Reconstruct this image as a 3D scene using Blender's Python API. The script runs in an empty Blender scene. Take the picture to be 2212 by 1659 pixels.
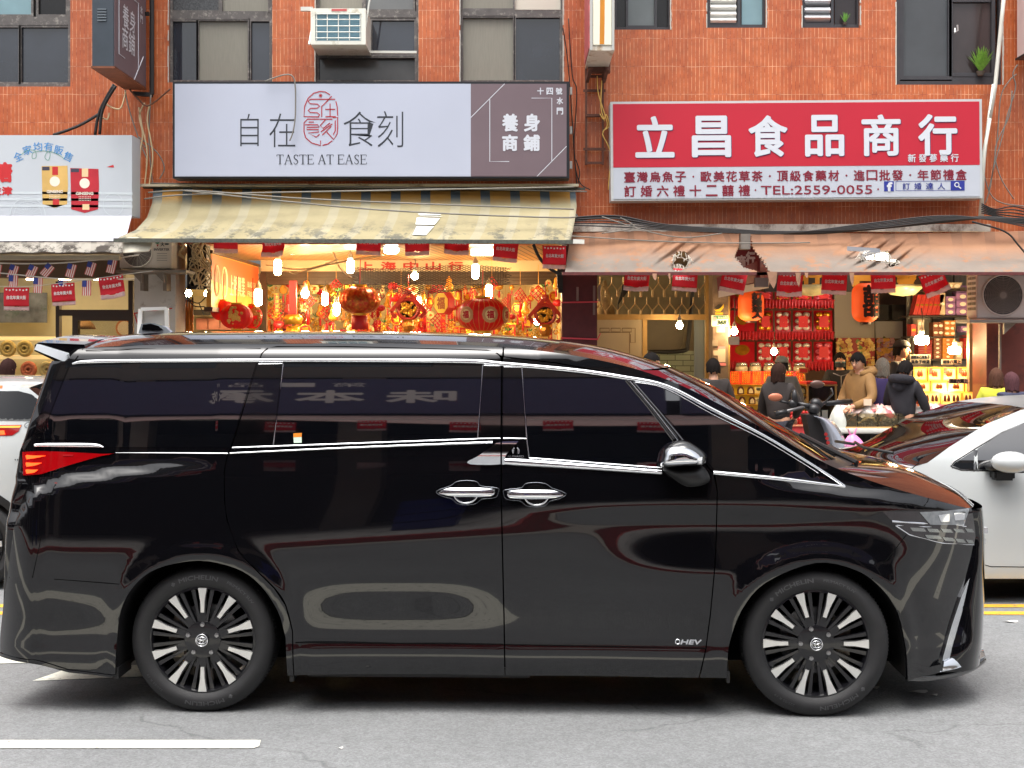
import bpy,bmesh,math,random
import numpy as np
from mathutils import Vector,Matrix
from mathutils.geometry import delaunay_2d_cdt
SC=bpy.context.scene
COL=SC.collection
R=math.radians
random.seed(7)
# -- camera, sky, sun, exposure
F,CU,HV,EYE=2826.0,1106.0,735.0,1.84
cam_data=bpy.data.cameras.new('camera')
cam=bpy.data.objects.new('camera',cam_data);COL.objects.link(cam)
cam.location=(0,0,EYE);cam.rotation_euler=(R(90),0,0)
cam_data.sensor_width=36;cam_data.lens=36*F/2212
cam_data.shift_y=(HV-829.5)/2212
cam_data.clip_start=0.05;cam_data.clip_end=500
SC.camera=cam
world=bpy.data.worlds.new('World');SC.world=world;world.use_nodes=True
_nt=world.node_tree;_bg=_nt.nodes['Background']
_sky=_nt.nodes.new('ShaderNodeTexSky');_sky.sky_type='NISHITA';_sky.sun_disc=False
_sky.sun_elevation=R(72);_sky.sun_rotation=R(200);_sky.air_density=1.0;_sky.dust_density=8.0;_sky.ozone_density=1.0
_hs=_nt.nodes.new('ShaderNodeHueSaturation');_hs.inputs['Saturation'].default_value=0.28
_nt.links.new(_sky.outputs[0],_hs.inputs['Color']);_nt.links.new(_hs.outputs[0],_bg.inputs['Color'])
_bg.inputs['Strength'].default_value=0.15
sun_data=bpy.data.lights.new('sun','SUN');sun=bpy.data.objects.new('sun',sun_data);COL.objects.link(sun)
sun_data.energy=0.5;sun_data.angle=R(40);sun_data.color=(1,.97,.92)
sun.rotation_euler=(R(18),0,R(-20))
SC.view_settings.view_transform='Standard';SC.view_settings.look='None'
SC.view_settings.gamma=1;SC.view_settings.exposure=1.12
SC.cycles.use_denoising=True
SC.cycles.max_bounces=7;SC.cycles.glossy_bounces=4;SC.cycles.transmission_bounces=4;SC.cycles.diffuse_bounces=3
SC.cycles.sample_clamp_indirect=6;SC.cycles.caustics_reflective=False;SC.cycles.caustics_refractive=False
def P(u,v,d):
 """world point seen at picture unit (u, v) at distance d in front of the camera"""
 return Vector(((u-CU)/F*d,d,EYE-(v-HV)/F*d))
def PX(u,d):return(u-CU)/F*d
def PZ(v,d):return EYE-(v-HV)/F*d
# -- materials
def lin(c):
 return tuple(((x/255)/12.92 if x/255<=.04045 else((x/255+.055)/1.055)**2.4)for x in c)+(1,)
MATS={}
def M(name,col,rough=.6,metal=0.,var=0.,vscale=6.,bump=0.,bscale=60.,emit=0.,coat=0.,ecol=None,cior=1.5,spec=.5,dirt=None,dscale=3.,damt=.5,sub=0.,trans=0.,stretch=None,ior=1.5):
 """procedural Principled material; col is sRGB 0-255; var = brightness mottling, dirt = stain colour"""
 if name in MATS:return MATS[name]
 m=bpy.data.materials.new(name);m.use_nodes=True;nt=m.node_tree;b=nt.nodes['Principled BSDF']
 b.inputs['Roughness'].default_value=rough;b.inputs['Metallic'].default_value=metal
 b.inputs['Coat Weight'].default_value=coat;b.inputs['Coat Roughness'].default_value=.02;b.inputs['Coat IOR'].default_value=cior
 b.inputs['Specular IOR Level'].default_value=spec;b.inputs['IOR'].default_value=ior
 b.inputs['Transmission Weight'].default_value=trans
 tc=nt.nodes.new('ShaderNodeTexCoord');vec=tc.outputs['Object']
 if stretch:
  mp=nt.nodes.new('ShaderNodeMapping');mp.inputs['Scale'].default_value=stretch
  nt.links.new(vec,mp.inputs[0]);vec=mp.outputs[0]
 rgb=nt.nodes.new('ShaderNodeRGB');rgb.outputs[0].default_value=lin(col);out=rgb.outputs[0]
 if var:
  n=nt.nodes.new('ShaderNodeTexNoise');n.inputs['Scale'].default_value=vscale;n.inputs['Detail'].default_value=4
  nt.links.new(vec,n.inputs['Vector'])
  mr=nt.nodes.new('ShaderNodeMapRange');mr.inputs[1].default_value=.25;mr.inputs[2].default_value=.75
  mr.inputs[3].default_value=1-var;mr.inputs[4].default_value=1+var
  nt.links.new(n.outputs['Fac'],mr.inputs[0])
  h=nt.nodes.new('ShaderNodeMix');h.data_type='RGBA';h.blend_type='MULTIPLY';h.inputs[0].default_value=1
  nt.links.new(out,h.inputs[6]);nt.links.new(mr.outputs[0],h.inputs[7]);out=h.outputs[2]
 if dirt:
  n=nt.nodes.new('ShaderNodeTexNoise');n.inputs['Scale'].default_value=dscale;n.inputs['Detail'].default_value=8;n.inputs['Roughness'].default_value=.7
  nt.links.new(vec,n.inputs['Vector'])
  mr=nt.nodes.new('ShaderNodeMapRange');mr.inputs[1].default_value=.62-damt*.3;mr.inputs[2].default_value=.72-damt*.15
  nt.links.new(n.outputs['Fac'],mr.inputs[0])
  h=nt.nodes.new('ShaderNodeMix');h.data_type='RGBA';h.inputs[7].default_value=lin(dirt)
  nt.links.new(mr.outputs[0],h.inputs[0]);nt.links.new(out,h.inputs[6]);out=h.outputs[2]
 nt.links.new(out,b.inputs['Base Color'])
 if bump:
  n=nt.nodes.new('ShaderNodeTexNoise');n.inputs['Scale'].default_value=bscale;n.inputs['Detail'].default_value=3
  nt.links.new(vec,n.inputs['Vector'])
  bp=nt.nodes.new('ShaderNodeBump');bp.inputs['Strength'].default_value=bump;bp.inputs['Distance'].default_value=.01
  nt.links.new(n.outputs['Fac'],bp.inputs['Height']);nt.links.new(bp.outputs[0],b.inputs['Normal'])
 if emit:
  b.inputs['Emission Color'].default_value=lin(ecol or col);b.inputs['Emission Strength'].default_value=emit
 MATS[name]=m
 return m
def glow_through(m,fac):
 """thin cloth or paper: part of the light passes through"""
 nt=m.node_tree;b=nt.nodes['Principled BSDF'];o=nt.nodes['Material Output'];t=nt.nodes.new('ShaderNodeBsdfTranslucent');x=nt.nodes.new('ShaderNodeMixShader');x.inputs[0].default_value=fac
 nt.links.new(b.inputs['Base Color'].links[0].from_socket,t.inputs[0]);nt.links.new(b.outputs[0],x.inputs[1]);nt.links.new(t.outputs[0],x.inputs[2]);nt.links.new(x.outputs[0],o.inputs[0]);return m
 # -- mesh building
class MB:
 def __init__(s):s.v=[];s.f=[];s.m=[];s.cm=0
 def mat(s,i):s.cm=i;return s
 def add(s,vs,fs):
  o=len(s.v);s.v+=[tuple(p)for p in vs]
  for f in fs:s.f.append(tuple(o+i for i in f));s.m.append(s.cm)
  return s
 def box(s,a,b,rot=None,bev=0.):
  x0,y0,z0=[min(p,q)for p,q in zip(a,b)];x1,y1,z1=[max(p,q)for p,q in zip(a,b)]
  if bev<=0:
   vs=[(x,y,z)for x in(x0,x1)for y in(y0,y1)for z in(z0,z1)]
   fs=[(0,1,3,2),(4,6,7,5),(0,4,5,1),(2,3,7,6),(0,2,6,4),(1,5,7,3)]
  else:
   bm=bmesh.new();bmesh.ops.create_cube(bm,size=1)
   for q in bm.verts:q.co=Vector((x0+(q.co.x+.5)*(x1-x0),y0+(q.co.y+.5)*(y1-y0),z0+(q.co.z+.5)*(z1-z0)))
   bmesh.ops.bevel(bm,geom=bm.edges[:],offset=bev,segments=2,affect='EDGES')
   bm.verts.index_update();vs=[tuple(q.co)for q in bm.verts];fs=[[q.index for q in f.verts]for f in bm.faces];bm.free()
  if rot:
   c=Vector(((x0+x1)/2,(y0+y1)/2,(z0+z1)/2));vs=[c+rot@(Vector(q)-c)for q in vs]
  return s.add(vs,fs)
 def bar(s,a,b,w,h=None,up=(0,0,1)):
  """square bar from a to b"""
  a,b=Vector(a),Vector(b);h=h or w;d=(b-a).normalized();up=Vector(up)
  if abs(d.dot(up))>.98:up=Vector((0,1,0))
  x=d.cross(up).normalized()*w/2;y=x.cross(d).normalized()*h/2
  vs=[p+i*x+j*y for p in(a,b)for i,j in((-1,-1),(1,-1),(1,1),(-1,1))]
  return s.add(vs,[(3,2,1,0),(4,5,6,7)]+[(i,(i+1)%4,4+(i+1)%4,4+i)for i in range(4)])
 def tube(s,pts,r,n=6,cap=True):
  pts=[Vector(p)for p in pts];rs=r if isinstance(r,(list,tuple))else[r]*len(pts)
  o=len(s.v);prev=None
  for i,p in enumerate(pts):
   d=(pts[min(i+1,len(pts)-1)]-pts[max(i-1,0)])
   d=d.normalized()if d.length>1e-9 else Vector((0,0,1))
   if prev is None:a=d.cross(Vector((0,0,1))if abs(d.z)<.9 else Vector((1,0,0))).normalized()
   else:a=(prev-d*prev.dot(d)).normalized()
   prev=a;b=d.cross(a)
   for k in range(n):
    t=2*math.pi*k/n;s.v.append(tuple(p+(a*math.cos(t)+b*math.sin(t))*rs[i]))
  for i in range(len(pts)-1):
   for k in range(n):
    q=o+i*n+k;w=o+i*n+(k+1)%n
    s.f.append((q,w,w+n,q+n));s.m.append(s.cm)
  if cap:
   s.f.append(tuple(o+k for k in range(n))[::-1]);s.m.append(s.cm)
   s.f.append(tuple(o+(len(pts)-1)*n+k for k in range(n)));s.m.append(s.cm)
  return s
 def lathe(s,prof,c=(0,0,0),n=20,axis='z',squash=1.,cap=True,lobes=0,lobe=0.):
  """prof: list of (radius, height)"""
  o=len(s.v);c=Vector(c)
  for r,h in prof:
   for k in range(n):
    t=2*math.pi*k/n;rr=r*(1+lobe*math.cos(lobes*t));x,y=rr*math.cos(t),rr*math.sin(t)*squash
    p=(x,y,h)if axis=='z' else((x,h,y)if axis=='y' else(h,x,y))
    s.v.append(tuple(c+Vector(p)))
  for i in range(len(prof)-1):
   for k in range(n):
    q=o+i*n+k;w=o+i*n+(k+1)%n
    s.f.append((q,w,w+n,q+n));s.m.append(s.cm)
  if cap:
   s.f.append(tuple(o+k for k in range(n))[::-1]);s.m.append(s.cm)
   s.f.append(tuple(o+(len(prof)-1)*n+k for k in range(n)));s.m.append(s.cm)
  return s
 def ball(s,c,r,n=12,m=8):
  r=r if isinstance(r,(tuple,list))else(r,r,r);c=Vector(c);o=len(s.v)
  for i in range(m+1):
   a=math.pi*i/m
   for k in range(n):
    t=2*math.pi*k/n
    s.v.append((c.x+r[0]*math.sin(a)*math.cos(t),c.y+r[1]*math.sin(a)*math.sin(t),c.z-r[2]*math.cos(a)))
  for i in range(m):
   for k in range(n):
    q=o+i*n+k;w=o+i*n+(k+1)%n
    s.f.append((q,w,w+n,q+n));s.m.append(s.cm)
  return s
 def prism(s,poly,y0,y1):
  """poly: (x, z) outline, any winding, extruded from y0 (front) to y1"""
  a=sum(poly[i-1][0]*q[1]-q[0]*poly[i-1][1]for i,q in enumerate(poly))
  if a<0:poly=poly[::-1]
  n=len(poly);vs=[(x,y0,z)for x,z in poly]+[(x,y1,z)for x,z in poly]
  return s.add(vs,[tuple(range(n)),tuple(range(2*n-1,n-1,-1))]+[((i+1)%n,i,n+i,n+(i+1)%n)for i in range(n)])
 def grid(s,fn,nu,nv,keep=None,flip=False):
  o=len(s.v)
  for j in range(nv+1):
   for i in range(nu+1):s.v.append(tuple(fn(i/nu,j/nv)))
  for j in range(nv):
   for i in range(nu):
    if keep and not keep((i+.5)/nu,(j+.5)/nv):continue
    q=o+j*(nu+1)+i;f=(q,q+1,q+nu+2,q+nu+1)
    s.f.append(f[::-1]if flip else f);s.m.append(s.cm)
  return s
 def mesh_in(s,me,mx=None):
  vs=[(mx@v.co)if mx else v.co.copy()for v in me.vertices]
  return s.add(vs,[tuple(p.vertices)for p in me.polygons])
 def build(s,name,mats,parent=None,smooth=False,at=None,solid=0.,ang=None,raw=False):
  """link as ONE object. Without a parent the origin moves to the base centre."""
  mats=mats if isinstance(mats,(list,tuple))else[mats]
  if parent is None and at is None and not raw and s.v:
   xs,ys,zs=zip(*s.v);at=Vector(((min(xs)+max(xs))/2,(min(ys)+max(ys))/2,min(zs)))
   s.v=[tuple(Vector(p)-at)for p in s.v]
  me=bpy.data.meshes.new(name);me.from_pydata(s.v,[],s.f);me.update()
  for m in mats:me.materials.append(m)
  me.polygons.foreach_set('material_index',s.m)
  if smooth:me.polygons.foreach_set('use_smooth',[True]*len(me.polygons))
  if ang:me.set_sharp_from_angle(angle=R(ang))
  o=bpy.data.objects.new(name,me);COL.objects.link(o)
  if at is not None:o.location=at
  if solid:
   md=o.modifiers.new('thickness','SOLIDIFY');md.thickness=solid;md.offset=0
  if parent is not None:o.parent=parent;o.matrix_parent_inverse=pinv(parent)
  return o
LOCAL=set()
def pinv(p):
 if p.parent is not None or p.name in LOCAL:return Matrix()
 return Matrix.Translation(-p.location)
def tag(o,label=None,cat=None,group=None,kind=None):
 if label:o['label']=label
 if cat:o['category']=cat
 if group:o['group']=group
 if kind:o['kind']=kind
 return o
def thing(name,label,cat,loc=(0,0,0),group=None,local=False):
 """an Empty at the thing's base; its parts are built in world coordinates unless local"""
 o=bpy.data.objects.new(name,None);COL.objects.link(o);o.location=loc;o.empty_display_size=.1
 if local:LOCAL.add(o.name)
 return tag(o,label,cat,group)
def dup(root,loc,label=None,rz=None,group=None,scale=None):
 """copy of a thing, its parts and their sub-parts (mesh data shared)"""
 def cp(o,par):
  c=o.copy();COL.objects.link(c)
  if par is not None:c.parent=par;c.matrix_parent_inverse=o.matrix_parent_inverse.copy()
  for ch in list(o.children):cp(ch,c)
  return c
 r=cp(root,None);r.location=loc
 if rz is not None:r.rotation_euler.z=rz
 if scale:r.scale=(scale,)*3 if not isinstance(scale,tuple)else scale
 return tag(r,label,None,group)
def spl(pts,n=6,closed=False):
 """Catmull-Rom curve through points of any dimension"""
 p=[np.array(q,float)for q in pts];out=[];L=len(p)
 rng=range(L)if closed else range(L-1)
 for i in rng:
  a,b,c,d=(p[(i-1)%L],p[i],p[(i+1)%L],p[(i+2)%L])if closed else(p[max(i-1,0)],p[i],p[i+1],p[min(i+2,L-1)])
  for k in range(n):
   t=k/n
   out.append(tuple(.5*(2*b+(c-a)*t+(2*a-5*b+4*c-d)*t*t+(3*b-a-3*c+d)*t**3)))
 if not closed:out.append(tuple(p[-1]))
 return out
 # -- lettering
_glyph={}
def text_mesh(s,off=0.):
 key=(s,off)
 if key not in _glyph:
  c=bpy.data.curves.new('lettering','FONT');c.body=s;c.size=1;c.resolution_u=3;c.offset=off
  o=bpy.data.objects.new('lettering',c);COL.objects.link(o)
  dg=bpy.context.evaluated_depsgraph_get();me=bpy.data.meshes.new_from_object(o.evaluated_get(dg))
  bpy.data.objects.remove(o);bpy.data.curves.remove(c)
  vs=np.array([v.co[:2]for v in me.vertices]);fs=[tuple(p.vertices)for p in me.polygons]
  bpy.data.meshes.remove(me);_glyph[key]=(vs,fs)
 return _glyph[key]
def text_in(mb,s,x0,z0,x1,z1,y,bold=0.,thick=.002,shear=0.,place=None,even=False,off=0.):
 """fill the box (x0..x1, z0..z1) with the words s, facing -y, at depth y; bold in metres; place maps (x, z) to a point"""
 vs,fs=text_mesh(s,off);mn,mx=vs.min(0),vs.max(0);sz=np.maximum(mx-mn,1e-6)
 k=np.array([(x1-x0)/sz[0],(z1-z0)/sz[1]])
 if even:k[:]=k.min()
 q=(vs-mn)*k+np.array([x0,z0])
 offs=[(0,0)]if bold<=0 else[(bold*math.cos(t),bold*math.sin(t))for t in np.arange(8)*math.pi/4]
 for i,(dx,dz)in enumerate(offs):
  yy=y-thick-i*.0004
  pts=[(a+dx+shear*(b-z0),yy,b+dz)for a,b in q]
  if place:pts=[place(*p)for p in pts]
  mb.add(pts,fs)
 return mb
def row_in(mb,s,x0,z0,x1,z1,y,gap=.25,**kw):
 """letters one by one, spread evenly with a gap (share of a cell)"""
 n=len(s);w=(x1-x0)/(n+(n-1)*gap)
 for i,ch in enumerate(s):
  if ch in ' ':continue
  a=x0+i*w*(1+gap)
  if ch in '・:-·':
   zc=(z0+z1)/2
   mb.prism([(a+w/2+w*.1*math.cos(t),zc+w*.1*math.sin(t))for t in np.arange(8)*math.pi/4],y-.003,y)
   continue
  text_in(mb,ch,a,z0,a+w,z1,y,**kw)
 return mb
def stroke(mb,pts,w,y,thick=.002):
 """flat painted line in the (x, z) plane facing -y"""
 pts=[Vector((p[0],0,p[1]))for p in pts];n=len(pts);L=[];Rr=[]
 for i,p in enumerate(pts):
  d=(pts[min(i+1,n-1)]-pts[max(i-1,0)]);d=d.normalized()if d.length>0 else Vector((1,0,0))
  q=Vector((-d.z,0,d.x))*w/2;L.append(p+q);Rr.append(p-q)
 vs=[(a.x,y-thick,a.z)for a in L]+[(a.x,y-thick,a.z)for a in Rr]
 return mb.add(vs,[(i,i+n,i+n+1,i+1)for i in range(n-1)])
 # -- vehicle surfaces
def in_poly(pts,poly):
 x,y=pts[:,0],pts[:,1];r=np.zeros(len(pts),bool);n=len(poly)
 for i in range(n):
  (x0,y0),(x1,y1)=poly[i-1],poly[i]
  if y0==y1:continue
  c=((y0>y)!=(y1>y))&(x<(x1-x0)*(y-y0)/(y1-y0)+x0);r^=c
 return r
def densify(poly,step,closed=True):
 out=[];n=len(poly)
 for i in range(n if closed else n-1):
  a,b=np.array(poly[i]),np.array(poly[(i+1)%n]);k=max(1,int(np.ceil(np.linalg.norm(b-a)/step)))
  for j in range(k):out.append(tuple(a+(b-a)*j/k))
 if not closed:out.append(tuple(poly[-1]))
 return out
class Skin:
 """the near flank of a vehicle as a surface y = S(x, z) in the vehicle's own frame (x forward, y away from the camera, z up).
    tilt(x, z) is how far the sheet metal leans (degrees, + faces up); plan(x) is how far the ends curve in."""
 def __init__(s,X0,D0,yaw,W,tilt,plan,xr,zr,zref,nx=520,nz=260):
  s.X0,s.D0,s.W=X0,D0,W;s.c,s.s=math.cos(yaw),math.sin(yaw);s.yaw=yaw
  s.x=np.linspace(*xr,nx);s.z=np.linspace(*zr,nz)
  Xg,Zg=np.meshgrid(s.x,s.z,indexing='ij');s.m=np.tan(np.radians(tilt(Xg,Zg)))
  dz=s.z[1]-s.z[0];G=np.zeros_like(s.m);G[:,1:]=np.cumsum((s.m[:,1:]+s.m[:,:-1])/2,1)*dz
  k=int((zref-zr[0])/dz);G-=G[:,k:k+1]
  s.S=G+plan(Xg,Zg);s.sx=np.gradient(s.S,s.x,axis=0);s.sz=np.gradient(s.S,s.z,axis=1)
 def q(s,A,x,z):
  fx=np.clip((np.asarray(x,float)-s.x[0])/(s.x[1]-s.x[0]),0,len(s.x)-1.001);fz=np.clip((np.asarray(z,float)-s.z[0])/(s.z[1]-s.z[0]),0,len(s.z)-1.001)
  i,j=fx.astype(int),fz.astype(int);a,b=fx-i,fz-j
  return A[i,j]*(1-a)*(1-b)+A[i+1,j]*a*(1-b)+A[i,j+1]*(1-a)*b+A[i+1,j+1]*a*b
 def ray(s,u,v,y):
  a=(u-CU)/F;t=(y+s.X0*s.s+s.D0*s.c)/(a*s.s+s.c)
  dx,dy=t*a-s.X0,t-s.D0
  return dx*s.c-dy*s.s,EYE-(v-HV)/F*t
 def xz(s,u,v,y=None):
  if y is not None:return s.ray(u,v,y)
  y=.05
  for _ in range(7):
   x,z=s.ray(u,v,y);y=float(s.q(s.S,x,z))
  return x,z
 def pts(s,uv):return[s.xz(*p)for p in uv]
 def nrm(s,x,z):
  n=np.stack([s.q(s.sx,x,z),-np.ones(len(x)),s.q(s.sz,x,z)],1)
  return n/np.linalg.norm(n,axis=1)[:,None]
 def patch(s,name,mats,parent,polys,off=0.,step=.03,skirt=.012,mirror=False,holes=(),uv=True,shape=None):
  """sheet(s) on the flank. polys: list of outlines (picture units, or x-z if not uv); off = how far it stands proud"""
  V,N,Fc,Mi=[],[],[],[]
  for pi,poly in enumerate(polys):
   p=s.pts(poly)if uv else[tuple(q)for q in poly]
   hs=[(s.pts(h)if uv else h)for h in holes]if pi==0 else[]
   loops=[densify(l,step)for l in[p]+hs];vs=[];ed=[]
   for l in loops:
    o=len(vs);vs+=l;ed+=[(o+i,o+(i+1)%len(l))for i in range(len(l))]
   A=np.array(vs);mn,mx=A.min(0),A.max(0)
   gx,gz=np.meshgrid(np.arange(mn[0]+step/2,mx[0],step),np.arange(mn[1]+step/2,mx[1],step))
   gp=np.stack([gx.ravel(),gz.ravel()],1)
   if len(gp):
    ok=in_poly(gp,loops[0])
    for h in loops[1:]:ok&=~in_poly(gp,h)
    gp=gp[ok]
    if len(gp):
     d=np.min(np.linalg.norm(gp[:,None,:]-A[None,:,:],axis=2),axis=1)if len(gp)*len(A)<4e7 else np.ones(len(gp))
     gp=gp[d>step*.45]
   allv=[Vector(q)for q in vs]+[Vector(q)for q in gp.tolist()]
   rv,re,rf,*_=delaunay_2d_cdt(allv,ed,[],0,1e-7)
   rv=np.array([tuple(q)for q in rv]);rf=np.array([f for f in rf if len(f)==3])
   ce=rv[rf].mean(1);ok=in_poly(ce,loops[0])
   for h in loops[1:]:ok&=~in_poly(ce,h)
   rf=rf[ok];x,z=rv[:,0],rv[:,1]
   o_=off if not callable(off)else off(x,z)
   n=s.nrm(x,z);y=s.q(s.S,x,z)
   pos=np.stack([x,y,z],1)+n*(o_ if np.isscalar(o_)else o_[:,None])
   if callable(off):
    h=.002;n=n.copy();n[:,0]-=(off(x+h,z)-off(x-h,z))/(2*h);n[:,2]-=(off(x,z+h)-off(x,z-h))/(2*h);n/=np.linalg.norm(n,axis=1)[:,None]
   a,b,c=rv[rf[:,0]],rv[rf[:,1]],rv[rf[:,2]];cr=(b[:,0]-a[:,0])*(c[:,1]-a[:,1])-(b[:,1]-a[:,1])*(c[:,0]-a[:,0])
   rf[cr<0]=rf[cr<0][:,::-1]
   for side in((-1,)if mirror=='far' else(1,-1)if mirror else(1,)):
    o=len(V);q=pos.copy();nn=n.copy();ff=rf
    if side<0:q[:,1]=2*s.W-q[:,1];nn[:,1]*=-1;ff=rf[:,::-1]
    V+=q.tolist();N+=nn.tolist();Fc+=(ff+o).tolist();Mi+=[min(pi,len(mats)-1)if isinstance(mats,(list,tuple))else 0]*len(ff)
    if skirt:
     cnt={}
     for f in ff:
      for i in range(3):cnt.setdefault((min(f[i],f[(i+1)%3]),max(f[i],f[(i+1)%3])),[]).append((f[i],f[(i+1)%3]))
     for k,l in cnt.items():
      if len(l)==1:
       a,b=l[0];pa,pb=q[a],q[b];d=pb-pa;nm=np.cross(d,nn[a]);nm/=np.linalg.norm(nm)+1e-9
       o=len(V);ia,ib=pa-nn[a]*skirt,pb-nn[b]*skirt
       V+=[pa.tolist(),pb.tolist(),ib.tolist(),ia.tolist()];N+=[nm.tolist()]*4;Fc.append([o+1,o,o+3,o+2]);Mi.append(min(pi,len(mats)-1)if isinstance(mats,(list,tuple))else 0)
  return mk(name,V,Fc,N,mats,parent,Mi)
 def strip(s,mb,path,w,h,uv=True,n=5,off=0.,curve=0,closed=False):
  """half-round moulding along a path on the flank"""
  p=s.pts(path)if uv else path
  ws=w if isinstance(w,(list,tuple))else[w]*len(p)
  q=[(a,b,c)for(a,b),c in zip(p,ws)]
  if curve:q=spl(q,curve,closed)
  if closed:q=list(q)+[q[0]]
  q=np.array(q);x,z,ws=q[:,0],q[:,1],q[:,2];nn=s.nrm(x,z);pos=np.stack([x,s.q(s.S,x,z),z],1)+nn*off
  t=np.gradient(pos,axis=0)
  if closed:t[0]=t[-1]=pos[1]-pos[-2]
  t/=np.linalg.norm(t,axis=1)[:,None]+1e-9;b=np.cross(nn,t);o=len(mb.v)
  for i in range(len(pos)):
   for k in range(n):
    a=math.pi*k/(n-1);mb.v.append(tuple(pos[i]+b[i]*ws[i]/2*math.cos(a)+nn[i]*h*math.sin(a)))
  for i in range(len(pos)-1):
   for k in range(n-1):
    mb.f.append((o+i*n+k,o+i*n+k+1,o+(i+1)*n+k+1,o+(i+1)*n+k));mb.m.append(mb.cm)
  return mb
 def at(s,x,z,off=0.):
  n=s.nrm(np.array([x]),np.array([z]))[0];return Vector((x,float(s.q(s.S,x,z)),z))+Vector(n)*off
def mk(name,V,Fc,N,mats,parent,Mi=None):
 me=bpy.data.meshes.new(name);me.from_pydata([tuple(v)for v in V],[],[tuple(f)for f in Fc]);me.update()
 for m in(mats if isinstance(mats,(list,tuple))else[mats]):me.materials.append(m)
 if Mi is not None:me.polygons.foreach_set('material_index',[int(i)for i in Mi])
 me.polygons.foreach_set('use_smooth',[True]*len(me.polygons))
 if N is not None:me.normals_split_custom_set_from_vertices([tuple(n)for n in N])
 o=bpy.data.objects.new(name,me);COL.objects.link(o)
 if parent is not None:o.parent=parent;o.matrix_parent_inverse=pinv(parent)
 return o
def loft_rows(rows,smooth_n=True):
 """rows: array [stations, across, 3] -> verts, faces, normals (from finite differences)"""
 A=np.array(rows,float);ns,nt=A.shape[:2]
 du=np.gradient(A,axis=0);dt=np.gradient(A,axis=1);n=np.cross(du,dt);n/=np.linalg.norm(n,axis=2)[:,:,None]+1e-12
 f=[(i*nt+j,(i+1)*nt+j,(i+1)*nt+j+1,i*nt+j+1)for i in range(ns-1)for j in range(nt-1)]
 return A.reshape(-1,3),f,n.reshape(-1,3)
def across(E,C,W,nt=25,pw=2.):
 """surface between the near edge curve E (x, y, z) and its mirror, crowned through the centre curve C (x, z)"""
 rows=[]
 for(xe,ye,ze),(xc,zc)in zip(E,C):
  r=[]
  for t in np.linspace(-1,1,nt):
   k=1-abs(t)**pw;y=ye+(W-ye)*(t+1)
   r.append((xe+(xc-xe)*k,y,ze+(zc-ze)*k))
  rows.append(r)
 return rows
def ends(E,xc,W,nt=31,e=.55):
 """closing face of a nose or tail: from each edge point round a soft corner to the centre at x = xc(z)"""
 rows=[]
 for(xe,ye,ze)in E:
  r=[]
  for t in np.linspace(0,math.pi,nt):
   sgn=1 if t<=math.pi/2 else-1;a=t if sgn>0 else math.pi-t
   kx=math.sin(a)**e;ky=1-math.cos(a)**e if a<math.pi/2-1e-6 else 1.
   y=ye+(W-ye)*ky;r.append((xe+(xc(ze)-xe)*kx,y if sgn>0 else 2*W-y,ze))
  rows.append(r)
 return rows
def facing(V,Fc,N,ref):
 """flip a sheet so that it looks away from the point ref"""
 V,N=np.array(V),np.array(N);d=((V-np.array(ref))*N).sum()
 if d<0:return V,[tuple(f)[::-1]for f in Fc],-N
 f0=Fc[len(Fc)//2];a,b,c=V[f0[0]],V[f0[1]],V[f0[2]]
 if np.dot(np.cross(b-a,c-a),N[f0[0]])<0:Fc=[tuple(f)[::-1]for f in Fc]
 return V,Fc,N
 # -- shared materials
paint=M('black_paint',(8,8,11),.12,coat=1.,spec=.12,cior=1.54)
gloss=M('gloss_black',(8,8,10),.06,coat=1.,cior=1.7)
glass=M('privacy_glass',(7,8,12),.02,coat=0,spec=1.,ior=1.75)
chrome=M('chrome',(232,234,238),.06,1.)
matte=M('matt_black_plastic',(20,20,21),.55,var=.15,vscale=40)
dark=M('dark_void',(5,5,5),.9,spec=.1)
rubber=M('tyre_rubber',(27,27,29),.62,var=.2,vscale=22,bump=.15,bscale=300)
rubber2=M('tyre_lettering',(66,66,68),.6)
alloy=M('machined_alloy',(214,214,212),.28,.75)
alloyk=M('black_alloy',(22,22,26),.3,.3,coat=.4)
disc=M('brake_disc',(128,128,130),.4,.6,var=.15,vscale=30)
caliper=M('caliper_metal',(120,112,100),.45,.6)
redlens=M('red_lamp_lens',(150,6,12),.08,coat=1.)
redlit=M('lit_tail_lamp',(255,60,20),.3,emit=1.8,ecol=(255,70,25))
clear=M('clear_lamp_lens',(120,124,128),.05,coat=1.,var=.3,vscale=30)
white_paint=M('white_paint',(186,190,190),.3,coat=1.)
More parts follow.
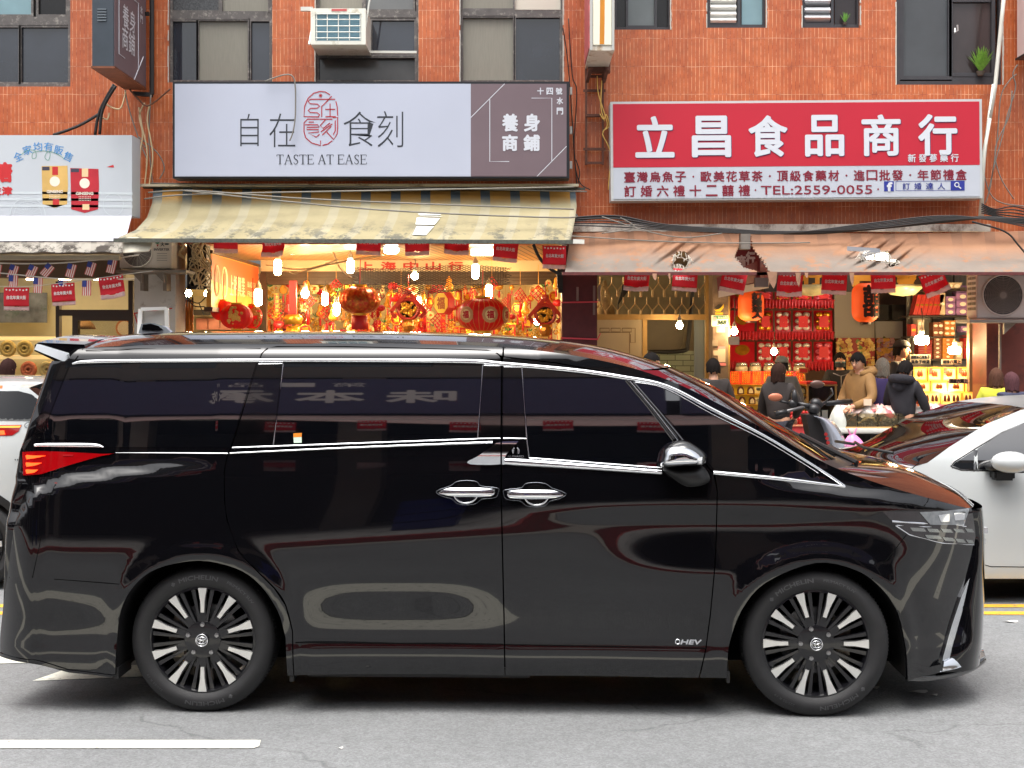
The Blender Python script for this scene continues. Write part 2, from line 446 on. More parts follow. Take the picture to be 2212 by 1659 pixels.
# -- the black van
def van_tilt(x,z):
 w=np.clip((z-.45)/.25,0,1)*np.clip((1.2-z)/.2,0,1);zz=z-(.10*np.clip(x,-1.5,1.3)-.01)*w
 k=[(-1,-6),(.2,-6),(.27,-4),(.33,7),(.37,4),(.41,0),(.48,-2.5),(.62,-2.5),(.74,-1.8),(.86,-.6),(.96,1),(1.05,3),(1.14,6),(1.22,7.5),(1.32,5),(1.5,7),(1.7,9.5),(1.75,13),(1.79,40),(1.81,58),(1.86,66),(2.2,68)]
 t=np.interp(zz,[a for a,_ in k],[b for _,b in k])
 for _ in range(3):
  t[:,1:-1]=(t[:,:-2]+2*t[:,1:-1]+t[:,2:])/4
 g=lambda x0,z0,a,b,p=2:np.exp(-np.abs((x-x0)/a)**p-np.abs((z-z0)/b)**2)
 t=t-7.5*g(-.55,.57,.46,.105,4)
 t=t+9*g(1.3,.80,.75,.11,4)-5*g(.8,1.0,.7,.05)
 t=t-7*g(-2.3,.50,.35,.11)
 ridge=lambda xs,zs,w:np.exp(-((z-np.interp(x,xs,zs))/w)**2)
 t=t+44*ridge([-2.5,-2.39,-2.34,-2.21,-1.92,-1.6],[.9,1.01,1.09,1.145,1.19,1.226],.019)*np.clip((-1.45-x)/.5,0,1)
 t=t+42*ridge([1.2,1.36,1.65,1.83,2.04,2.3],[1.15,1.14,1.105,1.083,1.05,1.0],.022)*np.clip((x-1.2)/.3,0,1)
 return t
def van_plan(x,z):
 f=.34*np.clip((x-1.25)/1.1,0,None)**2.6+.10*np.clip((-2.15-x)/.36,0,None)**3
 for cx in(-1.5,1.505):
  r=np.hypot(x-cx,z-.355)
  f=f-.012*np.exp(-((r-.44)/.055)**2)*(z>.1)
 return f
VAN=Skin(-.016,6.384,R(1.6),.925,van_tilt,van_plan,(-2.75,2.75),(0.,2.05),1.1)
van=thing('passenger_van','long black passenger van with privacy glass, passing in front of the shops','van',(VAN.X0,VAN.D0,0),local=True)
van.rotation_euler.z=-VAN.yaw
arch_r=[(249,1459),(252,1390)]+spl([(252,1390),(261,1318),(290,1265),(340,1228),(429,1211),(510,1228),(560,1262),(600,1320),(617,1378)],4)[1:]+[(621,1459)]
arch_f=[(1570,1465),(1571,1440)]+spl([(1572,1420),(1577,1385),(1602,1318),(1655,1258),(1762,1216),(1850,1232),(1905,1272),(1940,1325),(1957,1400)],4)+[(1961,1469)]
E_line=spl([(150,772),(163,760),(185,752),(300,746),(500,743),(800,742),(995,745),(1095,751),(1208,763),(1295,778),(1380,799),(1470,832),(1563,878),(1650,927),(1738,977),(1790,1004),(1831,1021),(1909,1048),(2006,1076),(2059,1090),(2096,1099)],4)
door_rear=[(500,969),(532,870)]+spl([(562,782),(566,766),(578,755),(598,750),(748,750),(1051,758),(1070,763),(1079,770),(1083,784)],4)+[(1081.5,954),(1081.5,1078),(1087,1323),(1089.5,1459),(636,1459),(633,1363)]+spl([(633,1363),(618,1306),(594,1270),(555,1231),(516,1189),(492,1123),(486,1078),(486,1016),(494,979)],3)[1:]
door_front=[(1085,954),(1086,784),(1088,772),(1200,785),(1300,803),(1351,817),(1475,953),(1505,985),(1541,1024),(1548,1060),(1546,1161),(1543,1221),(1533,1329),(1524,1398),(1509,1464),(1092.5,1459),(1090,1323),(1084.5,1078)]
rear_edge=[(0,1413),(0,1378),(6,1318),(18,1228),(30,1138),(42,1098),(60,1046),(50,1030),(50,975),(67,948),(125,787),(140,780)]
front_edge=[(2098,1102),(2103,1130),(2105,1160),(2098,1200),(2086,1245),(2068,1325),(2046,1400),(2034,1452)]
iR=next(i for i,q in enumerate(E_line)if q[0]>1086);eR,eF=E_line[:iR],E_line[iR:]
quarter=rear_edge+eR+[(1086,751)]+[(1084.5,768)]+[(1079.5+3,768),(1072,760.5),(1051,755.3),(748,747.5),(598,747.5),(576,752.5),(563.5,764),(559.6,781),(497.5,967.5),(491.6,978),(483.6,1016),(483.6,1078),(489.6,1124),(513.6,1190),(552.6,1232.6),(592,1272),(616,1308),(630.6,1364),(633.6,1459)]+arch_r[::-1]+[(240,1461),(150,1450),(72,1429)]
wing=[(1089,751.5)]+eF+front_edge+[(1961,1469)]+arch_f[::-1]+[(1512,1464),(1526.6,1398),(1535.6,1329),(1545.6,1221),(1548.6,1161),(1550.6,1060),(1543.6,1022),(1507,982),(1477,951),(1353,814.5),(1300,800.5),(1200,782.5),(1089,769.5)]
body=VAN.patch('body',[paint],van,[quarter,wing],mirror=True)
inner=VAN.patch('inner_shell',[dark],van,[[(100,800),(300,770),(1080,775),(1350,825),(1480,885),(1700,990),(1790,1035),(2040,1110),(2040,1380),(1985,1400)]+[(u,v-6)for u,v in arch_f[::-1]][3:-3]+[(1560,1440),(640,1440)]+[(u,v-6)for u,v in arch_r[::-1]][3:-3]+[(235,1430),(60,1400),(50,1200),(90,960)]],off=-.03,skirt=0,mirror=True,step=.08)
def edge3(uv,off=0.):
 out=[]
 for q in uv:
  x,z=VAN.xz(*q);p=VAN.at(x,z,off);out.append(tuple(p))
 return out
Ek=[(150,772),(163,760),(185,752),(300,746),(500,743),(800,742),(995,745),(1095,751),(1208,763),(1295,778),(1380,799)]
Ck=[(-2.42,1.80),(-2.38,1.815),(-2.33,1.835),(-2.05,1.879),(-1.56,1.890),(-.79,1.891),(-.25,1.880),(.06,1.863),(.36,1.828),(.60,1.778),(.86,1.70)]
def roofpart(name,mat,ek,ck,n=6,pw=2.,off=0.,t0=0):
 e=spl(edge3(ek,off),n);c=spl(ck,n);V,f,N=loft_rows(across(e,c,VAN.W,41,pw));V,f,N=facing(V,f,N,(0,.9,.5))
 return mk(name,V,f,N,mat,van)
roofpart('roof',paint,Ek,Ck,pw=2.4)
Ew=[(1380,799),(1470,832),(1563,878),(1650,927),(1738,977),(1772,995)]
Cw=[(.86,1.70),(1.07,1.605),(1.30,1.475),(1.50,1.355),(1.68,1.25),(1.75,1.212)]
shield=M('windscreen_glass',(9,9,12),.02,spec=.5)
roofpart('windscreen',shield,Ew,Cw)
roofpart('cowl',matte,[(1772,995),(1790,1004),(1808,1012)],[(1.75,1.212),(1.80,1.19),(1.86,1.182)])
Eb=[(1808,1012),(1831,1021),(1909,1048),(2006,1076),(2059,1090),(2096,1099)]
Cb=[(1.82,1.205),(1.90,1.20),(2.10,1.165),(2.30,1.085),(2.40,1.035),(2.455,.985)]
roofpart('bonnet',paint,Eb,Cb,pw=2.6)
fe=edge3(densify([(2096,1099)]+front_edge,14,False))
V,f,N=facing(*loft_rows(ends(fe,lambda z:2.455+.03*math.sin(z*3)-.05*max(0,.35-z),VAN.W,e=.75)),(0,.9,.7));mk('front_bumper',V,f,N,paint,van)
re_=edge3(densify(rear_edge[::-1],14,False))
V,f,N=facing(*loft_rows(ends(re_,lambda z:-2.53+max(0,z-1.05)*.26,VAN.W,e=.5)),(0,.9,.7));mk('tailgate',V,f,N,paint,van)
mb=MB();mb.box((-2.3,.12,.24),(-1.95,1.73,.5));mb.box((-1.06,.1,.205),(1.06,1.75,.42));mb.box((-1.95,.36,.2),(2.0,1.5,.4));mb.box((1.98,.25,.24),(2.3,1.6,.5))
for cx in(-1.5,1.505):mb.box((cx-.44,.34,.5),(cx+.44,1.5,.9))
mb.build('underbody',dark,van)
for A in(arch_r,arch_f):
 mb=MB();pt=edge3(A,-.004);o=len(mb.v)
 mb.v+=pt+[(x,y+.34,z)for x,y,z in pt];n=len(pt)
 mb.f+=[(o+i,o+i+1,o+n+i+1,o+n+i)for i in range(n-1)];mb.m+=[0]*(n-1);mb.build('arch_liner',matte,van,smooth=True)
for k in range(9):g=MB();g.bar((2.44-.012*k,.42,.86-.055*k),(2.44-.012*k,1.43,.86-.055*k),.03,.03);g.build('grille_bar',chrome,van)
sd=VAN.patch('sliding_door',[paint],van,[door_rear],mirror=False)
fd=VAN.patch('front_door',[paint],van,[door_front],mirror=False)
VAN.patch('door',[paint],van,[door_rear,door_front],mirror='far')
q_glass=[(152,791),(300,786),(553,785),(497,965.5),(236,965.5),(224,957),(205,950.5),(88,949)]
m_glass=[(614,786),(1041,790),(1031,946.5),(592,963.5)]
f_glass=[(1129,794.5),(1250,808),(1349,820),(1400,879),(1452,951),(1478,985),(1478,1013),(1429,1010),(1143,989.5)]
t_glass=spl([(1372,828),(1438,842),(1538,897),(1650,953),(1766,1025)],4)+[(1771,1034),(1768,1039.5),(1755,1040),(1688,1030),(1545,1016),(1500,965)]
pane=lambda poly,par,m=glass,nm='pane',off=.0012:VAN.patch(nm,m,par,[poly],off=off,skirt=.004,step=.04)
pane(q_glass,body,nm='rear_quarter_pane');pane(m_glass,sd);pane(f_glass,fd);pane(t_glass,body,nm='front_quarter_pane')
pane([(557,787),(610,786),(588.5,963.5),(502,967)],sd,gloss,'pillar_panel')
pane([(1045,791),(1081.5,792),(1080.5,946),(1034.5,946.5)],sd,gloss,'pillar_panel')
pane([(1088,793),(1125,793.5),(1136,946),(1087,945.5)],fd,gloss,'pillar_panel')
pane([(1088,985),(1122,951),(1136,950),(1140,988)],fd,gloss,'pillar_panel')
pane([(132,789),(149,789),(86,948),(70,948)],body,gloss,'tailgate_glass_edge')
mb=MB()
top=[(157,786),(185,781.5),(300,779.5),(553,778.5),(700,778),(1000,780),(1085,786),(1245,800.5),(1345,815),(1440,834),(1540,885),(1650,941),(1740,995),(1795,1030),(1824,1050)]
VAN.strip(mb,top,[.010]+[.018]*4+[.021]*4+[.018]*2+[.014]*4,.008,curve=5)
VAN.strip(mb,[(1541,1021),(1620,1028),(1700,1036),(1825,1052)],[.02,.02,.02,.012],.009,curve=4)
VAN.strip(mb,[(1372,826),(1438,839.5),(1538,894.5),(1650,950),(1768,1022)],.005,.005,curve=4)
mb.build('window_trim',chrome,van,smooth=True)
mb=MB()
VAN.strip(mb,[(250,978),(370,978.5),(492,979.5)],[.003,.006,.006],.004,curve=3)
VAN.strip(mb,[(75,962),(110,961),(200,962),(224,966)],[.014,.019,.019,.006],.008,curve=5)
mb.build('rear_waist_trim',chrome,van,smooth=True)
mb=MB()
VAN.strip(mb,[(502,967),(770,957.5),(1031,948)],.007,.005,curve=3)
VAN.strip(mb,[(497,979),(770,966.5),(1064,955.5)],[.008,.010,.012],.006,curve=3)
VAN.strip(mb,[(612.5,786),(590.5,964)],.007,.004);VAN.strip(mb,[(1043,789),(1032,947.5)],.006,.004)
VAN.strip(mb,[(1045,789.5),(1081,790.5)],.005,.003);VAN.strip(mb,[(1032,947.5),(1081,947)],.005,.003);VAN.strip(mb,[(558,786.5),(610,785.5)],.005,.003)
mb.build('door_trim',chrome,sd,smooth=True)
VAN.patch('waist_ornament',chrome,sd,[spl([(1010,1000),(1012,996),(1030,987),(1050,973)],3)+[(1070,958.5),(1081.2,954.5),(1081.2,1003),(1060,1004.5),(1030,1004),(1016,1003)]],off=lambda x,z:.014+.25*(z-1.245)-1.6*(z-1.245)**2,step=.012)
VAN.patch('waist_ornament',chrome,fd,[[(1084.8,954),(1120,953.2),(1117,957),(1093,983),(1090,994),(1090,1004),(1084.8,1003.5)]],off=lambda x,z:.014+.25*(z-1.245)-1.6*(z-1.245)**2,step=.012)
mb=MB();VAN.strip(mb,[(1085,996),(1130,999),(1250,1007),(1429,1020)],[.034,.036,.030,.024],.014,curve=5,n=9);mb.build('waist_trim',chrome,fd,smooth=True)
mb=MB()
VAN.strip(mb,[(1127,794),(1138,950),(1143,990)],.006,.004);VAN.strip(mb,[(1088,792.5),(1126,793.5)],.005,.003);VAN.strip(mb,[(1087,946.5),(1137,947.5)],.005,.003)
VAN.strip(mb,[(1143,989),(1429,1010.5)],.006,.005)
mb.build('door_trim',chrome,fd,smooth=True)
mb=MB()
VAN.strip(mb,[(1353,821),(1400,877),(1455,950)],.018,.006);VAN.strip(mb,[(1366,826),(1420,888),(1476,956)],.022,.008)
mb.build('door_frame',gloss,fd,smooth=True)
mb=MB();VAN.strip(mb,[(1361,824),(1412,884),(1466,954)],.005,.011);mb.build('frame_trim',chrome,fd,smooth=True)
mb=MB()
VAN.strip(mb,[(1958,1155),(1884,1250)],.005,.0012);VAN.strip(mb,[(2006,1075),(2004,1083),(1997,1092)],.005,.0012)
VAN.strip(mb,[(20,1247),(120,1251),(258,1262)],.004,.0012);VAN.strip(mb,[(120,1046),(108,1068),(98,1110),(85,1180),(70,1248)],.004,.0012)
mb.build('shut_line',dark,van,smooth=True)
for par,pts,in((sd,[(638,1388),(860,1389.5),(1087.5,1391.5)]),(fd,[(1092,1392),(1300,1396),(1525,1400.5)])):
 mb=MB();VAN.strip(mb,pts,.006,.0025);mb.build('sill_groove',dark,par,smooth=True)
mb=MB();VAN.strip(mb,[(185,757),(300,753),(563,752.5)],.004,.001);VAN.strip(mb,[(180,740+12),(168,770),(155,787)],.007,.001);mb.build('roof_seam',dark,van,smooth=True)
VAN.patch('tail_lamp',redlens,van,[[(50,976),(80,974.5),(140,976),(222,980.5),(247,980),(215,986),(150,1005),(90,1024),(52,1027)]],off=.006,step=.02)
tl=bpy.data.objects['tail_lamp']
for k,v in enumerate((983,999,1014)):
 VAN.patch('lit_bar',redlit,tl,[[(58,v+2),(60,v),(100-9*k,v+1.5-k*.5),(74,v+7),(60,v+9)]],off=.009,step=.02)
VAN.patch('reflector',M('lamp_reflector',(190,40,45),.2,.3),tl,[[(138,982),(160,982),(158,985),(137,985)]],off=.0085,step=.03)
hl=VAN.patch('head_lamp',[M('smoked_lamp',(30,24,27),.04,coat=1.)],van,[[(1905,1104),(1984,1104),(2097,1097),(2102,1120),(2106,1152),(2107,1176),(2034,1172.5),(1964,1154),(1934,1134)]],off=.003,step=.02)
VAN.patch('lamp_glass',clear,hl,[[(1985,1106),(2070,1101),(2092,1099),(2079,1133),(2008,1133)]],off=.006,step=.02)
VAN.patch('projector_lens',chrome,hl,[[(2058,1108),(2083,1104),(2080,1122),(2060,1124)],[(2024,1112),(2048,1109),(2048,1126),(2030,1127)]],off=.009,step=.02)
mb=MB()
VAN.strip(mb,[(1926,1126),(1985,1130),(2080,1134)],.012,.008);VAN.strip(mb,[(1936,1134.5),(2000,1138),(2086,1137)],.006,.006);VAN.strip(mb,[(2079,1134),(2090,1100)],.02,.006)
VAN.strip(mb,[(1934,1135),(1964,1155),(2034,1173),(2107,1177)],.007,.005)
mb.build('lamp_trim',chrome,hl,smooth=True)
led=M('lamp_reflector_cells',(150,153,152),.16,.8)
VAN.patch('lamp_cell',led,hl,[[(a,b),(a+w,b+1.5),(a+w+5,b+9),(a+6,b+8)]for a,b,w in((1964,1139,30),(2000,1141,24),(2030,1141.5,22),(2057,1141.5,20),(2082,1141,16),(1996,1155,32),(2034,1160,22),(2061,1163,18),(2084,1165,14))],off=.006,step=.02)
VAN.patch('bumper_blade',M('satin_chrome',(205,208,212),.2,1.),van,[[(2101,1236),(2098,1262),(2082,1310),(2062,1382),(2048,1426),(2031,1433),(2033,1418),(2052,1350),(2072,1290),(2090,1248)]],off=.012,step=.02)
def nose(u,v,y):x,z=VAN.ray(u,v,y);return(x,y,z)
mb=MB()
mb.grid(lambda a,b:nose(*[(1-a)*p+a*q for p,q in zip((np.interp(b,[0,.3,.7,1],[2106,2099,2078,2060]),1425-185*(1-b)),(2113+5*b-4*math.sin(b*3.1),1412-185*(1-b)))],.34+.12*a-.03*math.sin(a*3.1)),6,14)
mb.build('bumper_duct',gloss,van,smooth=True)
mb=MB()
lipc=[nose(1961,1462,.10),nose(2000,1463,.16),nose(2035,1459,.24),nose(2070,1452,.32),nose(2100,1440,.40),nose(2122,1424,.48)]
mb.tube(spl(lipc,4),.022,8);mb.build('front_lip',gloss,van,smooth=True)
mb=MB()
def lip(a,b):
 x,y,z=spl([nose(2030,1450,.12),nose(2070,1443,.18),nose(2100,1431,.25),nose(2130,1416,.36)],8)[int(a*24)]
 t=[nose(2040,1428,.18),nose(2070,1408,.26),nose(2098,1401,.33),nose(2118,1402,.42)]
 x2,y2,z2=spl(t,8)[int(a*24)]
 k=b;return(x+(x2-x)*k,y+(y2-y)*k-.02*math.sin(k*3.1),z+(z2-z)*k-.012*math.sin(k*6.2))
mb.grid(lip,24,8);mb.build('lip_trim',chrome,van,smooth=True)
VAN.patch('lower_bumper',[paint],van,[[(0,1409),(72,1425),(150,1447),(240,1458),(248,1458),(240,1462),(150,1452),(60,1431),(0,1416)]],off=.006,step=.03)
for(u,v,w)in((630,1463,.02),(247,1457,.03),(1573,1466,.015)):
 x,z=VAN.xz(u,v);p=VAN.at(x,z,-.01);mb=MB();mb.box((p.x-w/2,p.y,p.z-.025),(p.x+w/2,p.y+.2,p.z+.03));mb.build('mud_flap',matte,van)
mb=MB();mb.box((-1.0,.09,.17),(.1,.16,.22));mb.build('side_step',matte,van)
x0=VAN.xz(182,750)[0]
sp=[(75,745),(82,740),(182,744),(184,752),(163,772),(152,789),(125,783),(74,758)]
mb=MB();pl=[VAN.xz(u,v,.2)for u,v in sp]
def spoil(i,t):x,z=pl[i];return(x,.2+(1.45)*t,z+.045*(1-(2*t-1)**2)*(1 if i in(1,2,3)else .7))
n=len(pl)
for t in range(13):
 for i in range(n):mb.v.append(spoil(i,t/12))
for t in range(12):
 for i in range(n):mb.f.append((t*n+i,(t+1)*n+i,(t+1)*n+(i+1)%n,t*n+(i+1)%n));mb.m.append(0)
mb.f+=[tuple(range(n)),tuple(range(12*n,13*n))[::-1]];mb.m+=[0,0]
spo=mb.build('roof_spoiler',paint,van)
mb=MB();mb.prism([VAN.xz(u,v,.188)for u,v in((79,743),(86,744),(165,768),(151,787),(74,755))],.19,.196);mb.build('spoiler_fin',M('sky_bright_fin',(214,220,226),.35,0.,coat=.5),spo)  # pale colour stands in for the sky mirrored on this fin
mb=MB();fin=[VAN.xz(u,v,.9)for u,v in((302,720),(308,700),(326,697),(345,700),(362,708),(372,718))]
mb.prism(fin,.875,.925);fo=mb.build('shark_fin_aerial',M('aerial_paint',(150,156,162),.2,.3,coat=1.),van,smooth=True,ang=40)
mb=MB();mb.prism([VAN.xz(u,v,.87)for u,v in((306,712),(309,701),(326,699),(342,704),(352,712),(340,714))],.868,.875);mb.build('aerial_panel',gloss,fo)
for a,b in((.35,.95),(.85,1.45)):
 mb=MB();mb.tube([(1.77,a,1.215),(1.66,a+.25,1.275),(1.60,b,1.315)],.012,6);mb.build('wiper',matte,van)
for par,u0,v0,fl in((sd,1008,1063,-1),(fd,1157,1067.5,1)):
 x,z=VAN.xz(u0,v0)
 ring=[(x+(.155 if abs(math.cos(t))>.55 else .14)*math.cos(t)*(1+.0*fl),z+.028*math.sin(t))for t in np.arange(24)*math.pi/12]
 h0=VAN.patch('handle',chrome,par,[[(x+fl*a,z+b)for a,b in spl([(-.132,.016),(-.05,.02),(.05,.02),(.10,.016),(.135,-.002),(.10,-.014),(.02,-.023),(-.09,-.021),(-.13,-.014),(-.137,0)],3,True)]],off=lambda X,Z,x=x,z=z:.012+.026*np.sqrt(np.clip(1-((X-x)/.14)**2,0,1))*np.sqrt(np.clip(1-((Z-z)/.028)**2,0,1)),uv=False,step=.008,skirt=.02)
 bowl=[(x+.062*math.cos(t)+fl*.004,z+.052*math.sin(t)-.004)for t in np.arange(30)*math.pi/15]
 VAN.patch('handle_recess',M('recess_black',(4,4,5),.25,coat=.5),par,[bowl],off=.0015,uv=False,step=.02,skirt=.001)
 mb=MB();VAN.strip(mb,[(x+.058*math.cos(t)+fl*.004,z+.05*math.sin(t)-.004)for t in np.linspace(math.pi*1.05,math.pi*1.95,14)],.009,.004,uv=False);mb.build('recess_rim',chrome,par,smooth=True)
 ol=[(x+fl*a,z+b)for a,b in spl([(-.15,.02),(-.07,.03),(-.05,.05),(0,.056),(.05,.05),(.08,.03),(.148,.004),(.12,-.02),(.07,-.034),(.045,-.056),(0,-.062),(-.045,-.056),(-.075,-.034),(-.14,-.026),(-.155,0)],3,True)]
 mb=MB();VAN.strip(mb,ol,.003,.002,uv=False,closed=True);mb.build('recess_edge',M('edge_glint',(120,124,130),.2,.8),par,smooth=True)
def mirror_shell(name,prof,mat,y0,y1,par):
 """prof: outline in picture units at y = y0..y1 (towards the camera)"""
 mb=MB();c=np.mean([VAN.xz(u,v,(y0+y1)/2)for u,v in prof],0);L=[VAN.xz(u,v,(y0+y1)/2)for u,v in prof];n=len(L);ks=[(0,.94),(.12,1.),(.5,1.),(.8,.86),(.95,.6),(1.,.3)]
 for t,k in ks:
  for(x,z)in L:mb.v.append((c[0]+(x-c[0])*k,y0+(y1-y0)*t,c[1]+(z-c[1])*k))
 for i in range(len(ks)-1):
  for j in range(n):mb.f.append((i*n+j,i*n+(j+1)%n,(i+1)*n+(j+1)%n,(i+1)*n+j));mb.m.append(0)
 mb.f.append(tuple(range((len(ks)-1)*n,len(ks)*n)));mb.m.append(0)
 bm_o=mb.build(name,mat,par,smooth=True)
 return bm_o
wm=mirror_shell('wing_mirror',spl([(1430,1008),(1429,988),(1436,970),(1455,956),(1482,953),(1508,966),(1528,985),(1520,1004),(1475,1009)],4,True),gloss,-.01,-.17,van)
mirror_shell('mirror_cap',spl([(1431,1006),(1431,986),(1438,970),(1460,962),(1490,966),(1516,984),(1517,1002),(1475,1007)],4,True),chrome,-.06,-.19,wm)
mirror_shell('mirror_arm',spl([(1433,1012),(1480,1008),(1516,1006),(1534,1034),(1518,1048),(1484,1051),(1455,1034)],4,True),matte,.06,-.13,wm)
mirror_shell('turn_lamp',[(1502,988),(1517,986),(1516,1003),(1506,1004)],M('turn_lamp_white',(225,228,230),.1,.5),-.1,-.183,wm)
st=VAN.patch('window_sticker',M('sticker_green',(205,228,208),.4),sd,[[(634,945),(652,944),(652,956.5),(635,957)]],off=.003,skirt=.0005,step=.05)
VAN.patch('sticker_band',M('sticker_orange',(226,134,40),.4),sd,[[(634,936),(652,935),(652,943.6),(634,944.6)]],off=.003,skirt=.0005,step=.05)
def badge(name,s,u0,v0,u1,v1,mat,par,bold=0.,shear=0.,off=.003):
 x0,z0=VAN.xz(u0,v1);x1,z1=VAN.xz(u1,v0);mb=MB()
 text_in(mb,s,x0,z0,x1,z1,0,bold=bold,thick=0,shear=shear,place=lambda x,y,z:VAN.at(x,z,off-y))
 return mb.build(name,mat,par)
badge('badge_lettering','HEV',1470,1382,1512,1391,chrome,fd,.0015,.35)
x,z=VAN.xz(1464,1386.5);mb=MB();VAN.strip(mb,[(x+.011*math.cos(t),z+.011*math.sin(t))for t in np.arange(16)*math.pi/8],.006,.003,uv=False,closed=True);mb.build('badge_ring',chrome,fd,smooth=True)
badge('badge_lettering','ALPHARD',1096,983.5,1131,988,M('badge_grey',(150,152,156),.3,.6),fd,0,.1)
mb=MB()
for k in(-1,1):
 for d in(0,5):VAN.strip(mb,[(1114+k*(3+d*.4),967+d),(1114+k*(7-d*.5),972+d*.5),(1114+k*6,980)],.007,.003)
mb.build('emblem',chrome,fd,smooth=True)
# -- van wheels
TW,TR,RR=.225,.357,.262
def curved(mb,s,r0,r1,a0,a1,y,flip=1,bold=0.,n=None):
 """lettering round a wheel: angles a0 (start) to a1 (end) in degrees"""
 vs,fs=text_mesh(s);mn,mx=vs.min(0),vs.max(0);q=(vs-mn)/(mx-mn)
 for dr,da in([(0,0)]if not bold else[(bold,0),(-bold,0),(0,bold/r0),(0,-bold/r0)]):
  pts=[]
  for a,b in q:
   t=R(a0+(a1-a0)*a)+da;r=r0+(r1-r0)*b+dr;pts.append((r*math.cos(t),y(r),r*math.sin(t)))
  mb.add(pts,fs)
def side_y(r):
 k=(r-RR)/(TR-RR);return .018-.030*math.sin(math.pi*min(1,max(0,k*.9+.1)))-.001
def wheel(cx,cy,cz,rot,near=True):
 w=bpy.data.objects.new('wheel',None);COL.objects.link(w);w.parent=van;w.location=(cx,cy,cz);w.empty_display_size=.1
 mb=MB();prof=[]
 for k in range(9):r=RR+(TR-.012-RR)*k/8;prof.append((r,side_y(r)))
 prof+=[(TR-.004,.014),(TR,.03),(TR,TW-.03),(TR-.01,TW-.01),(TR-.03,TW),(RR,TW-.02)]
 mb.lathe(prof,n=96,axis='y',cap=False)
 for k in range(120):
  t=2*math.pi*k/120;c,s=math.cos(t),math.sin(t)
  mb.bar(((TR-.018)*c,.0085,(TR-.018)*s),((TR+.003)*c,.05,(TR+.003)*s),.0095,.006)
 ty=mb.build('tyre',rubber,w,smooth=True,ang=35)
 mb=MB()
 if near:
  curved(mb,'MICHELIN',.302,.322,rot+111,rot+75,lambda r:side_y(r)-.0015,bold=.0012)
  curved(mb,'MICHELIN',.302,.322,rot-69,rot-105,lambda r:side_y(r)-.0015,bold=.0012)
  curved(mb,'PRIMACY SUV',.308,.322,rot+66,rot+36,lambda r:side_y(r)-.0015)
  curved(mb,'225/55 R 19',.310,.322,rot-128,rot-148,lambda r:side_y(r)-.0015)
  for a in(117,-62):
   for k,(da,r,s)in enumerate(((0,.306,.007),(0,.314,.006),(1.2,.309,.004),(-1.4,.31,.004))):
    t=R(rot+a+da);mb.ball((r*math.cos(t),side_y(r)-.0005,r*math.sin(t)),(s,.002,s),8,5)
  mb.build('tyre_lettering',rubber2,ty)
 mb=MB()
 mb.mat(0).lathe([(RR+.002,.012),(RR+.001,.006),(RR-.008,.004),(RR-.014,.016),(RR-.02,.05),(RR-.03,.16)],n=72,axis='y',cap=False)
 def blade(t,r0,r1,w0,w1,y0,y1,th,wm=None):
  c,s=math.cos(t),math.sin(t);prof=[(r0,w0),(r0+(r1-r0)*.45,wm or(w0+w1)*.42),(r1,w1)];vs=[]
  for r,wd in prof:
   y=y0+(y1-y0)*(r-r0)/(r1-r0)
   for k in(-1,1):vs+=[(r*c-k*wd/2*s,y,r*s+k*wd/2*c),(r*c-k*wd/2*s*1.1,y+th,r*s+k*wd/2*c*1.1)]
  fs=[]
  for i in(0,4):fs+=[(i,i+4,i+6,i+2),(i+1,i+3,i+7,i+5),(i,i+1,i+5,i+4),(i+2,i+6,i+7,i+3)]
  fs+=[(0,2,3,1),(8,9,11,10)];mb.add(vs,fs)
 for k in range(10):
  t=R(rot+18+36*k)
  blade(t,.06,RR-.012,.034,.036,.012,.018,.03)
  mb.mat(1);blade(t,.135,RR-.006,.017,.043,.006,.004,.02,.021);mb.mat(0)
  blade(t+R(11),.09,RR-.012,.013,.02,.016,.014,.03);blade(t-R(11),.09,RR-.012,.013,.02,.016,.014,.03)
 mb.lathe([(.098,.03),(.09,.012),(.06,.008),(.03,.008)],n=30,axis='y',cap=True)
 mb.build('rim',[alloyk,alloy],w,smooth=True,ang=30)
 for k in range(5):
  mb=MB();t=R(rot+90+72*k);mb.lathe([(.0125,.0),(.011,-.012),(.006,-.013)],(.075*math.cos(t),.014,.075*math.sin(t)),8,'y');mb.build('wheel_nut',M('nut_steel',(150,150,152),.3,.9),w,smooth=True,ang=40)
 if near:
  mb=MB();mb.lathe([(.031,.006),(.031,-.004),(.027,-.006),(.002,-.006)],n=28,axis='y');cap=mb.build('hub_cap',gloss,w,smooth=True,ang=40)
  mb=MB()
  for rx,rz,oz in((.0235,.017,0),(.0085,.0165,0),(.017,.0075,.0085)):
   pts=[(rx*math.cos(t),-.008,oz+rz*math.sin(t))for t in np.linspace(0,2*math.pi,25)];mb.tube(pts,.0021,5,cap=False)
  pts=[(.029*math.cos(t),-.006,.029*math.sin(t))for t in np.linspace(0,2*math.pi,29)];mb.tube(pts,.003,5,cap=False)
  mb.build('emblem',chrome,cap,smooth=True)
 mb=MB();mb.lathe([(.165,.09),(.165,.115)],n=48,axis='y');mb.lathe([(.09,.088),(.09,.06),(.02,.05)],n=24,axis='y');mb.build('brake_disc',disc,w,smooth=True,ang=40)
 mb=MB();s=1 if cx>0 else-1
 for a in np.linspace(-.5,.6,7):mb.box((s*.15*math.cos(a)-.035,.06,.15*math.sin(a)-.03),(s*.15*math.cos(a)+.035,.1,.15*math.sin(a)+.03),bev=.008)
 mb.build('brake_caliper',caliper,w)
for cu,cv,rot in((436.5,1393.4,0),(1763.3,1401.3,18)):
 x,z=VAN.xz(cu,cv,.035);wheel(x,.035,.359,rot)
 wheel(x,1.85-.26,.359,rot,near=False)
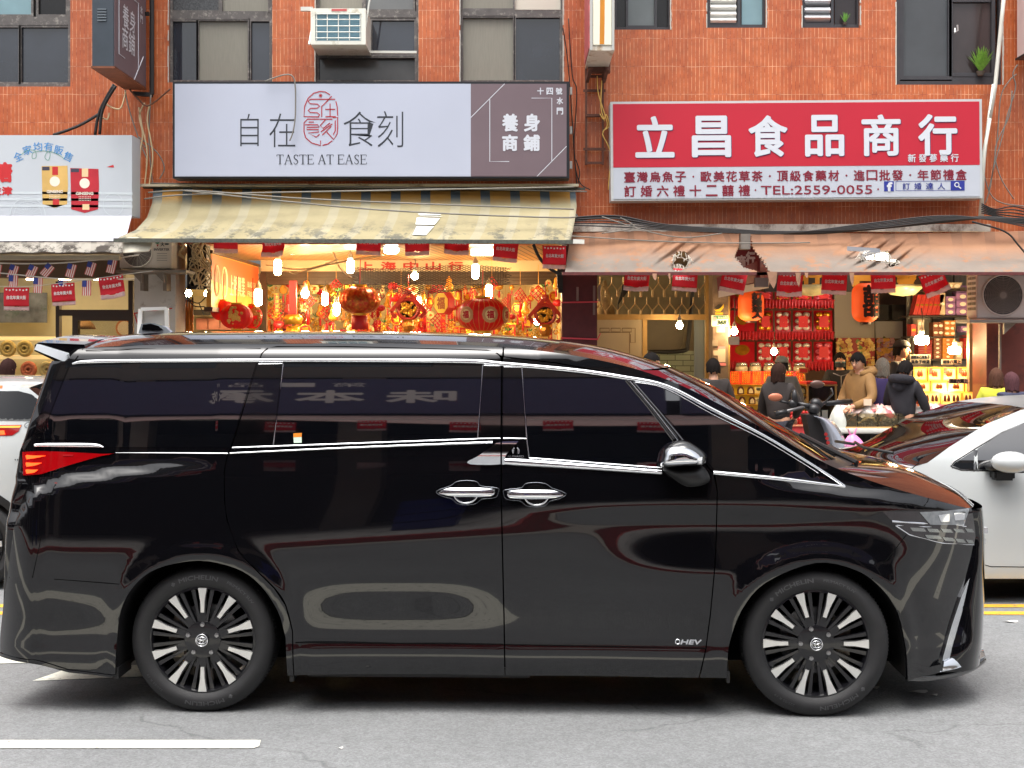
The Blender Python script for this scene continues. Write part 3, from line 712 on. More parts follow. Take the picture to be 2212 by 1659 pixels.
 # -- road, pavements
def asphalt():
 m=bpy.data.materials.new('asphalt');m.use_nodes=True;nt=m.node_tree;b=nt.nodes['Principled BSDF'];L=nt.links.new
 tc=nt.nodes.new('ShaderNodeTexCoord')
 def noise(s,d=4,r=.5):n=nt.nodes.new('ShaderNodeTexNoise');n.inputs['Scale'].default_value=s;n.inputs['Detail'].default_value=d;n.inputs['Roughness'].default_value=r;L(tc.outputs['Object'],n.inputs['Vector']);return n.outputs['Fac']
 def rng(f,a,b_,c,d):q=nt.nodes.new('ShaderNodeMapRange');q.inputs[1].default_value=a;q.inputs[2].default_value=b_;q.inputs[3].default_value=c;q.inputs[4].default_value=d;L(f,q.inputs[0]);return q.outputs[0]
 def mul(a,b_):q=nt.nodes.new('ShaderNodeMath');q.operation='MULTIPLY';L(a,q.inputs[0]);L(b_,q.inputs[1]);return q.outputs[0]
 v=nt.nodes.new('ShaderNodeTexVoronoi');v.inputs['Scale'].default_value=110;L(tc.outputs['Object'],v.inputs['Vector'])
 sep=nt.nodes.new('ShaderNodeSeparateColor');L(v.outputs['Color'],sep.inputs[0])
 f=mul(mul(rng(sep.outputs[0],0,1,.82,1.18),rng(noise(.7,5),.3,.7,.86,1.12)),rng(noise(14,5,.7),.3,.7,.88,1.1))
 pit=rng(noise(34,6,.75),.24,.34,.25,1);f=mul(f,pit)
 nz=nt.nodes.new('ShaderNodeTexNoise');nz.inputs['Scale'].default_value=2.5;nz.inputs['Detail'].default_value=6;L(tc.outputs['Object'],nz.inputs['Vector']);wp=nt.nodes.new('ShaderNodeVectorMath');wp.operation='MULTIPLY_ADD';wp.inputs[1].default_value=(.5,.5,0);L(nz.outputs['Color'],wp.inputs[0]);L(tc.outputs['Object'],wp.inputs[2])
 cv=nt.nodes.new('ShaderNodeTexVoronoi');cv.feature='DISTANCE_TO_EDGE';cv.inputs['Scale'].default_value=.55;L(wp.outputs[0],cv.inputs['Vector']);ck_=rng(cv.outputs['Distance'],.002,.006,.75,1)
 keep=rng(noise(.9,3),.5,.56,1,0);mxx=nt.nodes.new('ShaderNodeMath');mxx.operation='MAXIMUM';L(ck_,mxx.inputs[0]);L(keep,mxx.inputs[1]);f=mul(mul(f,mxx.outputs[0]),rng(noise(1.7,7,.7),.62,.72,1,.86))
 c=nt.nodes.new('ShaderNodeMix');c.data_type='RGBA';c.blend_type='MULTIPLY';c.inputs[0].default_value=1;c.inputs[6].default_value=(.190,.196,.199,1);L(f,c.inputs[7]);L(c.outputs[2],b.inputs['Base Color'])
 bp=nt.nodes.new('ShaderNodeBump');bp.inputs['Strength'].default_value=.5;bp.inputs['Distance'].default_value=.004;L(v.outputs['Distance'],bp.inputs['Height']);L(bp.outputs[0],b.inputs['Normal'])
 b.inputs['Roughness'].default_value=.82
 return m
asph=asphalt()
mb=MB();mb.grid(lambda a,b:(-90+180*a,-60+140*b,0),30,20);tag(mb.build('road',asph,raw=True),kind='structure')
paintw=M('road_paint_white',(216,214,200),.7,var=.1,vscale=12,dirt=(120,120,118),dscale=26,damt=.25)
painty=M('road_paint_yellow',(226,170,48),.7,var=.12,vscale=9,dirt=(120,110,90),dscale=24,damt=.3)
def ground(u,v):d=EYE*F/(v-HV);return(PX(u,d),d)
def mark(name,polys,mat,label):
 mb=MB()
 for p in polys:
  a=sum(p[i-1][0]*q[1]-q[0]*p[i-1][1]for i,q in enumerate(p));p=p if a>0 else p[::-1]
  mb.add([(x,y,.004)for x,y in p],[tuple(range(len(p)))])
 o=mb.build(name,mat,raw=True);tag(o,label,'road marking',kind='structure');return o
e=ground(565,1605)[0]
mark('lane_line',[[(e-4,5.89),(e-.02,5.89),(e,5.92),(e-.01,6.01),(e-4,6.01)]]+[[(e+5.5+9*k,5.89),(e+9.5+9*k,5.89),(e+9.5+9*k,6.01),(e+5.5+9*k,6.01)]for k in(0,-2,1)],paintw,'white dashed lane line in front of the black van')
mark('turn_arrow',[[ground(70,1472),ground(150,1444),ground(330,1436),ground(330,1462)],[ground(-60,1412),ground(95,1424),ground(60,1433),ground(-60,1436)]],paintw,'white painted arrow on the road under the tail of the black van')
for k,d in enumerate((8.81,9.05)):mark('centre_line',[[(-60,d-.05),(60,d-.05),(60,d+.05),(-60,d+.05)]],painty,'yellow double line along the middle of the road')
mark('mirror_loop_line',[[(-60,4.84),(60,4.84),(60,5.27),(-60,5.27)]],paintw,'unseen white line added for the bright loop mirrored in the van door')  # out of view; added so the door mirrors a bright loop
pave=M('pavement_tiles',(172,168,164),.8,var=.12,vscale=3,dirt=(90,88,84),dscale=5,damt=.4)
kerbm=M('kerb_concrete',(165,160,150),.8,var=.12,vscale=4)
def slab(name,a,b,m):mb=MB();mb.box(a,b);return tag(mb.build(name,m,raw=True),kind='structure')
slab('pavement',(-60,-12,-.2),(60,.0,.15),pave)
slab('kerb',(-60,.0,-.2),(60,.16,.145),M('kerb_red',(170,40,36),.7,var=.15,vscale=5,dirt=(120,70,60),dscale=6,damt=.3))
slab('kerb_gutter',(-60,.16,-.2),(60,.44,.006),kerbm)
slab('arcade_floor',(-60,14.2,-.2),(60,40,.12),M('arcade_floor_tiles',(120,110,100),.5,var=.1,vscale=3))
slab('far_kerb',(-60,14.0,-.2),(60,14.2,.115),kerbm)
for i,(u,v,s,l)in enumerate(((1985,1496,.03,'white paper scrap on the road ahead of the front wheel'),(2018,1503,.012,'tiny pale scrap beside the largest paper scrap on the road'),(1886,1487,.022,'pale leaf scrap close behind the front wheel on the road'),(2184,1344,.03,'white scrap on the road beyond the van nose'),(735,1618,.008,'speck of paper near the end of the white lane line'))):
 x,y=ground(u,v);mb=MB();mb.add([(x+s*math.cos(t)*(1.6+.5*math.sin(t*3)),y+s*.9*math.sin(t),.006+.004*math.sin(t*2))for t in np.arange(9)*.698],[tuple(range(9))]);tag(mb.build('paper_scrap',M('scrap_white',(206,204,198),.8)),l,'litter')
 # -- the opposite side of the street (behind the camera; seen mirrored in the cars)
tileg=M('grey_tile_wall',(128,122,116),.5,var=.1,vscale=2)
opp=thing('opposite_building','grey tiled shop building with dark arcade across the street, mirrored in the black van','building',(0,-4.6,0))
mb=MB();mb.box((-40,-5.2,4.9),(40,-4.6,8.6));
for x in range(-38,39,5):mb.box((x,-5.1,.15),(x+.6,-4.62,4.9))
mb.build('wall',tileg,opp)
mb=MB();mb.box((-40,-9,.15),(40,-8.8,4.9));mb.box((-40,-8.8,3.3),(40,-4.7,3.4));mb.build('arcade_back_wall',M('arcade_dark',(42,38,36),.7,var=.3,vscale=1.2),opp)
mb=MB()
for x in range(-36,37,4):mb.box((x,-4.64,5.6),(x+2.2,-4.58,7.6))
mb.build('window',glass,opp)
navy=M('navy_sign_panel',(88,88,124),.5,var=.06)
sg=thing('shop_sign','long navy shop sign with pale calligraphy, mirrored in the rear windows of the van','sign',(-3,-4.4,3.4))
mb=MB();mb.box((-9,-4.6,3.45),(1.4,-4.3,4.75));mb.build('panel',navy,sg)
txt_m=M('pale_lettering',(250,248,246),.5)
def back_text(name,s,x0,z0,x1,z1,y,mat,par,bold=0.,gap=.2):
 """lettering that faces the street (+y)"""
 mb=MB();row_in(mb,s,x0,z0,x1,z1,0,gap=gap,bold=bold);mb.v=[(x0+x1-x,y-yy,z)for x,yy,z in mb.v];return mb.build(name,mat,par)
back_text('lettering','味本承吃',-6.0,3.85,-1.4,4.3,-4.3,txt_m,sg,.02,.35)
back_text('small_lettering','第一品牌',-5.2,4.45,-2.6,4.6,-4.3,txt_m,sg,0,.5)
sg2=thing('shop_sign','navy shop sign with flower emblem and pale capitals, mirrored in the van front window','sign',(5,-4.4,3.4))
mb=MB();mb.box((1.6,-4.6,3.45),(10,-4.3,4.75));mb.build('panel',navy,sg2)
back_text('lettering','TASTE PLUS',2.6,4.3,4.6,4.48,-4.3,txt_m,sg2,0,.2)
mb=MB()
for k in range(6):t=k*math.pi/3;mb.tube([(5.2+.14*math.cos(t)+.1*math.cos(a),-4.29,4.4+.07*math.sin(t)+.06*math.sin(a))for a in np.linspace(0,6.3,13)],.008,4)
mb.build('emblem',txt_m,sg2)
aw=thing('awning','dull mauve awning over the opposite shopfront, mirrored in the van windows','awning',(2,-4.4,3.3))
mb=MB();mb.grid(lambda a,b:(-8+16*a,-4.5+1.3*b,3.42-.45*b+.12*math.sin(a*9)*b),40,6);mb.build('canopy',M('mauve_canvas',(196,164,158),.9,var=.15),aw,smooth=True,solid=.01)
blu=thing('crate_stack','blue plastic crates stacked by the opposite kerb, mirrored in the van door','crate',(-1.2,-1.6,.15))
mb=MB()
for k in range(4):mb.box((-1.6,-1.8,.15+.3*k),(-.9,-1.3,.43+.3*k),bev=.02)
mb.build('crates',M('blue_plastic',(24,40,130),.4),blu)
for i,(x0,x1,y0,y1,h,c,l)in enumerate(((-90,-40,-5.4,-16,8.5,(130,124,118),'pale grey block far along the near side'),(40,90,-5.4,-16,9,(150,140,128),'beige block far along the near side'),(-90,-14.6,16.6,30,11,(150,110,90),'brownish block left of the tiled building'),(14.6,90,16.6,30,12,(140,132,124),'grey block right of the tiled building'))):
 b=thing('street_block',l+', windows in rows','building',((x0+x1)/2,y0,0))
 mb=MB();mb.box((x0,y0,0),(x1,y1,h));mb.build('wall',M('block_wall_%d'%i,c,.7,var=.1,vscale=1),b)
 mb=MB();s=1 if y1<y0 else-1
 for x in np.arange(x0+1,x1-2,3.2):
  for z in(3.9,6.8):mb.box((x,y0+s*.03,z),(x+1.8,y0-.1*s,z+1.5))
 mb.build('window',glass,b)
 # -- the orange tiled building
def tile_mat():
 m=bpy.data.materials.new('orange_tiles');m.use_nodes=True;nt=m.node_tree;b=nt.nodes['Principled BSDF'];L=nt.links.new
 tc=nt.nodes.new('ShaderNodeTexCoord');sp=nt.nodes.new('ShaderNodeSeparateXYZ');L(tc.outputs['Object'],sp.inputs[0])
 ad=nt.nodes.new('ShaderNodeMath');L(sp.outputs[0],ad.inputs[0]);L(sp.outputs[1],ad.inputs[1])
 cb=nt.nodes.new('ShaderNodeCombineXYZ');L(ad.outputs[0],cb.inputs[0]);L(sp.outputs[2],cb.inputs[1])
 wv=nt.nodes.new('ShaderNodeTexNoise');wv.inputs['Scale'].default_value=4;L(cb.outputs[0],wv.inputs['Vector'])
 ws=nt.nodes.new('ShaderNodeVectorMath');ws.operation='MULTIPLY_ADD';ws.inputs[1].default_value=(.006,.03,0);L(wv.outputs['Color'],ws.inputs[0]);L(cb.outputs[0],ws.inputs[2])
 br=nt.nodes.new('ShaderNodeTexBrick');br.offset=0;br.inputs['Scale'].default_value=1;br.inputs['Brick Width'].default_value=.0485;br.inputs['Row Height'].default_value=.354
 br.inputs['Mortar Size'].default_value=.0034;br.inputs['Mortar Smooth'].default_value=.25;br.inputs['Bias'].default_value=0
 br.inputs['Color1'].default_value=lin((190,101,55));br.inputs['Color2'].default_value=lin((179,91,49));L(ws.outputs[0],br.inputs['Vector'])
 def noise(s,d=5,r=.55,v=None):n=nt.nodes.new('ShaderNodeTexNoise');n.inputs['Scale'].default_value=s;n.inputs['Detail'].default_value=d;n.inputs['Roughness'].default_value=r;L(v or cb.outputs[0],n.inputs['Vector']);return n.outputs['Fac']
 def rng(f,a,b_,c,d):q=nt.nodes.new('ShaderNodeMapRange');q.inputs[1].default_value=a;q.inputs[2].default_value=b_;q.inputs[3].default_value=c;q.inputs[4].default_value=d;L(f,q.inputs[0]);return q.outputs[0]
 mm=nt.nodes.new('ShaderNodeMix');mm.data_type='RGBA';mm.inputs[6].default_value=lin((150,70,40));mm.inputs[7].default_value=lin((222,168,130));L(rng(noise(5,6,.7),.40,.56,0,1),mm.inputs[0]);L(mm.outputs[2],br.inputs['Mortar'])
 mx=nt.nodes.new('ShaderNodeMix');mx.data_type='RGBA';mx.blend_type='MULTIPLY';mx.inputs[7].default_value=(.80,.68,.62,1)
 st=nt.nodes.new('ShaderNodeMapping');st.inputs['Scale'].default_value=(1.6,.35,1);L(cb.outputs[0],st.inputs[0])
 L(rng(noise(1.1,5,.6,st.outputs[0]),.42,.68,0,1),mx.inputs[0]);L(br.outputs['Color'],mx.inputs[6])
 m2=nt.nodes.new('ShaderNodeMix');m2 .data_type='RGBA';m2 .blend_type='MULTIPLY';m2 .inputs[0].default_value=1;L(mx.outputs[2],m2 .inputs[6]);L(rng(noise(9,4),.3,.7,.86,1.12),m2 .inputs[7])
 L(m2 .outputs[2],b.inputs['Base Color']);b.inputs['Roughness'].default_value=.38;b.inputs['Coat Weight'].default_value=.25;b.inputs['Coat Roughness'].default_value=.2
 bp=nt.nodes.new('ShaderNodeBump');bp.inputs['Strength'].default_value=.4;bp.inputs['Distance'].default_value=.004;bp.invert=True;L(br.outputs['Fac'],bp.inputs['Height']);L(bp.outputs[0],b.inputs['Normal'])
 return m
tiles=tile_mat()
D=16.5
alu=M('dark_aluminium',(66,66,70),.5,.3,var=.1,vscale=9);alu2=M('weathered_aluminium',(96,92,90),.6,.3,var=.2,vscale=12,dirt=(150,145,138),dscale=14,damt=.3)
wglass=M('dark_window_glass',(40,45,54),.03,spec=.9,var=.35,vscale=1.3);wglass2=M('curtained_glass',(134,131,120),.4,spec=.4,var=.08,vscale=20,stretch=(4,1,.3));wglass3=M('frosted_blue_glass',(126,156,164),.4,spec=.4,var=.06)
wdark=M('window_dark',(20,19,20),.25,var=.3,vscale=2);screen=M('insect_screen',(70,74,78),.6,var=.12,vscale=3)
caulk=M('white_caulk',(190,186,176),.8,var=.2,vscale=20)
def rect(mb,u0,v0,u1,v1,d,th=.02):return mb.box((PX(u0,d),d,PZ(v1,d)),(PX(u1,d),d+th,PZ(v0,d)))
def obox(name,u0,v0,u1,v1,d,th,mat,parent=None,**kw):mb=MB();rect(mb,u0,v0,u1,v1,d,th);return mb.build(name,mat,parent,**kw)
bld=thing('tiled_building','orange tiled building with worn aluminium windows above an arcade of shops','building',(0,D,0))
WIN=[(-62,-115,152,187),(364,-115,588,178),(681,-115,904,178),(994,-115,1216,178),(1327,-95,1448,64),(1527,-95,1655,60),(1733,-95,1858,60),(1936,-90,2166,183)]
def holes_wall(x0,x1,z0,z1,y,holes,depth):
 mb=MB();xs=sorted({x0,x1,*[h[i]for h in holes for i in(0,2)]});zs=sorted({z0,z1,*[h[i]for h in holes for i in(1,3)]})
 for i in range(len(xs)-1):
  for j in range(len(zs)-1):
   cx,cz=(xs[i]+xs[i+1])/2,(zs[j]+zs[j+1])/2
   if any(h[0]<cx<h[2]and h[1]<cz<h[3]for h in holes):continue
   mb.add([(xs[i],y,zs[j]),(xs[i+1],y,zs[j]),(xs[i+1],y,zs[j+1]),(xs[i],y,zs[j+1])],[(0,1,2,3)])
 for a,b,c,d in holes:
  mb.add([(a,y,b),(c,y,b),(c,y,d),(a,y,d),(a,y+depth,b),(c,y+depth,b),(c,y+depth,d),(a,y+depth,d)],[(0,4,5,1),(3,2,6,7),(0,3,7,4),(1,5,6,2)])
 mb.add([(x0,y,z0),(x1,y,z0),(x1,y+.3,z0),(x0,y+.3,z0)],[(0,3,2,1)])
 mb.add([(x0,y+.3,z0),(x1,y+.3,z0),(x1,y+.3,z1),(x0,y+.3,z1)],[(3,2,1,0)])
 return mb
hs=[(PX(a,D),PZ(d,D),PX(c,D),PZ(b,D))for a,b,c,d in WIN]
holes_wall(-14.4,14.4,3.05,11.5,D,hs+[(x-.6,8.2,x+.7,9.8)for x in(-7.4,-4,-2,0,2.2,4.6,7)],.16).build('wall',tiles,bld)
mb=MB();mb.box((-14.4,D+.34,3.2),(14.4,D+4,11.4));mb.build('upper_floors',M('inner_dark',(30,28,27),.8),bld)
def win(i,bars,panes,label=None,d=D+.06,fm=alu,fw=5):
 """bars: (u0, v0, u1, v1); panes: (u0, v0, u1, v1, material)"""
 a,b,c,e=WIN[i];mb=MB()
 for q in((a,b,a+fw,e),(c-fw,b,c,e),(a+fw,e-fw,c-fw,e),(a+fw,b,c-fw,b+fw)):rect(mb,*q,d,.08)
 for k,q in enumerate(bars):rect(mb,*q,d+.004+.003*(k%3),.07)
 w=mb.build('window',fm,bld)
 if label:w['label']=label
 for k,(p0,p1,p2,p3,m)in enumerate(panes):obox('pane',p0,p1,p2,p3,d+.045+.004*(k%3),.012,m,w)
 return w
def sash(a,b,c,e,w=5):return[(a,b,a+w,e),(c-w,b,c,e),(a+w,e-w,c-w,e),(a+w,b,c-w,b+w)]
w0=win(0,[(-57,36,147,54)]+sash(-20,54,45,182)+sash(41,54,152,183)+sash(-20,-110,72,36)+sash(78,-110,147,36),[(-55,54,43,182,wglass),(44,56,149,180,wglass),(-57,-110,74,36,wglass3),(76,-110,147,36,wdark)],fm=alu2)
w1=win(1,[(369,26,583,42)]+sash(369,42,428,178,4)+sash(424,40,540,178)+sash(538,42,586,178,4)+sash(369,-110,476,26,4)+sash(476,-110,583,28,4),[(371,42,426,176,wglass),(427,44,538,176,wglass2),(540,44,584,176,wglass),(369,-110,476,26,M('patterned_glass',(70,72,74),.3,var=.6,vscale=50)),(478,-110,582,26,wglass2)],fm=alu2)
w2=win(2,[(686,24,899,38),(686,115,899,122)]+sash(686,-110,786,26,4)+sash(786,-110,897,24,4)+sash(800,40,899,114,4)+sash(686,122,899,178,3),[(686,38,802,118,wdark),(688,-110,786,24,wglass2),(788,-110,896,22,M('grey_blind_glass',(110,112,112),.4,var=.05)),(802,42,897,112,wglass),(688,124,897,177,M('reflecting_glass',(62,62,62),.15,spec=.6,var=.4,vscale=3))],fm=alu2)
mb=MB()
for k in range(17):u=706+11*k;rect(mb,u,128 if u<830 else 132,u+1.6,168,D+.12,.006)
for k in range(8):rect(mb,812+11*k,52,813.5+11*k,100,D+.12,.006)
mb.build('window_grille',alu,w2)
w3=win(3,[(999,22,1211,34)]+sash(994,-110,1112,22,4)+sash(996,34,1112,178,4)+sash(1110,34,1213,178,4),[(999,-110,1110,20,wglass2),(1112,-110,1211,21,M('cream_shutter',(206,200,186),.5)),(1000,38,1110,177,wglass2),(1114,36,1210,177,wglass)],fm=alu2)
w4=win(4,sash(1352,-90,1419,60,5),[(1332,-90,1354,60,wdark),(1357,-90,1414,57,M('grey_frosted_glass',(104,112,114),.35,var=.1,vscale=3)),(1418,-90,1443,60,wdark)])
w5=win(5,sash(1527,-90,1600,55,7),[(1534,-90,1600,52,wdark),(1602,-90,1650,55,wglass3)],fw=7)
w6=win(6,sash(1733,-90,1801,55,6),[(1739,-90,1797,52,wdark),(1803,-90,1852,53,M('dim_room_glass',(48,42,44),.2,var=.3,vscale=2))],fw=7)
for w,us,vs,ml in((w5,(1536,1592),(-12,3,18,33,46),M('white_louver',(224,224,218),.5)),(w6,(1740,1796),(-8,4,24,40),M('silver_louver',(190,192,196),.3,.5))):
 for v in vs:
  mb=MB();a,b=us;z=PZ(v,D+.1);mb.box((PX(a,D),D+.045,z-.035),(PX(b,D),D+.135,z+.02),rot=Matrix.Rotation(R(-38),3,'X'));mb.build('louver',ml,w)
w7=win(7,sash(1944,-82,2056,172,8)+sash(2050,-82,2150,165,8)+[(2056,164,2150,176),(2057,-2,2140,4)],[(1950,-82,2050,166,screen),(2058,-82,2146,164,M('room_glass',(58,50,50),.12,spec=.6,var=.35,vscale=1.4))],fw=8)
obox('curtain',2112,-60,2132,163,D+.19,.02,M('grey_curtain',(132,134,132),.8,var=.15,vscale=14,stretch=(3,1,.2)),w7)
mb=MB();mb.tube([P(2063,62,D+.03),P(2063,70,D+.0),P(2069,66,D+.0),P(2068,54,D+.0)],.012,6);mb.build('window_catch',M('catch_metal',(200,200,198),.3,.6),w7)
for(a,b,c,e),w_ in zip(WIN,(w0,w1,w2,w3,w4,w5,w6,w7)):
 mb=MB()
 for k in range(26):
  t=k/26;x0,x1=PX(a,D),PX(c,D);zz=PZ(e,D)+(PZ(b,D)-PZ(e,D))*t
  w=random.uniform(.008,.016)
  if a>900 and random.random()<.95:mb.box((x1-.004,D-.006,zz),(x1+w,D+.01,zz+(PZ(b,D)-PZ(e,D))/26))
  if random.random()<.9:mb.box((x0-w*.8,D-.006,zz),(x0+.004,D+.01,zz+(PZ(b,D)-PZ(e,D))/26))
 mb.build('caulking',caulk,w_)
def pot_plant(name,u,v,d,h,n,label,col):
 t=thing(name,label,'plant',P(u,v,d));p=P(u,v,d);mb=MB();rr=random.Random(u)
 for k in range(n):
  a=rr.uniform(0,6.28);l=h*rr.uniform(.6,1.15);sp_=rr.uniform(.15,.75);pts=[]
  for i in range(6):
   s=i/5;pts.append(p+Vector((math.cos(a)*sp_*l*s*.8,math.sin(a)*sp_*l*.35*s,.08*h+l*(s-.42*sp_*s*s))))
  w=.055*h
  for i in range(5):
   q0,q1=pts[i],pts[i+1];w0,w1=w*math.sin(3.14*min(.97,(i+.6)/5.6)),w*math.sin(3.14*min(.99,(i+1.6)/5.6));o=Vector((-math.sin(a)*.9+.3,0,.25))
   mb.add([q0-o*w0,q0+o*w0,q1+o*w1,q1-o*w1],[(0,1,2,3)])
 mb.build('leaves',M(name+'_leaf',col,.5,var=.35,vscale=30),t)
 mb=MB();mb.lathe([(.10*h,0),(.16*h,.16*h),(.14*h,.16*h)],p,12);mb.build('pot',M('pot_clay',(90,80,70),.7),t)
pot_plant('spider_plant',2118,163,D+.02,.34,60,'bright green spider plant on the sill of the large dark window',(96,138,40))
pot_plant('succulent_plant',1825,53,D+.02,.17,22,'small green succulent on the sill beside the silver louvers',(90,140,50))
white_col=M('off_white_plaster',(188,184,176),.8,var=.08,vscale=3,dirt=(140,130,118),dscale=4,damt=.25)
maroon=M('maroon_stone',(88,36,38),.35,var=.18,vscale=14)
def column(u0,u1,d,mat,label,dep=.5,vt=520):
 o=obox('column',u0,vt,u1,HV+(EYE-.12)*F/d,d,dep,mat,bld);o['label']=label;return o
column(290,379,D-.02,white_col,'off-white plaster column');column(1214,1290,D-.04,maroon,'polished maroon stone column');column(2131,2240,D-.04,M('red_brown_stone',(112,52,42),.5,var=.15,vscale=8,dirt=(80,40,34),dscale=4,damt=.4),'red-brown stone column')
for x in(-10.4,10.8):mb=MB();mb.box((x,D,.12),(x+.5,D+.5,3.1));mb.build('column',white_col,bld)
def slat_mat():
 m=bpy.data.materials.new('wood_slat_ceiling');m.use_nodes=True;nt=m.node_tree;b=nt.nodes['Principled BSDF'];L=nt.links.new
 tc=nt.nodes.new('ShaderNodeTexCoord');w=nt.nodes.new('ShaderNodeTexWave');w.inputs['Scale'].default_value=3.2;w.bands_direction='X';mp=nt.nodes.new('ShaderNodeMapping');mp.inputs['Rotation'].default_value=(0,0,R(8));L(tc.outputs['Object'],mp.inputs[0]);L(mp.outputs[0],w.inputs['Vector'])
 r=nt.nodes.new('ShaderNodeValToRGB');r.color_ramp.elements[0].color=lin((60,36,16));r.color_ramp.elements[0].position=.06;r.color_ramp.elements[1].color=lin((176,130,76));r.color_ramp.elements[1].position=.16;L(w.outputs['Fac'],r.inputs[0]);L(r.outputs[0],b.inputs['Base Color']);b.inputs['Roughness'].default_value=.5
 return m
mb=MB();mb.box((-4.35,D+.31,3.06),(.75,D+3.5,3.14));mb.build('arcade_ceiling',slat_mat(),bld)
pale=M('pale_ceiling',(150,140,122),.8,var=.1)
mb=MB();mb.box((-14.4,D+.31,3.0),(-4.36,D+6,3.12));mb.build('arcade_ceiling',pale,bld)
mb=MB();mb.box((.76,D+.31,3.0),(14.4,D+6,3.1));mb.build('arcade_ceiling',M('brown_ceiling',(110,96,80),.8,var=.1),bld)
fb=D+3.5
cream=M('cream_wall',(246,220,150),.8,var=.06,vscale=2);beige=M('beige_fascia',(196,176,138),.6,var=.08,vscale=2);brownd=M('brown_shutter_box',(74,56,38),.5,var=.1)
o=obox('shop_fascia',563,562,1222,586,fb,.1,beige,bld)
mb=MB();rect(mb,563,586,1222,614,fb+.02,.3)
for v in(592,600,607):rect(mb,563,v,1222,v+2,fb-.01,.02)
mb.build('shutter_box',brownd,bld)
mb=MB();row_in(mb,'上海中山行',PX(775,fb),PZ(583,fb),PX(1000,fb),PZ(566,fb),fb-.01,gap=.55,bold=.006)
mb.build('fascia_lettering',M('red_lettering',(170,40,24),.5),bld)
mb=MB();d=fb+2.6;mb.box((-5.6,d,.12),(.78,d+.1,3.1));mb.box((.70,fb-.1,.12),(.80,d,3.1));mb.build('shop_wall',cream,bld)
obox('door_post',560,590,575,800,fb-.02,.12,M('dark_wood',(60,42,26),.5,var=.2,vscale=10),bld)
# -- signs on the facade
frame_k=M('charcoal_frame',(40,42,46),.4,.3)
def lines(mb,pts,w,d,du=0,dv=0,k=1.):return stroke(mb,[(PX(du+u*k,d),PZ(dv+v*k,d))for u,v in pts],w,d,.004)
def textuv(mb,s,u0,v0,u1,v1,d,**kw):return text_in(mb,s,PX(u0,d),PZ(v1,d),PX(u1,d),PZ(v0,d),d,**kw)
def rowuv(mb,s,u0,v0,u1,v1,d,**kw):return row_in(mb,s,PX(u0,d),PZ(v1,d),PX(u1,d),PZ(v0,d),d,**kw)
d=16.0
ws=thing('shop_sign','wide white shop sign with thin dark characters, red seal emblem and mauve end panel','sign',P(800,385,d))
mb=MB();rect(mb,373,176,1230,385,d+.012,.3);mb.build('cabinet',frame_k,ws)
obox('face',377.5,181,1017,381,d,.012,M('white_sign_face',(178,184,200),.45,var=.03,vscale=1.2),ws)
mv=obox('end_panel',1017.2,181,1224,381,d,.012,M('mauve_sign_face',(108,92,98),.5,var=.05,vscale=3),ws)
ink=M('dark_ink',(44,48,56),.5);wht=M('white_lettering',(206,210,218),.5);redink=M('red_ink',(168,34,44),.5)
mb=MB()
for ch,a,b,v0,v1 in(('自',519,559,246,316),('在',582,638,245,318),('食',742,812,241,316),('刻',815,871,240,318)):textuv(mb,ch,a,v0,b,v1,d,off=-.013)
mb.build('lettering',ink,ws)
CAP={'T':[((.5,0),(.5,1),.13),((.03,.97),(.97,.97),.06),((.05,.97),(.05,.80),.05),((.95,.97),(.95,.80),.05),((.3,.02),(.7,.02),.04)],'A':[((.12,0),(.5,1),.06),((.5,1),(.88,0),.13),((.26,.36),(.74,.36),.05),((0,.02),(.28,.02),.04),((.7,.02),(1,.02),.04)],'E':[((.2,0),(.2,1),.13),((.05,.97),(.9,.97),.06),((.05,.03),(.93,.03),.06),((.2,.52),(.72,.52),.05),((.9,.97),(.9,.8),.05),((.93,.03),(.95,.22),.05),((.72,.62),(.72,.42),.04)],'S':[((.82,.80),(.74,.93),.06),((.74,.93),(.48,.98),.06),((.48,.98),(.24,.88),.09),((.24,.88),(.2,.72),.1),((.2,.72),(.34,.58),.11),((.34,.58),(.7,.42),.12),((.7,.42),(.82,.26),.11),((.82,.26),(.74,.1),.09),((.74,.1),(.5,.02),.07),((.5,.02),(.24,.06),.06),((.24,.06),(.16,.24),.06),((.84,.96),(.82,.76),.04)]}
mb=MB();x=597.
for ch in 'TASTE AT EASE':
 if ch==' ':x+=7;continue
 w={'T':16,'A':18.5,'S':13,'E':15.5}[ch]
 for(a,b),(c,e),t in CAP[ch]:lines(mb,[(x+a*w,355-b*21),(x+c*w,355-e*21)],t*16*d/F*1.15,d)
 x+=w+.6
mb.build('roman_lettering',ink,ws)
mb=MB()
for pl in([(640,820),(600,795),(560,790),(500,805),(450,850),(420,920),(415,1008),(545,1010)],[(690,875),(703,930),(706,1000)],[(685,858),(470,858),(450,875),(470,897),(530,900),(550,917),(530,935),(470,937),(450,955),(470,972),(530,975),(550,992),(540,1008)],[(655,830),(600,890),(568,920),(568,1010)],[(598,945),(685,945)],[(640,895),(640,1005)],[(600,1008),(690,1008)],[(545,1030),(445,1030),(416,1060),(415,1140),(430,1190),(480,1235),(558,1258),(558,1215)],[(455,1055),(500,1055)],[(425,1078),(535,1078),(548,1098),(440,1100),(438,1120),(540,1120),(545,1140),(450,1150),(520,1185),(550,1160)],[(548,1030),(660,1030)],[(600,1035),(555,1085),(580,1110),(640,1062)],[(560,1140),(660,1070)],[(572,1168),(650,1092)],[(610,1140),(672,1205),(700,1160),(706,1100),(706,1015),(662,1015)],[(685,1040),(685,1130),(668,1162)],[(660,1215),(620,1245),(575,1256)]):
 lines(mb,pl,.0125,d,553,0,.25)
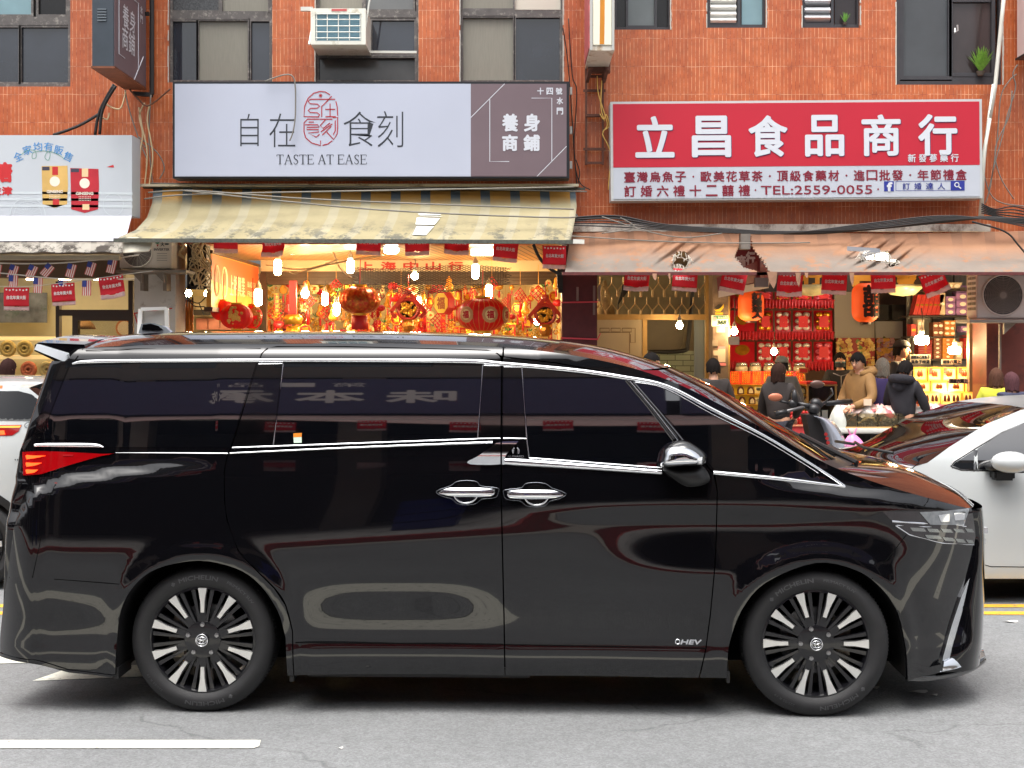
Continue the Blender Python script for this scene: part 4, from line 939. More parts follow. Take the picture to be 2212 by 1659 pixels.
for a in range(4):t=a*math.pi/4;lines(mb,[(558+16*math.cos(t),826+16*math.sin(t)),(558-16*math.cos(t),826-16*math.sin(t))],.008,d-.001*a,553,0,.25)
mb.build('seal_emblem',redink,ws)
mb=MB()
for ch,a,b,v0,v1 in(('養',1086,1118,247,283),('身',1133,1165,247,283),('商',1086,1117,292,325),('鋪',1132,1165,292,325)):textuv(mb,ch,a,v0,b,v1,d,bold=.008)
for ch,a,v0 in(('十',1161,190),('四',1181,190),('號',1201,190),('水',1203,211),('門',1203,233)):textuv(mb,ch,a,v0,a+13,v0+14,d,bold=.003)
for pl in([(1090,181),(1017,254)],[(1058,213),(1058,349),(1100,349)],[(1148,212),(1192,212),(1192,349)],[(1224,316),(1160,381)]):lines(mb,pl,.008,d)
mb.build('panel_lettering',wht,mv)
mb=MB()
for u,v in((1231,196),(1231,356),(1231,281)):rect(mb,u,v-8,u+5,v+8,d+.15,.05)
mb.build('bracket',M('galvanised_bracket',(180,178,172),.5,.5),ws)
d=16.1
rs=thing('shop_sign','wide red and white shop sign with big white characters, navy and maroon small print','sign',P(1720,432,d))
rs_m=M('sign_white_frame',(190,194,194),.45,var=.03)
mb=MB();rect(mb,1320,217,2122.5,431,d+.012,.3);mb.build('cabinet',rs_m,rs)
obox('red_face',1325.5,222,2117,359,d,.013,M('crimson_sign_face',(184,24,48),.5,var=.05,vscale=1.5),rs)
obox('white_face',1325.5,359.4,2117,427,d+.002,.011,M('white_sign_face_dull',(184,190,200),.45,var=.03),rs)
mb=MB();sh=MB()
for i,ch in enumerate('立昌食品商行'):
 c=1415.5+122.2*i;textuv(mb,ch,c-40,251,c+40,336,d-.004,bold=.014);textuv(sh,ch,c-39,252,c+41,337.2,d,bold=.016)
rowuv(mb,'新發蔘藥行',1962,335,2071,352,d-.004,gap=.4,bold=.002)
mb.build('lettering',wht,rs);sh.build('lettering_edge',M('navy_edge',(60,40,92),.5),rs)
mb=MB();mr=M('maroon_ink',(128,22,46),.5);d2=d+.002
rowuv(mb,'臺灣烏魚子・歐美花草茶・頂級食藥材・進口批發・年節禮盒',1349,369,2088,391,d2,gap=.22,bold=.0035)
rowuv(mb,'訂婚六禮十二囍禮',1349,399,1620,422,d2,gap=.45,bold=.0035);textuv(mb,'TEL:2559-0055',1644,401,1884,420,d2,bold=.0015)
for u in(1632,1897):rowuv(mb,'・',u-10,400,u+10,420,d2)
mb.build('small_lettering',mr,rs)
bl=M('sign_blue',(36,48,140),.5);mb=MB();rect(mb,1910,393,1931,414.5,d2-.004,.004);rect(mb,2054,393,2084,414,d2-.004,.004)
lines(mb,[(1935,393.5),(2054,393.5)],.005,d2);lines(mb,[(1935,413.5),(2054,413.5)],.005,d2);lines(mb,[(1935.4,393),(1935.4,414)],.005,d2)
rowuv(mb,'訂婚達人',1950,397,2041,411,d2,gap=.65,bold=.001)
bx=mb.build('search_box',bl,rs)
mb=MB();textuv(mb,'f',1917,396,1927,414,d2-.004,bold=.008)
q=d2-.005;mb2=[(2067+4.6*math.cos(a),401.5+4.6*math.sin(a))for a in np.linspace(0,6.28,15)];lines(mb,mb2,.012,q);lines(mb,[(2070,405),(2076,410)],.016,q)
mb.build('search_icons',wht,bx)
rs.rotation_euler.y=R(-.42)
d=15.7
lb=thing('billboard','white billboard with blue arched lettering and two ginseng pouches, left edge of the facade','billboard',P(100,522,d))
lbm=M('billboard_print',(186,192,198),.5,var=.03,vscale=2)
mb=MB();rect(mb,-330,292,285,466,d,.35);mb.build('panel',lbm,lb)
mb=MB();a0,a1=PX(285,d),PX(-330,d);z0,z1=PZ(466,d),PZ(521,d-.25)
mb.add([(a1,d-.002,z0),(a0,d-.002,z0),(a0,d-.27,z1),(a1,d-.27,z1),(a1,d+.3,z1),(a0,d+.3,z1)],[(0,3,2,1),(3,4,5,2)]);mb.build('valance',M('lilac_white_valance',(172,170,182),.5,var=.03),lb)
mb=MB()
for i,ch in enumerate('全家均有販售'):
 t=-.62+.248*i;cx,cy=93+150*math.sin(t)*.62,462-146*math.cos(t*.9);s=9.6
 vs,fs=text_mesh(ch);mn,mx=vs.min(0),vs.max(0);n=(vs-(mn+mx)/2)/(mx-mn)*2*s;c,sn=math.cos(t*.7),math.sin(t*.7)
 for k in(0,.5):mb.add([(PX(cx+a*c+b*sn+k,d),d-.003-k*.001,PZ(cy-(-a*sn+b*c),d))for a,b in n],fs)
mb.build('arched_lettering',M('sky_blue_ink',(70,140,200),.5),lb)
mb=MB();lines(mb,spl([(46,334),(60,325),(76,326),(78,340),(70,342),(72,330),(92,326),(108,330),(105,346),(97,340),(104,328),(122,332),(139,343)],5),.006,d);mb.build('squiggle',M('green_ink',(90,150,130),.5),lb)
mb=MB();textuv(mb,'糖',-18,352,25,392,d,bold=.012);textuv(mb,'生津',-18,404,26,421,d,bold=.006);mb.add([(PX(230,d),d-.003,PZ(361,d)),(PX(247,d),d-.003,PZ(362,d)),(PX(245,d),d-.003,PZ(356,d))],[(0,1,2)])
mb.build('red_lettering',M('bright_red_ink',(196,40,44),.5),lb)
mb=MB()
for k in range(3):lines(mb,[(-60,416+14*k),(286,418+14*k)],.03,d+.001)
lines(mb,[(60+38*math.cos(t),465-38*math.sin(t))for t in np.linspace(0,3.14,20)],.012,d);lines(mb,[(60+30*math.cos(t),465-30*math.sin(t))for t in np.linspace(0,3.14,20)],.006,d)
for t in np.linspace(.2,2.9,9):lines(mb,[(60+10*math.cos(t),465-10*math.sin(t)),(60+30*math.cos(t),465-30*math.sin(t))],.004,d-.0005)
lines(mb,[(245+22*math.cos(t),442-24*math.sin(t))for t in np.linspace(0,6.28,24)],.008,d)
mb.build('faint_drawing',M('pale_grey_print',(198,206,210),.5),lb)
for nm,c,u0,u1,v0,v1,l in(('pouch',(206,168,96),90,147,359,447,'ochre printed pouch'),('pouch',(178,34,48),152,214,363,458,'red printed pouch')):
 mb=MB();w=u1-u0;poly=[(u0,v0),(u0+w*.98,v0-1+(3 if u0>150 else 0)),(u1,v0+40),(u1-2,v1-6),(u0+w*.5,v1+2),(u0+2,v1-6)]
 mb.prism([(PX(a,d),PZ(b,d))for a,b in poly],d-.003,d);p=mb.build(nm,M(l.replace(' ','_'),c,.5,var=.12,vscale=6),lb);p['label']=l
 mb=MB();ds=d-.003;mb.mat(0);mb.prism([(PX(u0+w*.5+11*math.cos(t),d),PZ(v0+33+11*math.sin(t),d))for t in np.linspace(0,6.28,18)],ds-.002,ds)
 textuv(mb,'GINSENG',u0+w*.2,v0+52,u1-w*.2,v0+58,ds,bold=.002)
 for k in range(3):textuv(mb,'IIIIIIII',u0+w*.3,v0+61+4*k,u1-w*.3,v0+63+4*k,ds)
 mb.mat(1);rect(mb,u0+w*.4,v0+1,u0+w*.62,v0+19,ds-.001,.002);rect(mb,u0+w*.42,v1-17,u0+w*.66,v1-5,ds-.001,.002)
 mb.mat(2);rect(mb,u0+1,v0+1,u0+w*.3,v0+9,ds-.001,.002)
 mb.build('print',[M('pouch_print_white',(232,222,206),.5),M('pouch_print_%d'%u0,(186,40,40)if u0<100 else(224,196,150),.5),M('pouch_print_dark',(60,56,72),.5)],p)
def facex(X):
 def f(u,v):dd=X*F/(u-CU);return(X,dd,PZ(v,dd))
 return f
X0,X1,dn,df=PX(199,15.05),PX(246,15.05),15.05,16.35;zb=4.97
bs=thing('projecting_sign','charcoal and mauve sign box jutting from the wall above the left column','sign',((X0+X1)/2,15.7,zb))
mb=MB();mb.box((X0,dn,zb+.02),(X1-.004,df,8));mb.build('cabinet',M('slate_cabinet',(62,70,78),.4,.3,var=.1),bs)
mb=MB();mb.box((X0-.01,dn-.01,zb),(X1+.012,df,zb+.022));mb.build('base_tray',M('rusty_brown_tray',(112,64,40),.7,var=.3,vscale=8),bs)
mb=MB();mb.box((X1-.004,dn+.02,zb+.03),(X1+.006,df,8));mb.build('side_face',M('mauve_sign_face',(108,92,98)),bs)
fx=facex(X1+.009)
def side_text(mb,s,u0,v0,u1,v1,f,bold=.004):
 a,b=f(u0,v1),f(u1,v0);vs,fs=text_mesh(s);mn,mx=vs.min(0),vs.max(0)
 for i,(p,q)in enumerate(((0,0),(bold,0),(0,bold),(-bold,0))):
  mb.add([(a[0]+.001+i*.0004,a[1]+(b[1]-a[1])*k+p,a[2]+(b[2]-a[2])*l+q)for k,l in(vs-mn)/(mx-mn)],fs)
mb=MB()
for ch,a,b,v0,v1 in(('養',265,278,17,55),('身',280,292,30,66),('商',264,276,64,102),('鋪',278,291,76,113),('水',303,308,16,27),('門',303,308,36,48)):side_text(mb,ch,a,v0,b,v1,fx,.004)
for a,b in(((257,0),(257,116)),((257,116),(270,126)),((299,6),(299,148)),((310,122),(290,172)),((290,0),(300,8))):mb.bar(fx(*a),fx(*b),.01,.004)
mb.build('lettering',wht,bs)
mb=MB()
for k in range(5):mb.box((PX(211,dn),dn-.012,PZ(19+6*k,dn)),(PX(230,dn),dn,PZ(21.5+6*k,dn)))
mb.build('vent_slats',M('vent_slat',(110,118,124),.4,.4),bs)
mb=MB();mb.tube([P(328,-40,16.4),P(328,204,16.4)],.03,6);mb.bar(P(288,202,16.4),P(330,205,16.4),.05);mb.bar(P(318,30,16.4),P(312,30,16.3),.05);mb.build('bracket',M('black_bracket',(34,30,30),.6),bs)
X0,X1,dn,df=PX(1275,15.33),PX(1327,15.33),15.33,16.35;zb=PZ(109,15.33)
ms=thing('projecting_sign','narrow white sign box with a yellow rust run, jutting between the two big signs','sign',((X0+X1)/2,15.8,zb))
mb=MB();mb.box((X0,dn,zb),(X1,df,8));mb.build('cabinet',M('old_white_cabinet',(208,204,192),.5,var=.08,vscale=5,dirt=(150,120,80),dscale=5,damt=.3),ms)
mb=MB();mb.box((PX(1281,dn),dn-.012,zb+.06),(PX(1321,dn),dn,8),bev=.005);mb.build('front_panel',M('ivory_panel',(232,228,206),.5),ms)
mb=MB();mb.grid(lambda a,b:(PX(1300-5+10*a+1.2*math.sin(b*9),dn),dn-.014,zb+.07+3.3*b),2,12);mb.build('rust_run',M('yellow_rust',(200,128,24),.7,var=.3,vscale=9,stretch=(1,1,.2)),ms)
mb=MB()
for u in(1277,1324):mb.box((PX(u-2.6,dn),dn-.016,zb),(PX(u+2.6,dn),dn,8))
mb.build('edge_strip',M('aluminium_strip',(190,190,184),.4,.5),ms)
mb=MB();mb.box((X0-.012,dn+.1,zb+.05),(X0,df,8));mb.build('side_face',M('pink_striped_face',(190,96,100),.5,var=.4,vscale=14,stretch=(1,6,1)),ms)
mb=MB()
for u in(1266,1302):mb.bar(P(u,146,16.42),P(u,356,16.42),.028,.028)
for v in(165,196,250,322,352):mb.bar(P(1260 if v in(196,322)else 1265,v,16.42),P(1308 if v in(196,322)else 1303,v,16.42),.035 if v!=250 else .07,.03)
mb.bar(P(1270,147,16.3),P(1318,147,16.3),.12);mb.bar(P(1268,176,16.35),P(1276,147,16.1),.04);mb.bar(P(1304,176,16.35),P(1312,147,16.1),.04)
mb.build('support_frame',M('rusty_steel',(92,56,44),.8,var=.3,vscale=20),ms)
X1=PX(2197,16.35);es=thing('projecting_sign','pale pink sign box cut off by the right edge of the photo','sign',(X1+.15,15.8,PZ(126,16.35)))
mb=MB();mb.box((X1,15.4,PZ(126,16.35)),(X1+.3,16.35,8));mb.build('cabinet',M('pale_pink_panel',(222,196,192),.5,var=.06),es)
mb=MB();mb.box((X1-.02,15.38,PZ(130,16.35)),(X1+.32,16.36,PZ(126,16.35)));mb.build('base_tray',frame_k,es)
# -- air conditioners
acw=M('ac_cream',(224,224,212),.5,var=.05,vscale=4,dirt=(180,170,146),dscale=4,damt=.25)
t=thing('window_air_conditioner','cream window air conditioner with blue fins behind a wire guard','air conditioner',P(732,95,15.9));d=15.9
mb=MB()
for q in((671,18,681,96),(780,18,790,96),(681,18,780,28),(681,88,780,96)):rect(mb,*q,d,.05)
mb.box((PX(671,d),d+.05,PZ(96,d)),(PX(790,d),d+.62,PZ(18,d)));mb.build('case',acw,t)
obox('fins',681,28,780,88,d+.02,.03,M('blue_fins',(98,134,148),.5,var=.25,vscale=60,stretch=(.2,1,3)),t)
mb=MB()
for u in(684,707,731,755,778):mb.tube([P(u,29,d-.005),P(u,87,d-.005)],.006,4)
for v in(30,42,56,69,82):mb.tube([P(682,v,d-.008),P(779,v,d-.008)],.006,4)
mb.build('wire_guard',M('guard_white',(232,232,224),.4),t)
obox('maker_plate',716,19,749,24,d-.004,.004,M('plate_red',(190,90,88),.5),t)
mb=MB();mb.bar(P(801,-20,15.95),P(790,60,15.95),.02,.02);mb.bar(P(650,20,16.3),P(676,20,16.3),.05);mb.bar(P(668,96,15.9),P(680,24,16.3),.02);mb.bar(P(686,112,16.4),P(900,113,16.4),.03);mb.build('bracket',M('zinc_bar',(206,206,198),.5,.3),t)
def outdoor_unit(label,u0,v0,u1,v1,d,dep,fu,fv,fr,col,side=True):
 t=thing('outdoor_air_conditioner',label,'air conditioner',P((u0+u1)/2,v1,d));mb=MB();mb.box((PX(u0,d),d,PZ(v1,d)),(PX(u1,d),d+dep,PZ(v0,d)),bev=.012);mb.build('case',M('ac_case_%d'%u0,col,.5,var=.05,vscale=4),t)
 r=fr*d/F;c=P(fu,fv,d);mb=MB();mb.lathe([(r*1.0,-.008),(r*.98,.004),(.01,.006)],c+Vector((0,-.002,0)),40,'y');mb.build('fan_opening',M('fan_dark',(52,44,44),.6),t)
 mb=MB();n=12
 for k in range(1,n):rr=r*k/n;mb.tube([c+Vector((rr*math.cos(a),-.014,rr*math.sin(a)))for a in np.linspace(0,6.283,33)],.0035,4,cap=False)
 for k in range(16):a=k*math.pi/8;mb.tube([c+Vector((.02*math.cos(a),-.016,.02*math.sin(a))),c+Vector((r*math.cos(a),-.012,r*math.sin(a)))],.003,4)
 mb.lathe([(.045,-.006),(.045,-.02),(.001,-.022)],c,16,'y');mb.build('fan_guard',M('guard_%d'%u0,tuple(int(x*.72)for x in col),.5),t)
 mb=MB();mb.tube([c+Vector((r*1.04*math.cos(a),-.008,r*1.04*math.sin(a)))for a in np.linspace(0,6.283,41)],.012,6,cap=False);mb.build('fan_ring',MATS['ac_case_%d'%u0],t)
 return t
t=outdoor_unit('pinkish outdoor air conditioner on a shelf at the right end of the orange awning',2110,594,2262,688,15.8,.34,2166,637.5,42,(196,178,172))
mb=MB()
for k in range(7):z=PZ(604+11*k,15.9);mb.box((PX(2110,15.8)-.006,15.84,z),(PX(2110,15.8),15.95,z+.035));mb.box((PX(2110,15.8)-.006,15.98,z),(PX(2110,15.8),16.1,z+.035))
mb.build('side_grille',M('grille_brown',(96,78,66),.6),t)
mb=MB();rect(mb,2095,690,2262,697,15.75,.5);mb.prism([(PX(2169,15.9),PZ(697,15.9)),(PX(2196,15.9),PZ(697,15.9)),(PX(2169,15.9),PZ(722,15.9))],15.9,15.94);rect(mb,2159,700,2163,800,16.3,.04);mb.build('shelf',M('grey_shelf',(150,140,132),.6,.2,var=.15),t)
t=outdoor_unit('cream outdoor air conditioner half covered by canvas under the cream awning corner',258,512,370,580,16.0,.3,297,545,31,(214,206,192))
mb=MB();textuv(mb,'INVERTER',333,536.5,366,541.5,16.0,bold=.001);textuv(mb,'大',347,524,355,532,16.0,bold=.002);textuv(mb,'一',357,526,364,528.5,16.0,bold=.003);mb.mat(1);mb.prism([(PX(a,16),PZ(b,16))for a,b in((335,525),(340,519),(345,525),(340,527))],15.997,16);mb.mat(2);mb.prism([(PX(a,16),PZ(b,16))for a,b in((338,528),(343,528),(340,533))],15.997,16)
mb.build('maker_mark',[ink,M('mark_green',(40,100,60),.5),M('mark_red',(170,40,30),.5)],t)
mb=MB()
for k in range(4):rect(mb,339,547+5*k,361,548.2+5*k,15.995,.006)
mb.build('case_slots',M('slot_grey',(150,144,134),.6),t)
mb=MB();rect(mb,250,583,402,589,15.9,.45)
for u in(303,352):rect(mb,u,589,u+8,628,16.2,.2);mb.prism([(PX(u-16,16),PZ(590,16)),(PX(u+5,16),PZ(590,16)),(PX(u+5,16),PZ(612,16))],15.95,15.98)
mb.build('shelf',M('weathered_shelf',(126,116,104),.7,.2,var=.2,vscale=10),t)
# -- awnings
def canvas_mat(name,base,s1,s2,top,stain,per,streak=1.,thr=.52,v0=.62):
 """faded striped canvas: strong stripes under the rail, bleached middle, mould along the hem"""
 m=bpy.data.materials.new(name);m.use_nodes=True;nt=m.node_tree;b=nt.nodes['Principled BSDF'];L=nt.links.new
 tc=nt.nodes.new('ShaderNodeTexCoord');sp=nt.nodes.new('ShaderNodeSeparateXYZ');L(tc.outputs['UV'],sp.inputs[0])
 def noise(s,d=6,r=.65,v=None):n=nt.nodes.new('ShaderNodeTexNoise');n.inputs['Scale'].default_value=s;n.inputs['Detail'].default_value=d;n.inputs['Roughness'].default_value=r;L(v or tc.outputs['Object'],n.inputs['Vector']);return n.outputs['Fac']
 def rng(f,a,b_,c,d):q=nt.nodes.new('ShaderNodeMapRange');q.inputs[1].default_value=a;q.inputs[2].default_value=b_;q.inputs[3].default_value=c;q.inputs[4].default_value=d;L(f,q.inputs[0]);return q.outputs[0]
 def math_(op,a,b_):q=nt.nodes.new('ShaderNodeMath');q.operation=op;[L(x,q.inputs[i])if not isinstance(x,(int,float))else setattr(q.inputs[i],'default_value',x)for i,x in enumerate((a,b_))];return q.outputs[0]
 def mix(f,a,b_):
  q=nt.nodes.new('ShaderNodeMix');q.data_type='RGBA';L(f,q.inputs[0])
  for i,x in((6,a),(7,b_)):
   if isinstance(x,tuple):q.inputs[i].default_value=x
   else:L(x,q.inputs[i])
  return q.outputs[2]
 U,V=sp.outputs[0],sp.outputs[1]
 fr=math_('FRACT',math_('MULTIPLY',U,per),0.);stripe=math_('LESS_THAN',fr,.32)
 topc=mix(stripe,lin(s1),lin(s2));midc=mix(math_('MULTIPLY',stripe,.45),lin(base),lin(top))
 k=rng(math_('ADD',V,math_('MULTIPLY',noise(3),.16)),.20,.36,0,1)
 c=mix(k,topc,midc)
 mp=nt.nodes.new('ShaderNodeMapping');mp.inputs['Scale'].default_value=(1.2,1,1.2);L(tc.outputs['Object'],mp.inputs[0])
 hem=math_('MULTIPLY',rng(V,v0,min(1.,v0+.4),0,1),rng(noise(3.2,8,.75,mp.outputs[0]),thr,thr+.08,0,1))
 c=mix(math_('MULTIPLY',hem,streak),c,lin(stain))
 c=mix(rng(V,.965,.985,0,.8),c,lin(tuple(x*.5 for x in stain)))
 q=nt.nodes.new('ShaderNodeMix');q.data_type='RGBA';q.blend_type='MULTIPLY';q.inputs[0].default_value=1;L(c,q.inputs[6]);L(rng(noise(1.6),.3,.7,.84,1.1),q.inputs[7])
 L(q.outputs[2],b.inputs['Base Color']);b.inputs['Roughness'].default_value=.85
 bp=nt.nodes.new('ShaderNodeBump');bp.inputs['Strength'].default_value=.25;bp.inputs['Distance'].default_value=.02;L(noise(7),bp.inputs['Height']);L(bp.outputs[0],b.inputs['Normal'])
 return m
def cloth_grid(name,fn,nu,nv,mat,parent,keep=None,solid=.006):
 mb=MB();mb.grid(fn,nu,nv,keep);o=mb.build(name,mat,parent,smooth=True,solid=solid)
 uvl=o.data.uv_layers.new(name='UVMap');n=nu+1
 for l in o.data.loops:uvl.data[l.index].uv=((l.vertex_index%n)/nu,(l.vertex_index//n)/nv)
 return o
def edge_interp(pts,b):
 vs=[p[0]for p in pts];return tuple(np.interp(b,vs,[p[i]for p in pts])for i in(1,2,3))
aw=thing('awning','cream awning with faded yellow and blue stripes and mould along its hem','awning',P(740,522,15.3))
le=[(0,331,404,16.4),(.25,328,438,16.2),(.5,316,470,15.9),(.75,292,497,15.55),(.93,256,513,15.25),(1,252,517,15.2)]
re=[(0,1243,410,16.4),(.3,1246,446,16.1),(.6,1241,482,15.7),(.9,1234,516,15.25),(1,1233,521,15.2)]
def cream_fn(a,b):
 u0,v0,d0=edge_interp(le,b);u1,v1,d1=edge_interp(re,b);u=u0+(u1-u0)*a;sag=7*math.sin(math.pi*a)*(1-b)-3*math.sin(a*2.2*math.pi)*b*(1-b)*2
 p=P(u,v0+(v1-v0)*a+sag*.5,d0+(d1-d0)*a);w=math.sin(a*40+b*2)*.006*b+.03*math.sin(math.pi*b)*math.sin(a*7+1);p.y+=w;p.z+=-.012*abs(math.sin(a*31))*(b>.9)
 return p
cloth_grid('canopy',cream_fn,120,24,canvas_mat('cream_canvas',(156,146,112),(176,128,54),(80,92,100),(164,160,142),(82,84,78),14.2,.9,.50,.5),aw)
mb=MB();mb.bar(P(246,519,15.18),P(1259,523,15.18),.035,.045);mb.bar(P(310,405,16.4),P(1264,408,16.4),.05,.03);mb.build('front_bar',M('grimy_bar',(78,80,72),.7,var=.4,vscale=30),aw)
mb=MB();mb.bar(P(1238,521.5,15.14),P(1262,522.5,15.14),.045,.05);mb.build('bar_end',M('bar_end_white',(216,214,204),.5),aw)
mb=MB()
for v,h,a,b in((455,3,893,946),(459,2,897,950),(463,16,893,944),(481,22,900,938)):
 for k in range(3):mb.add([cream_fn((u-300)/940,(vv-408)/113)+Vector((0,-.03-.004*k,0))for u,vv in((a+k*3,v),(b-k*4,v+1),(b-6-k,v+h),(a+3+k,v+h-1))],[(0,3,2,1)])
mb.build('tape_patch',M('white_tape',(224,226,222),.5,var=.1,vscale=30),aw)
rail=obox('wall_rail',300,397,1250,402.5,16.3,.1,M('pale_rail',(206,196,170),.6,var=.12,vscale=3,dirt=(120,100,76),dscale=3,damt=.3),bld)
obox('beam_band',1236,484,2140,500,16.35,.12,M('flaking_white_band',(196,190,180),.7,var=.12,vscale=4,dirt=(96,72,58),dscale=3,damt=.5),bld)
oc=canvas_mat('orange_canvas',(154,114,86),(148,106,80),(132,96,74),(146,108,84),(124,118,110),9,.9,.40,.3)
def orange_awning(label,u0,u1,ub0,ub1,holes,ragged_l=None,ragged_r=None,seed=1):
 t=thing('awning',label,'awning',P((u0+u1)/2,590,15.2));rr=random.Random(seed)
 def fn(a,b):
  u=(u0+(u1-u0)*a)*(1-b)+(ub0+(ub1-ub0)*a)*b;v=502+88*b**.85+3*math.sin(a*6+seed)*(1-b)
  p=P(u,v,16.35-1.25*b);w=sum(math.exp(-((u-h[0])/60)**2)for h in holes);p.y+=.05*math.sin(a*9+b*3)*math.sin(math.pi*b)+.012*math.sin(a*61+4*b)+.04*w*math.sin(u*.16+v*.22)*math.sin(math.pi*b);return p
 nu,nv=int((u1-u0)/1.4),64
 def uvof(a,b):return(u0+(u1-u0)*a)*(1-b)+(ub0+(ub1-ub0)*a)*b,502+88*b**.85
 def keep(a,b):
  u,v=uvof(a,b);n=2.2*math.sin(u*.9+v*.4)+1.6*math.sin(v*1.3-u*.5)
  for(cu,cv,ru,rv)in holes:
   if((u-cu)/ru)**2+((v-cv)/rv)**2<1+n*.05:return False
  if ragged_l and u<np.interp(v,[q[1]for q in ragged_l],[q[0]for q in ragged_l])+n:return False
  if ragged_r and u>np.interp(v,[q[1]for q in ragged_r],[q[0]for q in ragged_r])+n:return False
  return True
 cloth_grid('canopy',fn,nu,nv,oc,t,keep)
 mb=MB()
 for cu,cv,ru,rv in holes:
  for k in range(46):
   a=rr.uniform(0,6.28);q=P(cu+ru*1.02*math.cos(a),cv+rv*1.02*math.sin(a),15.5);l=rr.uniform(.03,.13)
   mb.tube([q,q+Vector((rr.uniform(-.03,.03),-.02,-l*.6)),q+Vector((rr.uniform(-.07,.07),-.03,-l))],.0035,4)
 mb.build('frayed_threads',M('pale_threads',(206,200,188),.9),t)
 mb=MB();mb.bar(P(ub0-6,591,15.08),P(ub1+6,591,15.08),.03,.035);mb.build('front_bar',M('dark_red_bar',(96,44,42),.6,var=.3,vscale=20),t)
 return t
oa=orange_awning('faded orange awning with one torn hole, right of the cream awning',1232,1602,1220,1660,[(1471,563,19,19),(1464,578,13,8)],ragged_r=[(1598,500),(1597,527),(1586,552),(1605,577),(1650,592)],seed=2)
ob=orange_awning('faded orange awning torn open in two places, over the gift shop',1619,2270,1640,2290,[(1896,553,26,12),(1872,548,16,7),(1926,568,18,8)],ragged_l=[(1620,505),(1626,535),(1646,560),(1664,592)],seed=5)
mb=MB()
for u,v,l,w in((1414,594,12,10),(1446,594,11,5),(1668,590,34,22),(1724,592,28,12),(1840,592,26,10),(1742,592,9,8)):
 mb.add([P(u-w/2,v-3,15.06),P(u+w/2,v-3,15.06),P(u+w*.4,v+l*.6,15.03),P(u+w*.15,v+l,15.0),P(u-w*.3,v+l*.55,15.02)],[(0,4,3,2,1)])
mb.build('hanging_scrap',oc,ob,solid=.004)
mb=MB();mb.bar(P(1830,537,15.6),P(1895,541,15.5),.05);mb.bar(P(1862,553,15.5),P(1900,541,15.5),.05);mb.build('folding_arm',M('silver_arm',(196,198,204),.35,.7),ob)
mb=MB();rect(mb,1601,505,1621,538,15.9,.15);mb.build('wall_bracket',M('grey_bracket',(120,112,104),.7,var=.2,vscale=12),bld)
lawn=thing('awning','narrow mouldy grey-white awning under the billboard on the left','awning',P(60,548,15.2))
gc=canvas_mat('grey_canvas',(160,155,145),(140,132,122),(104,98,90),(146,141,131),(62,56,50),16,1.,.46,.05)
cloth_grid('valance',lambda a,b:P(-330+602*a,521+25*b+1.2*math.sin(a*60)*b,15.45-.15*b),90,8,gc,lawn)
cloth_grid('corner_flap',lambda a,b:P(264+(68-12*b*b)*a+2*b,513+34*b-4*a*b,15.3-.1*b-.03*math.sin(a*5)),14,10,M('clean_canvas',(208,202,184),.8,var=.05),lawn)
mb=MB();mb.box((PX(-330,15.6),15.5,PZ(562,15.6)),(PX(262,15.6),15.62,PZ(552,15.6)));mb.build('awning_beam',M('pale_beam',(182,172,150),.7,var=.1),lawn)
# -- red festival pennants and little flags
pr=M('pennant_red',(230,60,74),.7,var=.08,vscale=9);pw=M('pennant_pink_white',(226,200,200),.7,var=.1,vscale=30);pwt=M('pennant_white',(236,226,222),.7)
for m_ in(pr,pw):glow_through(m_,.5)
def pennant_meshes(cw=1.,sh=0.):
 w,h=.285,.262
 wob=lambda x,z:cw*.016*math.sin(x*19+cw)*(-z/h)+.018*math.sin(z*13*cw)
 cl=MB();cl.mat(0);cl.grid(lambda a,b:(w*(a-.5),wob(w*(a-.5),-h*.82*b),-h*.82*b),14,10);cl.mat(1)
 rr=random.Random(4);hs_=[rr.uniform(.83,.9)for _ in range(15)]
 cl.grid(lambda a,b:(w*(a-.5),wob(w*(a-.5),-h)-.0012,-h*((hs_[int(a*14)]-.05)*(1-b)+(1.+.012*math.sin(a*50))*b)),14,3)
 tx=MB();text_in(tx,'台北年貨大街',-w*.38,-h*.52,w*.38,-h*.36,-.012,place=lambda x,y,z:(x,y+wob(x,z),z),bold=.0012)
 for k in range(7):cx=w*(-.40+.133*k);cz=-h*(.10+.02*(k%2));tx.add([(cx+.0105*math.cos(t),wob(cx,cz)-.004,cz+.0105*math.sin(t))for t in np.arange(8)*.785],[tuple(range(8))])
 return cl,tx
PENS=[(492,525,522,-3,15.6,1.4),(592,522,15.6),(798,521,15.6),(900,522,15.6),(991,520,15.6),(1097,530,15.5),(1198,533,15.4)]
cl,tx=pennant_meshes();S=15.4/1.0
pen_spots=[(490,496,2,'above the orange wall board',1),(591,505,-2,'beside the bulb nearest the orange wall board',1),(797,503,2,'between a hanging bulb and the big cool white lamp',1),(899,502,-3,'just right of the big cool white lamp',1),(990,503,4,'above the fascia lettering end',1),(1095,517,6,'right of the fluorescent tube, hanging askew',1),(1197,531,1,'in front of the cream awning end',1),(1378,580,3,'over the lattice of the stair door',1),(1481,581,4,'beside the torn hole over the stair door',1),(1590,582,12,'slanting beside the orange lantern with black writing',1),(1708,590,2,'behind a torn orange scrap',1),(1803,587,3,'left of the lantern with double happiness',1),(1906,584,-2,'right of the lantern with double happiness',1),(2009,588,-24,'folded up beside the shelves of boxes',1),(36,621,0,'leftmost below the little striped flags',.98),(136,612,-4,'between two little striped flags',.94),(239,597,-10,'rightmost below the little striped flags, tilted',.98)]
first=None;alt=None
